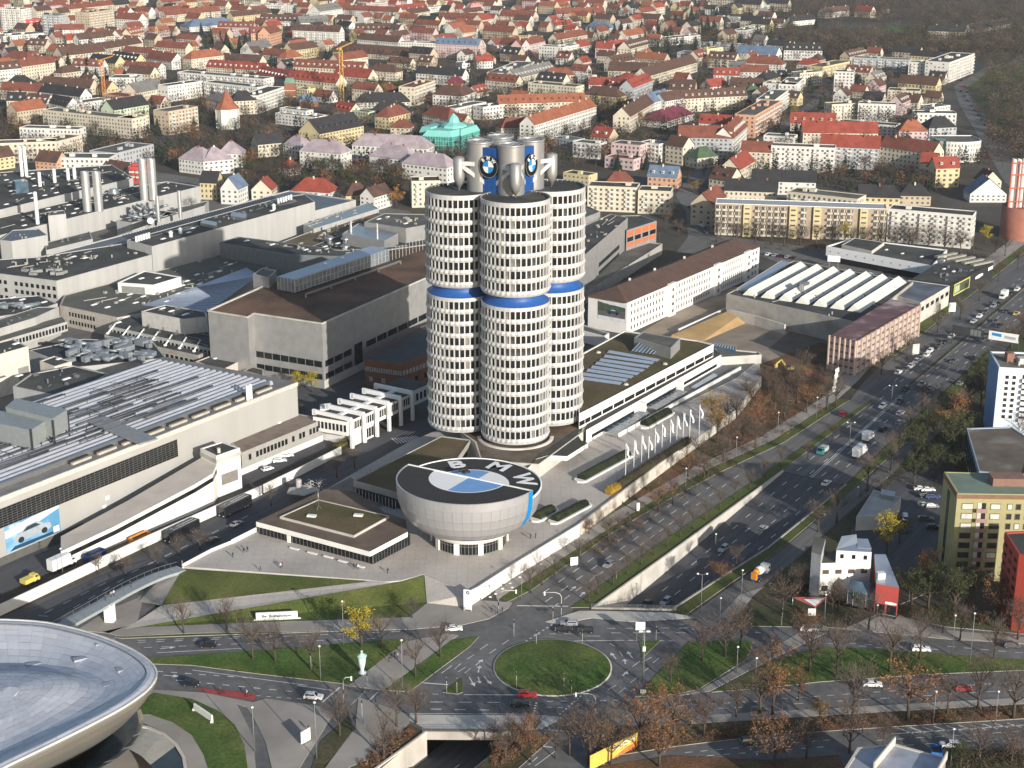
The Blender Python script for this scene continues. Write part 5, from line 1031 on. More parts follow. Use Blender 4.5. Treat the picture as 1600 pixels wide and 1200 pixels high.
t, q = block('long_works_hall', 'very long hall with blue grey ribbed roof behind the white works hall', 'factory hall', [(60, 440), (492, 331), (556, 314), (452, 299), (35, 410), (70, 420)], 13, beige, mat('ribbed_blue', (.13, .15, .175), .55, metal=.2, var=.15, scale=.1), 0, .6)
b = MB(); a, e = P(205, 375, 13), P(440, 311, 13); n = 60
for i in range(n): p = along(a, e, i/n); b.beam(p+z3*.15, p+z3*.15+Vector((-6.5, 10, 0)), .7, .35)
part(t, 'roof_ribs', b, mat('rib_dark', (.085, .095, .11), .6), 'stuff')
t, q = block('white_works_hall', 'tall white walled works hall partly in the shadow of the tower', 'factory hall', [(237, 386), (492, 316), (476, 304), (440, 309), (198, 376)], 18.5, beige, roofd, 0, .3, sky=sk((255, 374), (295, 364), (302, 357), (500, 305), (425, 330)))
for i in range(6):
    for x0, y0 in ((213, 378), (435, 318)): p = P(x0+i*4, y0-i*1.2, 18.5); b = MB(); b.cyl(p.x, p.y, 18.5, 21.2, .6, n=8); part(t, 'vent_pipe', b, skyl)
for x, y in ((267, 370), (282, 365), (428, 327)): p = P(x, y, 18.5); b = MB(); b.cyl(p.x, p.y, 18.5, 21, .9, n=8); b.lathe([(1.3, 20.6), (.05, 21.6)], (p.x, p.y), 8); part(t, 'vent_cowl', b, skyl)
for q2 in ([(313, 348), (338, 353), (339, 347), (316, 343)], [(360, 337), (383, 341), (386, 334), (362, 331)]): pts = PL(q2, 20); b = MB(); b.prism(pts, 18.5, 20); part(t, 'roof_unit', b, steel)
t, q = block('white_works_wing', 'white works wing with barred windows in front of the long works hall', 'factory hall', [(-30, 425), (88, 440), (237, 399), (200, 380), (60, 402), (-30, 408)], 15, beige, roofd, 0, .3, sky=sk((115, 402), (133, 404)))
a, e = outw(q[0], q[1], cen(q)); b = MB(); b.wins(a, e, 3, 13.5, 3, 14, .55, .5, .06, 0, .2); part(t, 'windows', b, glassd, 'stuff')
p = P(70, 425, 15); b = MB()
for i in range(14): b.box((p.x-12+rnd.random()*22, p.y-6+rnd.random()*10, 15.6), (3.5, 1.2, 1.2), rnd.random()*3)
part(t, 'roof_plant', b, mat('plant_grey', (.24, .24, .23), .6), 'stuff')
t, q = block('green_roof_hall', 'low hall with olive grey roof and round skylights', 'factory hall', [(93, 478), (183, 497), (330, 470), (425, 412), (345, 398), (100, 462)], 8.5, mat('hall_beige_dark', (.40, .365, .315), .8), mat('roof_olive', (.105, .108, .092), .9, var=.15, scale=.12), 0, .2, sky=sk((147, 477), (168, 481), (190, 470), (212, 474), (203, 461), (224, 464), (260, 472), (278, 460), (292, 440), (308, 430), (330, 434), (343, 425), (360, 414), (312, 445), (285, 447)))
ewin(t, q, 0, 1, 4.8, 7, 1, 9, .6, .8, glassd, .15, .62); ewin(t, q, 0, 1, 1.4, 3.4, 1, 9, .6, .8, glassd, .15, .62)
sb = PL([(222, 477), (325, 487), (405, 430), (385, 418), (300, 450)], 8.75); b = MB(); b.capz(sb); o = part(t, 'sheet_roof', b, roofblue); b = MB()  # blue of the sheet is reflected sky put into its colour
for i in range(22): r0_, r1_ = along(sb[0], sb[4], i/22), along(sb[1], sb[2], i/22); b.beam(r0_+z3*.1, r1_+z3*.1, .25, .22)
part(o, 'standing_seams', b, mat('seam_blue', (.22, .25, .31), .45, metal=.3), 'stuff')
t, q = block('white_roof_box', 'white box with black roof on the olive grey hall', 'penthouse', [(184, 443), (240, 447), (283, 434), (226, 424)], 12.5, white, roofd, 8.4, .5, sky=sk((221, 436), (247, 435)))
eband(t, q, 0, 1, 8.6, 11.6, mat('shutter_grey', (.23, .23, .215), .7), 'shutter', .1, .75)
t, q = block('shaded_wall_block', 'grey clad block left of the tower with shade put into its wall colour', 'factory building', [(343, 380), (450, 399), (545, 402), (660, 400), (640, 384), (540, 392), (373, 371)], 15.5, mat('clad_shaded', (.17, .18, .19), .5, metal=.2, var=.1), roofd, 0, .4, sky=sk((385, 377), (425, 383), (478, 391)))  # wall colour darkened to carry the shade of the tower
t, q = block('overgrown_roof', 'low hall with overgrown brown gravel roof', 'factory building', [(425, 385), (492, 394), (560, 368), (612, 338), (560, 325), (490, 360)], 9, beige, mat('overgrown', (.12, .10, .06), .95, var=.3, scale=.15, c2=(.16, .11, .07), c2s=.1), 0, .3)
t, q = block('teal_roof_strip', 'pale blue grey strip roof along the white works hall', 'factory building', [(474, 352), (490, 358), (592, 326), (575, 317)], 11, beige, mat('strip_teal', (.27, .33, .35), .5, metal=.2), 0, .2)
t, q = block('vent_roof_hall', 'hall with mushroom shaped vents on its dark roof left of the tower', 'factory building', [(480, 388), (560, 400), (690, 385), (700, 350), (600, 345), (540, 365)], 10, greyclad, roofd, 0, .3, sky=sk((508, 386), (528, 381), (565, 379)))
for x, y in ((515, 381), (540, 382), (553, 373), (577, 376), (540, 394)): p = P(x, y, 10); b = MB(); b.cyl(p.x, p.y, 10, 13, 1.2, n=10); b.lathe([(2.3, 12.8), (2.2, 13.3), (.8, 14.2), (.01, 14.4)], (p.x, p.y), 10); part(t, 'vent_cowl', b, steel)
t, q = block('grey_roof_box', 'long grey plant box with curved end on the vent roof', 'plant room', [(535, 366), (600, 378), (622, 366), (560, 350)], 15, greyclad, steel, 10)
t, q = block('grey_roof_box', 'flat roofed grey block with skylights close to the left side of the tower', 'factory building', [(569, 348), (634, 358), (680, 350), (680, 336), (600, 334)], 17, greyclad, roofg, 9, .4, sky=sk((592, 343), (605, 340), (634, 350), (640, 345)))
for x, yb, yt in ((549, 378, 344), (590, 388, 349)): chimney('thin silver flue standing %s on the dark vent roof' % ('left' if x < 570 else 'right'), x, yb, yt, 10, .6, None, 'thin silver flues')
chimney('pair of tall silver chimneys nearer the left, in front of the stepped white office', 137, 330, 268, 10, 2.3, 6.2, 'twin silver chimneys')
chimney('pair of tall silver chimneys to the right, above the pipework', 226, 312, 248, 10, 2.3, 5.0, 'twin silver chimneys')
for x, yb, yt, lab in ((59, 350, 300, 'thin white chimney rising from the middle works roof'), (63, 294, 269, 'short white chimney at the far left works roof'), (86, 288, 264, 'short white chimney behind the twin chimneys, leftmost of three'), (107, 284, 263, 'short white chimney behind the twin chimneys, middle of three'), (117, 282, 261, 'short white chimney behind the twin chimneys, rightmost of three'), (35, 278, 228, 'tall double white chimney at the far left'), (248, 347, 306, 'thin silver chimney left of the pipework beside the annexes'), (282, 340, 298, 'thin silver chimney rising before the olive annex roof')):
    chimney(lab, x, yb, yt, 12 if x < 130 and x != 59 else 10, 1.0, 2.6 if x == 35 else None, None, skyl if x < 130 else alu)
t = thing('pipework', 'grey steel pipework and ducts around the foot of the right hand chimneys', 'pipework', P(225, 335)); b = MB()
for i in range(16): p = P(205+rnd.random()*42, 322+rnd.random()*20, 8+rnd.random()*3); b.tube([p, p+Vector((rnd.uniform(-7, 7), rnd.uniform(-4, 4), rnd.uniform(0, 3)))], .7, 6)
b.tube([P(235, 345, 6), P(235, 345, 24)], 1.6, 8); part(t, 'ducts', b, mat('duct_steel', (.28, .31, .33), .4, metal=.4), 'stuff')
# mid left low halls
t, q = block('low_works_roof', 'low works roof crowded with skylights below the white wing', 'factory building', [(-30, 500), (55, 487), (90, 475), (60, 462), (-30, 470)], 10, beige, roofd, 0, .3, sky=sk((20, 466), (35, 469), (69, 473), (50, 478), (30, 491), (15, 495), (20, 480)))
p = P(15, 482, 10); b = MB()
for i in range(8): b.tube([(p.x-8+i*2, p.y-4+rnd.random()*8, 11), (p.x-2+i*2, p.y-4+rnd.random()*8, 11.6)], .9, 6)
part(t, 'ducts', b, mat('duct_steel', (.28, .31, .33), .4), 'stuff')
t, q = block('enclosed_bridge', 'beige enclosed bridge with a row of windows between the works halls', 'bridge', [(-20, 540), (105, 503), (98, 494), (-20, 527)], 9, beige, roofg, 5.2, .2)
ewin(t, q, 0, 1, 5.9, 8.3, 1, 24, .65, .8)
t, q = block('pipe_bridge', 'beige link block behind the enclosed bridge', 'factory building', [(-20, 520), (55, 497), (92, 480), (60, 480), (-20, 505)], 12, beige, roofg, 0, .2)
t, q = block('beige_corner_hall', 'beige windowless hall with grey gate at the left edge', 'factory building', [(-40, 566), (44, 542), (20, 530), (-40, 545)], 16, mat('cream_clad', (.60, .55, .47), .8), roofd, 0, .3, sky=sk((25, 538),))
eband(t, q, 0, 1, 3, 9, mat('gate_grey', (.25, .24, .22), .8), 'gate', .77, .97)
t, q = block('black_roof_hall', 'low hall with plain black roof beside the ribbed roof', 'factory building', [(20, 605), (100, 622), (170, 585), (115, 572), (48, 585)], 15, beige, roofd, 0, .3, sky=sk((104, 593, 3.5), (30, 588)))
t, q = block('dark_court_hall', 'dark roofed low hall between the ribbed roof and the enclosed bridge', 'factory building', [(115, 575), (260, 560), (240, 535), (130, 530), (45, 548)], 8, beige, mat('roof_dark_blue', (.045, .048, .055), .8, var=.2), 0, .2)
t, q = block('beige_hut', 'small beige hut with skylight on the dark low works roof', 'plant room', [(62, 565), (85, 574), (112, 566), (85, 557)], 13, MATS['cream_clad'], roofd, 6, .3, sky=((92, 562),))
t = thing('duct_cluster', 'tangle of grey ventilation ducts on the low roof behind the ribbed hall', 'ducts', P(165, 548)); b = MB()
for i in range(70):
    p = P(100+rnd.random()*140, 536+rnd.random()*32, 9); r = rnd.random()
    if r < .5: b.box(p+z3*1.2, (1.5+4*rnd.random(), 1.2+1.5*rnd.random(), 1.2+1.6*rnd.random()), R(57)+(rnd.random() < .5)*R(90))
    else: b.tube([p+z3*1.5, p+Vector((rnd.uniform(-6, 6), rnd.uniform(-3, 3), rnd.uniform(1, 2.4)))], .35+.5*rnd.random(), 6)
part(t, 'ducts', b, mat('duct_mid', (.27, .295, .31), .45, metal=.3, var=.2, scale=.2), 'stuff')
t, q = block('strut_hall', 'white walled block with black roof beside the row of slanted white struts', 'factory building', [(221, 487), (287, 500), (324, 496), (322, 488), (258, 477)], 14, mat('pale_wall', (.50, .48, .44), .7), roofd, 0, .3, sky=((254, 483, 3), (268, 487, 3), (290, 492, 4)))
ewin(t, q, 0, 1, 7.5, 9.5, 1, 3, .15, .8, MATS['gate_grey'])
t, q = block('strut_canopy', 'long dark canopy roof hung from slanted white struts', 'canopy', [(163, 524), (310, 556), (328, 548), (182, 512)], 6, concrete, roofd, 4.5, .2)
b = MB(); b.prism([along(cen(q), r, .97) for r in q], 0, 4.6); part(t, 'wall', b, MATS['hall_beige_dark']); ewin(t, q, 0, 1, 2, 4.2, 1, 20, .6, .8)
t2, q2 = block('strip_hall', 'narrow dark roofed wing behind the slanted white struts', 'factory building', [(170, 510), (330, 545), (330, 520), (200, 492)], 8, beige, roofd, 0, .2, sky=sk((195, 497), (185, 505)))
ewin(t2, q2, 0, 1, 4.4, 7.2, 1, 26, .6, .8)
for i in range(7):
    a = P(181+i*22, 505+i*4.4, 9.2); e = P(168+i*22.5, 521+i*4.6, 6.2); b = MB(); b.tube([a, e], .35, 6); b.cyl(e.x, e.y, 5.8, 6.6, .7, n=8); part(t, 'strut', b, whitep)
a, e = P(176, 512, 7), P(322, 544, 7); b = MB(); b.tube([a, e], .3, 6); part(t, 'cross_rail', b, whitep)
t, q = block('loading_annex', 'low dark roofed annex with pale panels at the foot of the grey clad hall', 'annex', [(305, 566), (345, 580), (402, 552), (360, 545)], 6.5, mat('panel_pink', (.55, .48, .43), .7), roofd, 0, .3, sky=((337, 561),))
t, q = block('works_hut', 'low flat hut with dark vents beside the pale panel annex', 'annex', [(380, 580), (410, 588), (412, 578), (392, 573)], 5, concrete, roofd, 0, .3)
# ================================================================== exhibition pavilion with the swooping silver roof
ZW = 22.0
opx = [(-20, 969), (30, 970), (75, 974), (120, 984), (160, 996), (195, 1010), (222, 1025), (240, 1041), (245, 1053), (241, 1066), (226, 1083), (196, 1104), (160, 1124), (115, 1147), (68, 1170), (20, 1193), (-40, 1222), (-120, 1250), (-220, 1240), (-280, 1180), (-290, 1100), (-240, 1030), (-160, 985), (-90, 971)]
OUT = PL(opx, ZW)
def crom(p, k, t):
    n = len(p); a, b_, c_, d_ = p[(k-1) % n], p[k % n], p[(k+1) % n], p[(k+2) % n]
    return 0.5*((2*b_)+(c_-a)*t+(2*a-5*b_+4*c_-d_)*t*t+(3*b_-a-3*c_+d_)*t*t*t)
RIM = [crom(OUT, k, t/2) for k in range(len(OUT)) for t in range(2)]
WC = P(20, 1085, ZW); NR_ = len(RIM)
rings = [(1.0, 0.0), (.955, .55), (.93, .5), (.925, .15), (.86, -.7), (.76, -1.8), (.64, -2.5), (.52, -2.1), (.40, -.7), (.28, .4), (.15, .7), (.05, .75)]
def wp(f, j, dz): 
    r = RIM[j % NR_]; q = WC+(r-WC)*f; a = math.atan2(r.y-WC.y, r.x-WC.x)
    dip = 1.0-0.55*math.sin(a*1.0+2.4)
    return Vector((q.x, q.y, ZW+dz*(dip if f < .9 else 1)+(1-f)*1.6*min(1, f*2.5)*math.sin(2*a+.6)))
welt = thing('exhibition_pavilion', 'huge silver swooping roof of an exhibition pavilion cut by the lower left corner', 'pavilion', WC-Vector((0, 0, ZW)))
wroof = mat('roof_sheet', (.45, .47, .525), .45, metal=.3, var=.06, scale=.25, fine=.03, fscale=2.0)
wroof2 = mat('roof_sheet_b', (.49, .51, .56), .48, metal=.3, var=.06, scale=.25, fine=.03, fscale=2.0)
b = MB()
for k in range(len(rings)-1):
    for j in range(NR_): b.poly([wp(rings[k][0], j, rings[k][1]-.15), wp(rings[k][0], j+1, rings[k][1]-.15), wp(rings[k+1][0], j+1, rings[k+1][1]-.15), wp(rings[k+1][0], j, rings[k+1][1]-.15)], 0, True)
part(welt, 'roof_deck', b, mat('deck_seam', (.17, .175, .20), .6))
b = MB(); b.poly([wp(.05, j, .75) for j in range(NR_)]); part(welt, 'roof_cap', b, wroof)
def seg(k, f): return rings[k][0]+(rings[k+1][0]-rings[k][0])*f, rings[k][1]+(rings[k+1][1]-rings[k][1])*f
def seg_z(f, j):
    for k in range(len(rings)-1):
        if rings[k+1][0] <= f <= rings[k][0]: t = (f-rings[k][0])/(rings[k+1][0]-rings[k][0]); return wp(f, j, rings[k][1]+(rings[k+1][1]-rings[k][1])*t).z
    return ZW
for k in range(len(rings)-1):
    if k in (2,): continue
    sub = 1 if k < 2 else 2
    for j in range(NR_):
        if Q(wp(rings[k+1][0], j, 0))[0] < -40: continue
        for s in range(sub):
            f0, d0 = seg(k, s/sub+.006); f1, d1 = seg(k, (s+1)/sub-.006); b = MB(); g = .004
            def w2(f, dz, jj, t): return wp(f, jj, dz)*(1-t)+wp(f, jj+1, dz)*t
            pts4 = [w2(f0, d0, j, g), w2(f0, d0, j, 1-g), w2(f1, d1, j, 1-g), w2(f1, d1, j, g)]
            h = rnd.uniform(0, .06); pts4 = [p+Vector((0, 0, h)) for p in pts4]
            b.poly(pts4, 0, True); part(welt, 'roof_panel', b, wroof if rnd.random() < .72 else wroof2)
for (x, y, w_, l_) in ((165, 1010, 1.3, 4.5), (132, 1023, 1.5, 5), (57, 1019, 1.5, 5), (189, 1048, 1.8, 1.8), (164, 1069, 1.6, 2.2)):
    p = P(x, y, ZW-1.2); zz = min(((wp(f_/40, j, 0).xy-p.xy).length, seg_z(f_/40, j)) for f_ in range(8, 37) for j in range(NR_))[1]; b = MB(); b.box((p.x, p.y, zz-.1), (l_, w_, .5), .5); part(welt, 'roof_hatch', b, mat('hatch', (.33, .35, .39), .5, metal=.3))
# belly under the rim
beige_belly = mat('belly_sheet', (.22, .208, .185), .5, metal=.25, var=.05, scale=.2, fine=.02)
b = MB(); low_r = [(1.0, -.1), (1.004, -.6), (.99, -1.6), (.93, -4.0), (.82, -7.5), (.66, -11.0), (.5, -14)]
for k in range(len(low_r)-1):
    for j in range(NR_):
        def q_(f, dz, jj): r = RIM[jj % NR_]; q = WC+(r-WC)*f; return (q.x, q.y, ZW+dz)
        b.poly([q_(*low_r[k+1], j), q_(*low_r[k+1], j+1), q_(*low_r[k], j+1), q_(*low_r[k], j)], 0, True)
part(welt, 'belly', b, beige_belly)
b = MB()
for j in range(NR_): b.beam(RIM[j]+Vector((0, 0, .1)), RIM[(j+1) % NR_]+Vector((0, 0, .1)), .35, .45)
part(welt, 'rim_edge', b, mat('rim_pale', (.6, .58, .54), .5))
cx_, cy_ = P(60, 1200, 8).x, P(60, 1200, 8).y
b = MB(); n = 26
for j in range(n):
    a0, a1 = 2*math.pi*j/n, 2*math.pi*(j+.86)/n
    def cp_(r, a, z): return (cx_+r*math.cos(a), cy_+r*math.sin(a), z)
    b.poly([cp_(9, a0+.25, 9), cp_(9, a1+.25, 9), cp_(22, a1, 16.5), cp_(22, a0, 16.5)]); b.poly([cp_(16, a0-.2, 0), cp_(16, a1-.2, 0), cp_(9, a1+.25, 9), cp_(9, a0+.25, 9)])
part(welt, 'double_cone_facets', b, mat('cone_pale', (.62, .58, .48), .35, metal=.2), 'stuff')
b = MB(); b.lathe([(15, 0), (8.6, 9), (21, 16.6)], (cx_, cy_), 32); part(welt, 'double_cone_glass', b, glassb)
# pale shell of the lower entrance
sh = thing('shell_entrance', 'pale curved shell roof with dark glass mouth beside the ring path', 'entrance', P(255, 1175))
pxs = [(200, 1143), (212, 1135), (232, 1138), (255, 1148), (275, 1165), (287, 1185), (292, 1215)]
top = PL(pxs, 1.0); cl = PL([(170, 1170), (185, 1168), (205, 1172), (222, 1182), (235, 1195), (245, 1212), (250, 1230)], 4.2)
b = MB()
for i in range(6): b.poly([top[i], top[i+1], cl[i+1], cl[i]], 0 if i < 4 else 1, True)
part(sh, 'shell', b, [mat('shell_pale', (.48, .44, .37), .6), glassd]); b = MB()
for i in range(6): b.beam(top[i]+Vector((0, 0, .1)), top[i+1]+Vector((0, 0, .1)), .7, .5)
part(sh, 'shell_rim', b, concrete_l)
b = MB(); p = P(188, 1136); b.prism([(p.x-3, p.y-1), (p.x+1.5, p.y-2), (p.x+3.4, p.y+1), (p.x-1, p.y+2.2)], 0, 2.6); t = thing('entrance_block', 'small white block under the silver roof edge', 'block', p); part(t, 'block', b, whitep)
# footbridge
fb = thing('footbridge', 'curved pale blue footbridge over the street onto the plaza', 'footbridge', P(172, 940))
fl = [(60, 1000, 6.0), (100, 976, 5.9), (150, 948, 5.4), (200, 920, 4.9), (245, 899, 4.2), (283, 887, 3.62)]
fp = [P(*q) for q in fl]; ctrl = [fp[0]*2-fp[1]]+fp+[fp[-1]*2-fp[-2]]
path = []
for k in range(1, len(ctrl)-2):
    for t in range(4): path.append(crom(ctrl, k, t/4))
path.append(fp[-1]); b = MB(); rl = MB()
for i in range(len(path)-1):
    a, e = path[i], path[i+1]; b.beam(a-Vector((0, 0, .45)), e-Vector((0, 0, .45)), 4.2, .8)
    d_ = (e-a).normalized(); n_ = Vector((-d_.y, d_.x, 0))
    for s in (-2.0, 2.0):
        rl.beam(a+n_*s+Vector((0, 0, 1.1)), e+n_*s+Vector((0, 0, 1.1)), .1, .1); rl.beam(a+n_*s, a+n_*s+Vector((0, 0, 1.1)), .07, .07)
part(fb, 'deck', b, mat('bridge_deck', (.30, .33, .34), .6, var=.05)); part(fb, 'railing', rl, steel)
p = P(172, 972); b = MB(); b.prism([(p.x-1.3, p.y-.5), (p.x+1.0, p.y-.8), (p.x+1.4, p.y+.9), (p.x-.9, p.y+1.0)], 0, 5.0); part(fb, 'pier', b, white)
# ------------------------------------------------------------------ hedges in white kerbs, flags, signs on the forecourt
hedge_m = mat('hedge_leaf', (.022, .028, .012), .95, var=.4, scale=.5, fine=.4, fscale=3)
def hedge(a, c, w, label, z0=ZP, h=1.5, kerb=True, m=None, n=900):
    a, c = P(*a, z0), P(*c, z0); d_ = (c-a); L = d_.length; d_ = d_.normalized(); nn = Vector((-d_.y, d_.x, 0))
    t = thing('hedge', label, 'hedge', (a.x, a.y, z0))
    if kerb:
        b = MB(); out = [a-nn*w, a-d_*w*.7-nn*w*.7, a-d_*w, a-d_*w*.7+nn*w*.7, a+nn*w, c+nn*w, c+d_*w*.7+nn*w*.7, c+d_*w, c+d_*w*.7-nn*w*.7, c-nn*w]; b.prism(out, z0-.05, z0+.5); part(t, 'kerb', b, white)
    b = MB(); r = random.Random(int(L*10))
    b.tube([a+Vector((0, 0, h*.45)), c+Vector((0, 0, h*.45))], [w*.72, w*.72], 8)
    for i in range(n):
        f = r.random(); g = r.uniform(-1, 1); q = a+d_*(f*L)+nn*(g*w*.82)+Vector((0, 0, .35+h*(.55+.45*math.cos(g*1.2))*r.uniform(.6, 1.12)))
        s = r.uniform(.15, .4); u = Vector((r.uniform(-1, 1), r.uniform(-1, 1), r.uniform(-.3, 1)))*s; v = Vector((r.uniform(-1, 1), r.uniform(-1, 1), r.uniform(-.5, .5)))*s
        b.poly([q-u, q+v, q+u])
    part(t, 'foliage', b, m or hedge_m); return t
hedge((908, 751), (980, 712), 2.3, 'long dark clipped hedge in a white kerb, nearer the glass canopy')
hedge((1007, 667), (1044, 646), 2.3, 'short dark clipped hedge in a white kerb beside the grey terrace')
hedge((866, 816), (915, 790), 2.0, 'dark clipped hedge bed along the plaza wall')
hedge((838, 812), (862, 799), 2.3, 'rounded dark hedge bed close to the bowl building')
hedge((965, 764), (1075, 692), 1.9, 'ragged brown green hedge along the forecourt edge', kerb=False, h=2.2, m=mat('hedge_brown', (.04, .034, .018), .95, var=.4, scale=.5), n=1600)
hedge((950, 773), (966, 765), 1.8, 'yellow autumn shrub at the end of the forecourt hedge', kerb=False, h=2.0, m=mat('shrub_yellow', (.32, .2, .03), .95, var=.3), n=600)
hedge((524, 705), (545, 695), 1.2, 'olive hedge beneath the first bay of the gatehouse', z0=0, kerb=False, h=2.4, m=mat('hedge_olive', (.09, .075, .02), .95, var=.3), n=500)
flagm = mat('flag_cloth', (.78, .77, .75), .8, var=.03)
for i, (x, yb, yt) in enumerate(((977, 752, 697), (990, 737, 690), (1002, 728, 682), (1013, 726, 683), (1023, 716, 671), (1034, 705, 662), (1047, 697, 656), (1057, 693, 650), (1067, 687, 645), (1077, 690, 640), (1092, 680, 632))):
    p = P(x, yb, ZP); zt = ZP+(yb-yt)/4.35
    t = thing('flagpole', 'white flagpole with hanging white flag on the forecourt, %s of eleven from the left' % ('first', 'second', 'third', 'fourth', 'fifth', 'sixth', 'seventh', 'eighth', 'ninth', 'tenth', 'last')[i], 'flagpole', p, group='flagpoles on the forecourt')
    b = MB(); b.tube([p, Vector((p.x, p.y, zt))], [.14, .08], 6); part(t, 'pole', b, whitep)
    b = MB(); s = [(0, 0), (.9, .15), (1.3+.3*(i % 3), -.1), (.5, .1)]; zz = zt-.3
    pts_ = [Vector((p.x+.1+.25*math.sin(k*1.1+i)+(.0 if k < 2 else .12*k), p.y+.15*math.cos(k+i), zz-k*.75)) for k in range(7)]
    for k in range(6):
        w0_, w1_ = .6-.07*abs(k-3), .6-.07*abs(k-2); b.poly([pts_[k], pts_[k]+Vector((w0_*(.5+.13*k), .2, -.2)), pts_[k+1]+Vector((w1_*(.5+.13*(k+1)), .2, -.2)), pts_[k+1]])
    part(t, 'flag', b, flagm)
# pylon sign with the round emblem
p = P(731, 955); sg = thing('pylon_sign', 'tall white pylon sign with a small round emblem at the plaza corner', 'sign', p)
b = MB(); b.box((p.x, p.y, 3.4), (2.2, .35, 5.6), -.28); part(sg, 'panel', b, whitep); b = MB(); b.box((p.x+1.7, p.y+.9, 4.4), (2.0, .35, 3.4), R(50)); part(sg, 'side_panel', b, whitep); b = MB(); b.box((p.x-.9, p.y+.2, .6), (.4, .4, 1.3)); b.box((p.x+.9, p.y-.2, .6), (.4, .4, 1.3)); part(sg, 'post', b, concrete)
o = link('emblem', disc(0, .5, 0, n=24).mesh('emblem', rbk), sg, (.06-.05, -.20, 5.4), (R(90), 0, -.28))
for q in range(4): link('emblem_quadrant', disc(0, .29, .02, q*math.pi/2, (q+1)*math.pi/2, 8).mesh('emblem_quadrant', rbl if q % 2 else whitep), o)
# long low sign on the lawn
a, e = P(400, 966, .9), P(465, 963, .9); a.z = e.z = 0; bs = thing('long_sign', 'long low white sign with black lettering on the sloping lawn', 'sign', a)
b = MB(); d_ = (e-a).normalized(); n_ = Vector((-d_.y, d_.x, 0))*.5; b.prism([a, e, e+n_, a+n_], .3, 2.3); part(bs, 'panel', b, whitep); b = MB(); b.prism([a-d_*.6, e+d_*.8, e+d_*.8+n_, a-d_*.6+n_], .1, .4); part(bs, 'base', b, whitep)
o = link('lettering', text_mesh('Be- Bustabsleper', 1.15, .03, .02, 'lettering'), bs, ((e-a)*.5-n_*.06+Vector((0, 0, 1.35))), (R(90), 0, math.atan2(d_.y, d_.x))); o.data.materials.append(darkm)
# small street signs, benches, column
ac = thing('advertising_column', 'white advertising column with pale green cap beside the footpath', 'advertising column', P(566, 1052)); p = P(566, 1052)
b = MB(); b.lathe([(.95, 0), (.98, .35), (.5, .5), (.46, 1.2), (.75, 2.2), (.95, 3.4), (1.0, 4.4)], (p.x, p.y), 16); part(ac, 'shaft', b, mat('column_white', (.66, .70, .76), .5)); b = MB(); b.lathe([(1.0, 4.4), (1.25, 4.6), (1.25, 4.9), (.4, 5.3), (.3, 5.6)], (p.x, p.y), 16); part(ac, 'cap', b, mat('cap_green', (.35, .55, .45), .6)); b = MB(); b.lathe([(.01, 5.5), (.38, 5.75), (.3, 6.1), (.01, 6.25)], (p.x, p.y), 10); part(ac, 'finial', b, concrete_l)
for i, (x, y) in enumerate(((460, 859), (488, 866), (513, 872), (536, 879), (562, 887))):
    p = P(x, y, ZP); t = thing('bench', 'white bench block on the plaza before the glazed hall, %s from the left' % ('first', 'second', 'third', 'fourth', 'fifth')[i], 'bench', p, group='benches on the plaza'); b = MB(); b.box((p.x, p.y, ZP+.4), (3.2, .7, .18), -.52); part(t, 'seat', b, whitep); b = MB(); b.box((p.x, p.y, ZP+.17), (2.6, .4, .34), -.52); part(t, 'base', b, concrete)
p, q = P(303, 1112), P(331, 1131); t = thing('lawn_screen', 'long white panel standing on the curved lawn', 'panel', p); b = MB(); d_ = (q-p).normalized(); n_ = Vector((-d_.y, d_.x, 0))*.4; b.prism([p, q, q+n_, p+n_], .5, 2.1); part(t, 'panel', b, whitep); b = MB()
for r in (p, q): b.box((r.x, r.y+.2, .4), (.7, .5, .7)); 
part(t, 'feet', b, concrete_l)
def board(x, y, w, h, rot, label, m, z0=1.0, post=True, nm='sign_board'):
    p = P(x, y); t = thing(nm, label, 'sign', p); b = MB(); b.box((p.x, p.y, z0+h/2), (w, .2, h), rot); part(t, 'panel', b, m)
    if post:
        for s in (-1, 1): b = MB(); b.box((p.x+s*w*.35*math.cos(rot), p.y+s*w*.35*math.sin(rot)+.15, z0/2+.3), (.14, .14, z0+.6), rot); part(t, 'post', b, steel)
    return t
board(478, 1162, 2.8, 3.0, .9, 'white poster board on the pavement by the bare trees', whitep, .5)
board(897, 887, 2.2, 2.4, .3, 'small white poster board on the verge of the avenue', whitep, .8)
board(1005, 1084, 1.4, .9, 0, 'small white cabinet sign at the corner of the right hand lawn', whitep, .2)
board(1000, 1002, 2.4, 2.2, 0, 'white direction sign on the small traffic island', whitep, 3.2)
board(1268, 965, 2.0, 2.0, 0, 'small white sign below the red triangle canopy', whitep, .6)
board(997, 801, .9, 2.6, 0, 'narrow white sign on the pavement of the avenue', whitep, .6)
board(1487, 492, 3.0, 4.0, .1, 'white lit sign panel on the boulevard verge', whitep, 1.5)
board(1430, 560, 3.0, 4.2, .3, 'grey sign panel on the boulevard verge', concrete_l, 1.8)
p = P(1268, 958); t = thing('triangle_canopy', 'red and white triangular sail over the office entrance', 'canopy', p); b = MB(); b.poly([(p.x-5, p.y+3, 3.2), (p.x+4.5, p.y+2.5, 3.4), (p.x+.5, p.y-2.5, 2.8)]); part(t, 'sail', b, mat('sail_red', (.5, .12, .1), .7)); b = MB(); b.poly([(p.x-2, p.y+1.4, 3.3), (p.x+3.4, p.y+1.6, 3.5), (p.x+.4, p.y-1.9, 2.95)]); part(t, 'sail_inner', b, whitep); b = MB(); b.tube([(p.x+.4, p.y-2.3, 0), (p.x+.4, p.y-2.3, 2.9)], .12, 6); b.tube([(p.x-4.6, p.y+2.8, 0), (p.x-4.6, p.y+2.8, 3.2)], .12, 6); part(t, 'mast', b, steel)
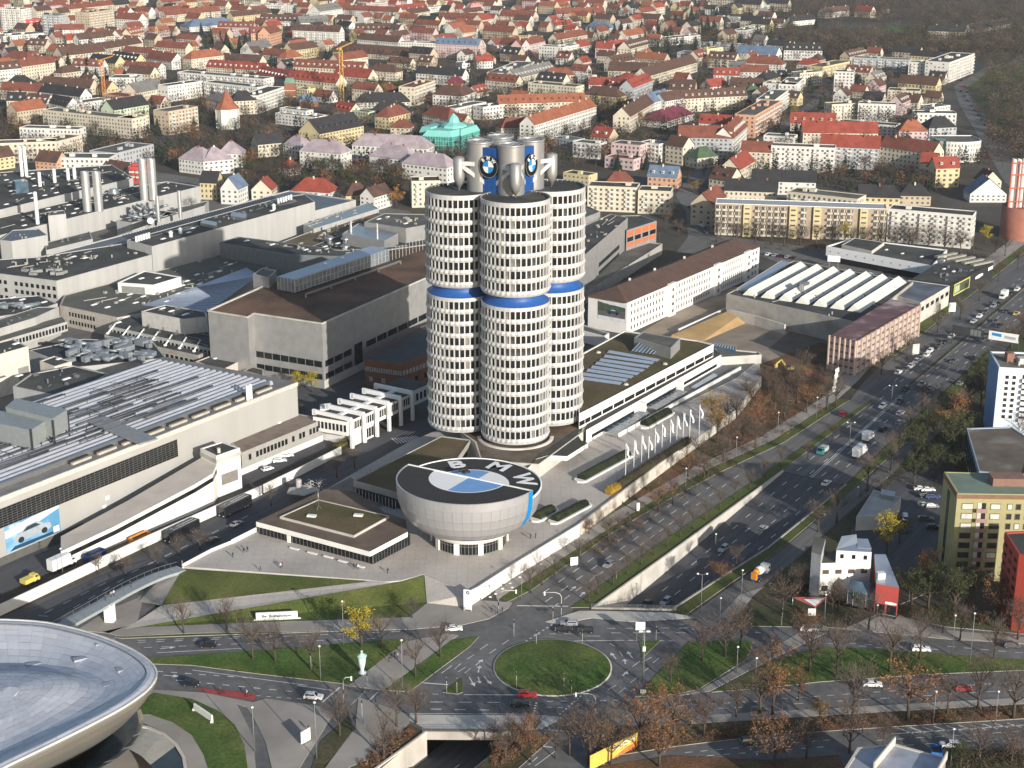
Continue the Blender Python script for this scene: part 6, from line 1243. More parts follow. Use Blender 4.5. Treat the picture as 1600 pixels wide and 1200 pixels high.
# gantry over the boulevard
gt_ = thing('sign_gantry', 'dark gantry with a white blue lettered sign over the boulevard', 'gantry', P(1490, 535)); a, e = P(1489, 513, 6.5), P(1538, 522, 6.5); w_e = P(1592, 530, 6.5)
a0_, e0_ = P(1489, 532, 0), P(1592, 556, 0)
b = MB(); b.beam(a, w_e, 1.0, .5); b.beam(Vector((a.x, a.y, 0)), a, .5, .5); b.beam(Vector((w_e.x, w_e.y, 0)), w_e, .5, .5); part(gt_, 'frame', b, darkm)
flatprint(gt_, Vector((a.x, a.y, 0)), Vector((e.x, e.y, 0)), 4.8, 8.2, [('back_panel', mat('gantry_dark', (.05, .055, .06), .6), [(0, 0), (1, 0), (1, 1), (0, 1)])]+[('grey_panel', mat('gantry_grey', (.2, .21, .21), .6), [(u, .12), (u+.1, .12), (u+.1, .85), (u, .85)]) for u in (.58, .7, .82)], .6)
e2 = P(1545, 523, 6.5)
flatprint(gt_, Vector((e2.x, e2.y-.5, 0)), Vector((w_e.x, w_e.y-.5, 0)), 5.0, 8.6, [('sign', whitep, [(0, 0), (1, 0), (.97, .5), (1, 1), (0, 1)]), ('blue_word', rbl, [(.1, .5), (.42, .42), (.42, .78), (.1, .82)]), ('grey_word', mat('word_grey', (.4, .42, .45), .6), [(.52, .35), (.9, .3), (.9, .62), (.52, .66)])], .6)
# white art banner hung between two tree trunks
t = thing('art_banner', 'ragged white banner hung between two bare trees by the avenue', 'banner', P(1300, 640)); a, e = P(1298, 640), P(1308, 634); b = MB()
for k in range(9): z = 6.5+k*.95; f = .15+.05*k+.1*(k % 2); b.poly([along(a, e, max(0, f-.3))+Vector((0, -.3, z)), along(a, e, min(1, f+.35))+Vector((0, -.3, z+.1)), along(a, e, min(1, f+.3))+Vector((0, -.3, z+.85)), along(a, e, max(0, f-.2))+Vector((0, -.3, z+.8))])
part(t, 'cloth', b, flagm, 'stuff')
# gantry-like outdoor sculpture of wire and shells beside the entrance hall
t = thing('wire_platform', 'grey boat like platform with wire structure beside the entrance hall', 'platform', P(470, 775)); p = P(470, 772, 1.5)
b = MB(); b.prism(PL([(448, 770), (475, 773), (500, 764), (480, 757), (452, 762)], 2.5), 2.1, 2.5, bottom=True); part(t, 'platform', b, concrete_l); p = P(467, 762, 2.5); b = MB(); b.cyl(p.x, p.y, 2.5, 5.2, .9, n=10); part(t, 'drum', b, concrete_l)
b = MB(); r = random.Random(3); c_ = P(493, 768, 3)
for i in range(60): v = Vector((r.uniform(-1, 1)*2.6, r.uniform(-1, 1)*2.2, r.uniform(0, 3.6))); v2 = v+Vector((r.uniform(-1.4, 1.4), r.uniform(-1.4, 1.4), r.uniform(-1, 1))); b.beam(c_+v, c_+v2, .07, .07)
part(t, 'wire_frame', b, concrete_l, 'stuff')
# ================================================================== the town behind: every house a thing
WC_ = dict(w=(.62, .605, .56), c=(.57, .51, .40), y=(.56, .47, .27), s=(.55, .32, .21), k=(.54, .41, .40), e=(.38, .39, .40), n=(.46, .38, .28), l=(.50, .58, .42), R=(.50, .07, .06), B=(.24, .10, .06))
RC_ = dict(r=(.19, .066, .044), R=(.27, .06, .04), o=(.28, .10, .055), b=(.10, .056, .042), d=(.035, .034, .036), g=(.17, .165, .155), p=(.34, .28, .30), u=(.13, .18, .26), t=(.14, .24, .19), k=(.5, .26, .24), m=(.16, .035, .055), G=(.07, .11, .06))
WN = dict(w='white', c='cream', y='yellow', s='salmon', k='pink', e='grey', n='beige', l='pale green', R='red', B='brick')
RN = dict(r='red', R='bright red', o='orange', b='brown', d='dark', g='grey', p='pale pink', u='blue', t='green', k='pink', m='dark red', G='dark green')
WM = {k: mat('wall_'+WN[k].replace(' ', '_'), v, .85, var=.07, scale=.15, fine=.03) for k, v in WC_.items()}
RM = {k: mat('roof_'+RN[k].replace(' ', '_'), v, .85, var=.2, scale=.2, fine=.12, fscale=1.2) for k, v in RC_.items()}
ROOFFLAT = {'g': roofg, 'd': roofd, 'b': mat('roof_flat_brown', (.12, .10, .08), .95, var=.2, scale=.15), 'r': RM['r'], 'R': RM['R'], 'u': RM['u'], 'y': roofg, 'c': roofg}
cwin = mat('town_window', (.10, .098, .094), .25, var=.5, scale=.3, fine=0)
MARKS = [('the teal office', 705, 225), ('the red cone tower', 352, 185), ('the yellow crane', 535, 130), ('the pink flats', 600, 260), ('the tower head', 790, 260), ('the long balcony block', 1250, 345), ('the white slab', 1500, 105), ('the tan high rise', 150, 35), ('the yellow hall', 520, 215), ('the white hospital', 340, 140), ('the orange flat block', 1195, 168), ('the curved office', 1500, 235), ('the orange row', 880, 180), ('the cream corner block', 650, 150), ('the church tower', 452, 150), ('the red brick tank', 1590, 330), ('the white cube', 1320, 130), ('the silver chimneys', 180, 290)]
HOUSES = []; FOOT = []; RECT = []
def house(x1, y1, x2, y2, h, d, roof='g', rc='r', wc='w', rh=None, world=None, dorm=None, balc=None, win=True):
    A, B = (P(x1, y1, h), P(x2, y2, h)) if world is None else world
    A, B = Vector((A.x, A.y, 0)), Vector((B.x, B.y, 0)); u = B-A; L = u.length; u = u.normalized(); n = Vector((u.y, -u.x, 0))
    mid = (A+B)/2
    if n.dot(Vector((0, 0, 0))-mid) < 0: n = -n; A, B = B, A; u = -u       # n faces the viewer, A left as seen from outside
    D = -n; C_, E_ = B+D*d, A+D*d; pts = [A, B, C_, E_]; ctr = (A+B+C_+E_)/4
    r = random.Random(int(abs(A.x*7.3+A.y*3.1+h*11))); Z = Vector((0, 0, 1))
    t = link('house', None, None, ctr); base = ctr
    b = MB()
    if roof == 'f':
        b.prism(pts, 0, h, 0, 0, top=False); part(t, 'wall', b, WM[wc]); roofprism(t, pts, h-.02, h, WM[wc], ROOFFLAT.get(rc, roofg), 'roof', .45, .25)
        b = MB()
        for i in range(max(1, int(L*d/260))):
            p = A+u*(L*r.uniform(.15, .85))+D*(d*r.uniform(.3, .7)); b.box((p.x, p.y, h+.9), (r.uniform(1.5, 4), r.uniform(1.5, 3), 1.8), math.atan2(u.y, u.x))
        part(t, 'roof_hut', b, WM[wc], 'stuff')
    else:
        rh = rh or min(.5*d, 7.2); b.prism(pts, 0, h, 0, top=False)
        o = .5; a_, b_, c_, e_ = A-u*o+n*o, B+u*o+n*o, C_+u*o-n*o, E_-u*o-n*o
        def zz(p, z): return Vector((p.x, p.y, z))
        ze = h-.25; rb = MB()
        if roof == 'g':
            r0, r1 = (A+E_)/2-u*o, (B+C_)/2+u*o
            rb.poly([zz(a_, ze), zz(b_, ze), zz(r1, h+rh), zz(r0, h+rh)]); rb.poly([zz(c_, ze), zz(e_, ze), zz(r0, h+rh), zz(r1, h+rh)])
            b.poly([zz(B, h), zz(C_, h), zz((B+C_)/2, h+rh-.25)]); b.poly([zz(E_, h), zz(A, h), zz((A+E_)/2, h+rh-.25)])
        elif roof == 'p':
            r0, r1 = (A+B)/2+n*o, (C_+E_)/2-n*o
            rb.poly([zz(e_, ze), zz(a_, ze), zz(r0, h+rh), zz(r1, h+rh)]); rb.poly([zz(b_, ze), zz(c_, ze), zz(r1, h+rh), zz(r0, h+rh)])
            b.poly([zz(A, h), zz(B, h), zz((A+B)/2, h+rh-.25)]); b.poly([zz(C_, h), zz(E_, h), zz((C_+E_)/2, h+rh-.25)])
        else:
            k = min(d*.48, L*.45); r0, r1 = (A+E_)/2+u*k, (B+C_)/2-u*k
            rb.poly([zz(a_, ze), zz(b_, ze), zz(r1, h+rh), zz(r0, h+rh)]); rb.poly([zz(c_, ze), zz(e_, ze), zz(r0, h+rh), zz(r1, h+rh)])
            rb.poly([zz(b_, ze), zz(c_, ze), zz(r1, h+rh)]); rb.poly([zz(e_, ze), zz(a_, ze), zz(r0, h+rh)])
        part(t, 'wall', b, WM[wc]); ro = part(t, 'roof', rb, RM[rc])
        b = MB()
        for i in range(max(1, int(L/14))):
            p = along(r0, r1, (i+.5)/max(1, int(L/14))+r.uniform(-.1, .1)*.5)+D*r.uniform(-1.5, 1.5); b.box((p.x, p.y, h+rh), (.9, .7, 1.8), math.atan2(u.y, u.x))
        part(ro, 'chimney', b, WM['c'] if r.random() < .5 else WM['B'], 'stuff')
        nd = dorm if dorm is not None else (int(L/5.5) if (r.random() < .5 and L > 14 and roof == 'g') else 0)
        if nd:
            b = MB()
            for i in range(nd):
                f = (i+.5)/nd; p = along(A, B, f)+D*(d*.17); zq = h+rh*.34
                b.box((p.x, p.y, zq+.55), (1.5, 2.0, 1.5), math.atan2(u.y, u.x), 0); q = p+n*1.03; b.box((q.x, q.y, zq+.6), (1.0, .08, .9), math.atan2(u.y, u.x), 1)
            part(ro, 'dormers', b, [WM['w'] if r.random() < .5 else RM[rc], cwin], 'stuff')
    if win:
        b = MB(); rows = max(1, round((h-.6)/2.9)); hf = r.uniform(.38, .5)
        b.wins(A, B, .5, h-.3, rows, max(2, round(L/r.uniform(2.6, 3.4))), r.uniform(.34, .46), hf, .06, 0, .06); b.wins(B, C_, .5, h-.3, rows, max(1, round(d/3.6)), .36, hf, .06, 0, .25); b.wins(E_, A, .5, h-.3, rows, max(1, round(d/3.6)), .36, hf, .06, 0, .25)
        part(t, 'windows', b, cwin, 'stuff')
        if balc or (balc is None and roof == 'f' and h > 9 and r.random() < .6) or (balc is None and h > 10 and r.random() < .3):
            b = MB(); nc = max(2, int(L/7))
            for i in range(nc):
                for k in range(1, rows):
                    p = along(A, B, (i+.5)/nc)+n*.7; z = .5+(h-.8)*k/rows; b.box((p.x, p.y, z+.5), (3.0, 1.3, 1.0), math.atan2(u.y, u.x))
            part(t, 'balconies', b, WM['w'], 'stuff')
    FOOT.append((ctr.x, ctr.y, max(L, d)/2)); RECT.append((ctr.x, ctr.y, u.x, u.y, L/2, d/2)); sx, sy = Q((ctr.x, ctr.y, h))
    kind = ('apartment block' if roof == 'f' and h > 9.5 else 'flat roofed building' if roof == 'f' else 'terrace' if L > 30 else 'house')
    HOUSES.append((t, kind, wc, rc, roof, h, L, sx, sy, any(c.name.startswith('roof') for c in t.children)))
    t.name = {'apartment block': 'apartment_block', 'flat roofed building': 'flat_roofed_building', 'terrace': 'house_row', 'house': 'house'}[kind]
    t['category'] = 'building' if roof == 'f' else 'house'
    return t
T = """0 14 33 15 26 20 f g w|0 30 33 31 14 14 f g w|33 31 63 30 14 14 f g R|65 24 91 25 22 18 f g e|139 20 178 15 24 20 f d n|103 15 178 7 10 12 g r c|180 29 216 31 13 16 g r w 7|85 47 131 46 8 12 g r w|5 57 69 52 6 25 f g w|43 70 70 71 8 12 g b c|78 78 100 80 6 12 g b n|104 63 124 62 9 12 g R c|124 62 165 58 10 12 g b w|162 57 187 55 9 12 g b c|188 56 205 53 9 12 g r w|205 54 225 50 10 12 g o c|165 76 222 67 9 12 g b c|98 87 165 80 9 16 g b c 8|138 95 180 99 9 13 g d y|172 90 212 95 9 12 g d y|228 90 268 96 8 14 g r w|192 103 247 106 11 12 g r w 4|-10 110 33 106 16 12 g b w|35 104 86 97 15 12 g r c|112 102 158 104 9 12 g r w|170 122 214 122 11 22 f g w|62 133 140 138 6 14 g b c|8 131 45 132 6 14 h d w|0 140 62 143 8 12 g r c|62 143 125 151 9 12 g d w|10 157 38 157 7 12 g d c|38 158 72 161 7 12 g b w|74 160 104 166 7 12 g d w|215 145 255 137 10 16 g g c|160 147 197 152 10 14 f r s|115 163 173 155 8 14 f g w|178 172 232 163 10 14 g d l|66 172 206 187 14 14 f g c|207 186 233 180 14 14 f g c|263 175 309 167 17 15 f g n|88 222 128 212 13 14 f g c|-10 225 87 222 13 14 f g c|30 200 122 203 12 12 f g w|-25 250 22 243 8 12 g b y|55 251 88 254 8 12 g b s|86 247 170 248 10 18 f g w|163 263 195 268 6 10 g b w|182 240 240 226 10 22 f g e|201 261 221 262 10 10 f R R|260 24 345 17 9 12 g r c|365 26 425 20 9 12 g b y|500 18 535 13 14 16 g g w|390 7 458 9 9 14 f g w|296 42 372 37 6 25 h u w|340 42 395 43 10 12 g r k|392 52 422 51 13 13 g r s|422 53 440 48 13 14 g r s|457 47 530 50 15 12 g b w|395 78 425 72 5 15 g g w|405 32 470 33 6 18 g b w|470 36 515 34 6 18 g g w|299 92 350 86 11 13 h o c|345 93 405 97 6 12 g b c|322 104 412 110 8 12 g R c|400 115 450 125 8 14 g R c|446 122 525 130 12 14 g R c|458 104 566 109 10 13 g r c|277 113 412 124 12 14 f g w|318 128 402 137 13 12 f d w|262 135 317 127 13 12 f d w|402 150 444 136 14 14 f d w|461 138 480 140 8 10 f g y|478 133 505 136 8 12 f g y|468 159 497 157 5 10 h u B|430 177 492 184 8 15 f g w|437 169 478 174 11 8 f g w|362 158 402 156 11 14 h d c|322 153 350 160 9 10 h g w|500 209 568 196 11 20 g d y 9|403 226 445 222 9 12 g d c|279 247 318 252 9 16 h p w|318 252 365 248 9 18 h p w|340 240 378 240 9 14 h p w|442 225 470 229 9 12 h p w|468 235 533 240 11 14 h p w|312 285 338 286 10 12 g d y|372 296 387 289 9 11 g u w 7|424 297 433 290 6 12 g R c 6|455 297 515 301 5 14 h R w|452 263 470 260 5 10 h R w|572 6 606 4 12 12 f g k|535 15 622 19 8 12 g r w|622 16 668 11 8 12 g R c|640 22 672 17 8 12 g b c|668 12 698 9 7 12 f g w|735 12 756 11 10 10 h k k|685 30 770 32 5 30 g r c|526 38 545 41 6 10 g d w|545 36 560 36 6 10 f g w|555 47 612 47 5 16 g b w|608 42 637 38 6 10 f g w|558 61 622 66 10 12 g b w|622 66 680 68 14 12 f g w|680 68 748 71 14 12 g u k|520 80 640 88 5 25 g b c|605 97 640 100 7 10 g b c|520 117 575 122 12 14 g R c|575 110 618 113 8 12 h b c|650 114 722 119 9 12 g d w|728 86 755 80 6 10 g b w|745 96 770 95 7 10 g R w|712 97 722 100 8 8 f g w|648 137 680 126 15 14 f r c|556 160 640 159 5 14 h d w|575 176 640 177 6 16 h d w|547 172 575 176 8 8 f g l|520 170 546 175 7 12 g R c|676 147 722 150 9 14 h b w|722 150 742 143 8 12 h b w|695 130 722 131 6 12 h m w|712 170 760 160 10 12 f g w|755 168 795 163 10 12 f g w|660 178 700 186 8 14 h r w|690 188 722 193 6 12 g r c|610 199 640 200 8 12 h r c|550 226 668 232 10 14 h p w|577 243 640 250 10 14 h p w|628 254 698 262 10 14 h p w|643 284 688 283 15 14 f d c|540 306 582 303 6 12 h b y|585 308 612 300 8 10 g b w|780 25 832 27 6 20 g r c|870 22 945 20 6 14 g r k|868 40 895 37 6 10 g R c|915 42 952 44 5 16 h u w|795 57 845 58 8 12 f g y|780 68 815 72 11 12 g r k|815 72 852 64 11 12 g r k|872 62 918 54 11 12 g r c|842 72 880 74 13 14 f g w|881 74 905 70 12 14 f g w|930 75 956 76 10 12 g R k|957 74 985 71 9 12 g R k|985 76 1015 68 9 14 g b c|960 98 992 93 9 12 g b c|790 115 835 97 6 18 f g w|808 122 868 108 7 14 g g c|825 130 900 136 12 14 f d c|850 118 900 117 7 12 h r c|903 117 925 119 8 8 f g w|920 132 950 133 9 12 g R w|950 133 990 137 10 12 g R w|990 137 1020 125 14 12 g R e|780 162 915 158 11 12 g o c|836 195 932 166 14 12 g o w|783 200 850 196 8 12 h r c|1013 119 1090 97 9 14 g b c|1045 140 1085 141 9 26 g b y|950 110 1010 112 7 20 g b c|985 182 1022 160 12 13 g b c|1022 160 1050 152 12 13 g u w|1068 154 1168 149 11 12 g b c|1040 158 1068 153 12 12 g b w|1040 190 1085 177 5 20 h m w|1180 181 1220 158 16 15 f g s|1210 157 1232 141 14 14 f g w|1192 130 1242 133 13 16 f g w|1243 133 1256 122 13 14 f g w|1115 117 1155 118 9 12 g R w|1157 112 1200 113 8 12 g r w|1160 98 1222 101 8 16 h r w|1110 136 1137 133 7 12 g R w|1140 135 1190 137 8 14 g b e|1165 143 1190 143 7 10 h G w|1150 82 1212 86 7 16 g u w|1058 82 1105 85 6 18 f g e|1090 68 1180 72 6 14 f g e|1105 77 1130 74 13 10 f g y|1225 78 1285 79 10 13 g d w|1245 100 1280 102 9 10 h R w|1250 115 1285 112 12 12 f b c|1286 105 1330 96 10 16 f g y|1304 112 1334 113 17 14 f d w|1331 90 1420 94 14 14 f g e|1420 97 1462 99 16 14 f g w|1484 98 1523 84 18 22 f d w|1387 141 1437 143 8 16 f d c|1300 164 1340 162 12 12 f b c|1341 162 1400 164 13 12 f b w|1429 177 1495 178 10 14 f d w|1460 168 1485 165 8 14 f g w|1450 48 1508 50 10 12 g d c|1520 46 1580 36 5 12 g d w|1335 16 1360 18 8 12 g R c|1380 14 1390 14 5 8 h R k|1060 214 1145 216 14 14 g r e|1146 216 1168 196 14 14 g r w|1092 192 1140 195 14 12 g R w|1040 226 1067 230 12 12 g b c|1090 247 1122 243 7 12 h G c|1156 265 1180 251 10 13 g R c|1158 236 1205 238 12 12 g r c|1205 228 1305 232 16 12 f b w|1193 212 1240 215 8 12 f g w|1175 282 1275 285 8 12 g d w|1108 278 1140 283 7 14 g b c|1132 297 1214 300 7 12 g d c|1230 300 1340 312 10 14 f g c|1342 307 1406 309 9 12 g d y|1113 320 1135 306 12 12 g r n|1235 192 1305 194 9 14 g R c|1255 207 1372 208 9 14 g R c|1282 228 1374 232 14 14 g R e|1375 228 1457 240 15 13 g r c|1308 190 1400 197 8 12 f d w|1405 205 1450 205 9 14 h o k|1452 200 1495 198 9 14 h d e|1463 263 1500 262 12 12 g R y|1437 254 1462 256 10 12 g R c|1516 303 1573 303 5 14 p u w 9|1405 305 1455 306 6 12 h d n|918 291 995 294 14 14 f d c|997 298 1048 300 13 14 f d c|880 270 920 275 6 10 f d y|895 222 935 226 10 12 f g w|955 224 1000 228 12 14 f g k|1000 222 1030 226 12 12 f g w|945 245 990 250 7 12 f r k|865 215 895 220 8 12 f g e|1012 275 1057 278 7 12 g u s|948 283 990 283 4 10 h r c|1535 284 1565 283 8 12 p b c 6|1100 25 1150 28 6 12 f g w|1045 60 1095 55 8 14 f g w|1165 48 1195 40 9 14 f g w|1240 33 1275 30 6 12 g d w|1290 20 1330 16 7 12 g b w"""
for row in T.split('|'):
    q = row.split(); v = [float(x) for x in q[:6]]
    house(*v, q[6], q[7], q[8], float(q[9]) if len(q) > 9 else None)
# ---- special buildings of the town
def reg(t, lab, cat, px): tag(t, lab, cat); FOOT.append((t.location.x, t.location.y, 14))
p = P(352, 171, 15); t = thing('cone_roof_tower', 'white octagonal tower with tall red cone roof', 'tower', (p.x, p.y, 0)); b = MB(); b.lathe([(8.6, 0), (8.6, 15)], (p.x, p.y+8), 8, sm=False, a0=R(22.5), a1=R(382.5)); part(t, 'wall', b, WM['w']); b = MB(); b.lathe([(9.3, 14.8), (5.5, 19), (2.2, 25.5), (.02, 28)], (p.x, p.y+8), 8, sm=False, a0=R(22.5), a1=R(382.5)); part(t, 'roof', b, RM['o']); b = MB()
for k in range(8): a = R(22.5+45*k); b.box((p.x+8.6*math.cos(a), p.y+8+8.6*math.sin(a), 7.5), (.5, .5, 15), a)
part(t, 'corner_strips', b, WM['c'])
p = P(453, 163); t = thing('church_tower', 'brick church tower with pale green pitched cap', 'tower', p); b = MB(); b.box((p.x, p.y+5, 8.5), (8.5, 8.5, 17), .1); part(t, 'wall', b, WM['B']); b = MB(); b.lathe([(6.4, 17), (4.2, 21)], (p.x, p.y+5), 4, sm=False, a0=R(51), a1=R(411)); b.poly([(p.x-3, p.y+2, 21), (p.x+3, p.y+2, 21), (p.x+3, p.y+8, 21), (p.x-3, p.y+8, 21)]); part(t, 'roof', b, RM['t']); b = MB()
for z in (6, 11): b.box((p.x, p.y+5, z), (8.8, 8.8, .4), .1)
part(t, 'string_course', b, WM['c'])
teal = mat('teal_copper', (.20, .52, .46), .5, var=.05); tealg = mat('teal_glass', (.05, .22, .20), .2, var=.4, scale=.4, fine=0)
tz = 12.0; t = thing('teal_office', 'teal green glass office with mansard roofs and a central glass pyramid', 'office', P(711, 240))
c1, c2_, c3 = P(660, 212, tz), P(705, 214, tz), P(742, 206, tz); d1 = (c1-c2_).normalized()
wings = [([c1, c2_, c2_+Vector((14, 20, 0)), c1+Vector((14, 20, 0))]), ([P(720, 212, tz), P(750, 203, tz), P(750, 203, tz)+Vector((-12, 17, 0)), P(720, 212, tz)+Vector((-12, 17, 0))]), ([P(655, 206, tz), P(672, 208, tz), P(672, 208, tz)+Vector((12, 20, 0)), P(655, 206, tz)+Vector((12, 20, 0))])]
for w in wings:
    b = MB(); b.prism(w, 0, tz, 0, top=False); wo = part(t, 'wing', b, tealg); cc = cen(w)
    tp = [along(Vector((q.x, q.y, 0)), cc, .2)+Vector((0, 0, tz+3.6)) for q in w]; b = MB()
    for i in range(4): j = (i+1) % 4; b.poly([Vector((w[i].x, w[i].y, tz)), Vector((w[j].x, w[j].y, tz)), tp[j], tp[i]])
    b.poly(tp); part(wo, 'mansard_roof', b, teal); b = MB()
    for i in range(4):
        a, e = w[i], w[(i+1) % 4]; k = max(3, int((e-a).length/1.8))
        for s in range(k+1): r = along(a, e, s/k); b.box((r.x, r.y, tz/2), (.22, .22, tz))
        for zz in (.2, 3, 6, 9, 11.8): b.beam(Vector((a.x, a.y, zz)), Vector((e.x, e.y, zz)), .25, .3)
    part(wo, 'mullions', b, teal)
cc = P(708, 203, 15); b = MB(); cc.y += 6; b.lathe([(11, tz), (8.5, 17), (4.2, 19), (3.2, 22), (.02, 25)], (cc.x, cc.y+4), 8, sm=False); part(t, 'glass_pyramid', b, teal)
p = P(1500, 221, 13); t = thing('curved_building', 'curved white office with glass corner beside the bend of the road', 'office', (p.x, p.y, 0)); FOOT.append((p.x, p.y, 16))
pts = [(p.x+15*math.cos(R(a)), p.y+4+10*math.sin(R(a))) for a in range(190, 361, 17)]+[(p.x+14, p.y+22), (p.x-14, p.y+22)]
b = MB(); b.prism(pts, 0, 13, 0, top=False); part(t, 'wall', b, WM['w']); roofprism(t, [Vector((q[0], q[1], 0)) for q in pts], 12.98, 13, WM['w'], roofg, 'roof', .6, .2); b = MB()
for i in range(9):
    for r_ in range(4): b.wins(pts[i], pts[i+1], .8+r_*3, 3.4+r_*3, 1, 2, .3, .6, .06)
part(t, 'windows', b, cwin, 'stuff'); b = MB(); b.prism([(p.x-15.2, p.y+2), (p.x-10, p.y-4), (p.x-9, p.y+3), (p.x-15.2, p.y+9)], 0, 14); part(t, 'glass_corner', b, mat('green_glass', (.10, .17, .14), .2))
# long balcony block with yellow stair towers
def balcony_block(x1, y1, x2, y2, h, d, label, wall, n, towers, rm):
    A, B = P(x1, y1, h), P(x2, y2, h); A.z = B.z = 0; u = (B-A); L = u.length; u = u.normalized(); nrm = Vector((u.y, -u.x, 0))
    t = thing('balcony_block', label, 'apartment block', (A+B)/2); pts = [A, B, B-nrm*d, A-nrm*d]; ang = math.atan2(u.y, u.x)
    b = MB(); b.prism(pts, 0, h, 0, top=False); part(t, 'wall', b, wall); roofprism(t, pts, h-.02, h, whitep, rm, 'roof', .3, .2)
    b = MB()
    for k in range(5):
        z = .6+k*(h-.8)/5
        for i in range(n):
            f = (i+.5)/n
            if any(abs(f-tw) < .045 for tw in towers): continue
            p = A+u*(L*f); w = L/n*.82; q = p+nrm*.04; b.box((q.x, q.y, z+1.5), (w, .1, 2.2), ang, 1); q = p+nrm*.75
            b.box((q.x, q.y, z+.45), (w, 1.4, .95), ang, 0); q = p+nrm*.1; b.box((q.x+u.x*w*.2, q.y+u.y*w*.2, z+1.6), (w*.22, .1, 1.8), ang, 0)
    part(t, 'balconies', b, [mat('balcony_cream', (.52, .47, .38), .8, var=.12, scale=.1), cwin], 'stuff')
    for tw in towers:
        p = A+u*(L*tw)+nrm*.6; b = MB(); b.box((p.x, p.y, h/2), (L*.045, 1.5, h), ang); o = part(t, 'stair_tower', b, WM['y']); b = MB()
        for k in range(6): q = p+nrm*.8; b.box((q.x, q.y, 1.6+k*2.7), (2.4, .1, .8), ang)
        part(o, 'windows', b, cwin, 'stuff')
    return t
balcony_block(1118, 318, 1386, 327, 17, 13, 'very long yellow apartment slab with brown balconies and grey roof', mat('slab_wall', (.36, .29, .22), .85), 26, (.19, .46, .60, .87), mat('roof_pale_grey', (.36, .37, .38), .7, var=.08))
t = house(1388, 327, 1520, 338, 17, 12, 'f', 'd', 'w', balc=True)
for hx, hy in ((1250, 335), (1450, 335), (705, 210)): q = P(hx, hy, 0); FOOT.append((q.x, q.y, 30))
# red brick tank with pipes
p = P(1602, 376); t = thing('brick_tank', 'round red brick tank with tall pale red banded pipes at the right edge', 'tank', p); b = MB(); b.lathe([(11, 0), (11, 17), (10.4, 17), (10.4, 16)], (p.x, p.y+8), 32); part(t, 'drum', b, mat('tank_brick', (.34, .14, .10), .85, var=.12, scale=.3)); b = MB(); b.lathe([(10.6, 16), (.01, 17.5)], (p.x, p.y+8), 32); part(t, 'cover', b, WM['B'])
for i in range(5): x = p.x-8.2+i*2.6; b = MB(); b.lathe([(1.3, 14), (1.3, 41), (1.0, 42)], (x, p.y+5), 12); o = part(t, 'pipe', b, mat('pipe_pale', (.55, .5, .48), .6)); 
b = MB()
for z in (20, 27, 34, 40): b.beam((p.x-10, p.y+3.4, z), (p.x+6, p.y+3.4, z), .5, .6)
for i in range(4): b.beam((p.x-9.6+i*4, p.y+3.3, 15), (p.x-9.6+i*4, p.y+3.3, 41), .5, .5)
part(t, 'red_frame', b, mat('frame_red', (.45, .10, .06), .7))
def crane(x, yb, yt, label, w, m, jib):
    p = P(x, yb); z = 0; lo, hi = 0, 90
    for _ in range(40):
        k = (lo+hi)/2
        if Q((p.x, p.y, k))[1] > yt: lo = k
        else: hi = k
    t = thing('tower_crane', label, 'crane', p); b = MB(); n = int(lo/w)
    for sx_ in (-1, 1):
        for sy_ in (-1, 1): b.beam((p.x+sx_*w/2, p.y+sy_*w/2, 0), (p.x+sx_*w/2, p.y+sy_*w/2, lo), .28, .28)
    for i in range(n):
        s = 1 if i % 2 else -1
        for sy_ in (-1, 1): b.beam((p.x-s*w/2, p.y+sy_*w/2, i*w), (p.x+s*w/2, p.y+sy_*w/2, (i+1)*w), .22, .22)
    part(t, 'mast', b, m); b = MB(); b.box((p.x, p.y-1, lo+.8), (1.8, 2, 2)); part(t, 'cab', b, m); b = MB()
    b.beam((p.x, p.y, lo+2), (p.x+jib[0], p.y+jib[1], lo+2), .9, .9); b.beam((p.x, p.y, lo+2), (p.x-jib[0]*.3, p.y-jib[1]*.3, lo+2), .9, .9); part(t, 'jib', b, m)
crane(535, 160, 78, 'tall yellow lattice tower crane standing among the red roofs', 2.6, mat('crane_yellow', (.55, .33, .08), .6), (6, 42))
crane(163, 150, 97, 'orange crane mast above the orange scaffolded building', 2.2, mat('crane_orange', (.55, .25, .07), .6), (3, 26))
crane(246, 68, 44, 'slim beige crane among the far brown roofs', 2.2, mat('crane_beige', (.5, .36, .2), .6), (-4, 30))
# ---- fill the gaps between the traced houses
def clear(x, y, m): return all(abs((x-a)*c+(y-b_)*e) > l+m or abs((y-b_)*c-(x-a)*e) > w+m for a, b_, c, e, l, w in RECT)
def free(x, y, r): return all((x-a)**2+(y-b_)**2 > (r+q)**2 for a, b_, q in FOOT)
frnd = random.Random(21); far_b = []
cand = []
for gy in range(0, 64):
    for gx in range(-45, 46):
        s_, t_ = gy*33.0, gx*30.0
        x = s_*math.sin(R(33))+t_*math.cos(R(33))+frnd.uniform(-7, 7); y = 900+s_*math.cos(R(33))-t_*math.sin(R(33))+frnd.uniform(-6, 6)
        if y < 880 or y > 2500: continue
        sx, sy = Q((x, y, 0))
        if not (-40 < sx < 1640) or sy > 300: continue
        if sx > 1225 and sy < 88: continue
        if sx > 1480 and 60 < sy < 300: continue
        if sy > 170 and frnd.random() < .75 or sy > 235: continue
        if sx < 330 and sy > 268: continue
        if abs(sx-1265-(sy-160)*-.9) < 12 and 95 < sy < 240: continue
        cand.append((y, x, sx, sy))
cand.sort(); nf = 0
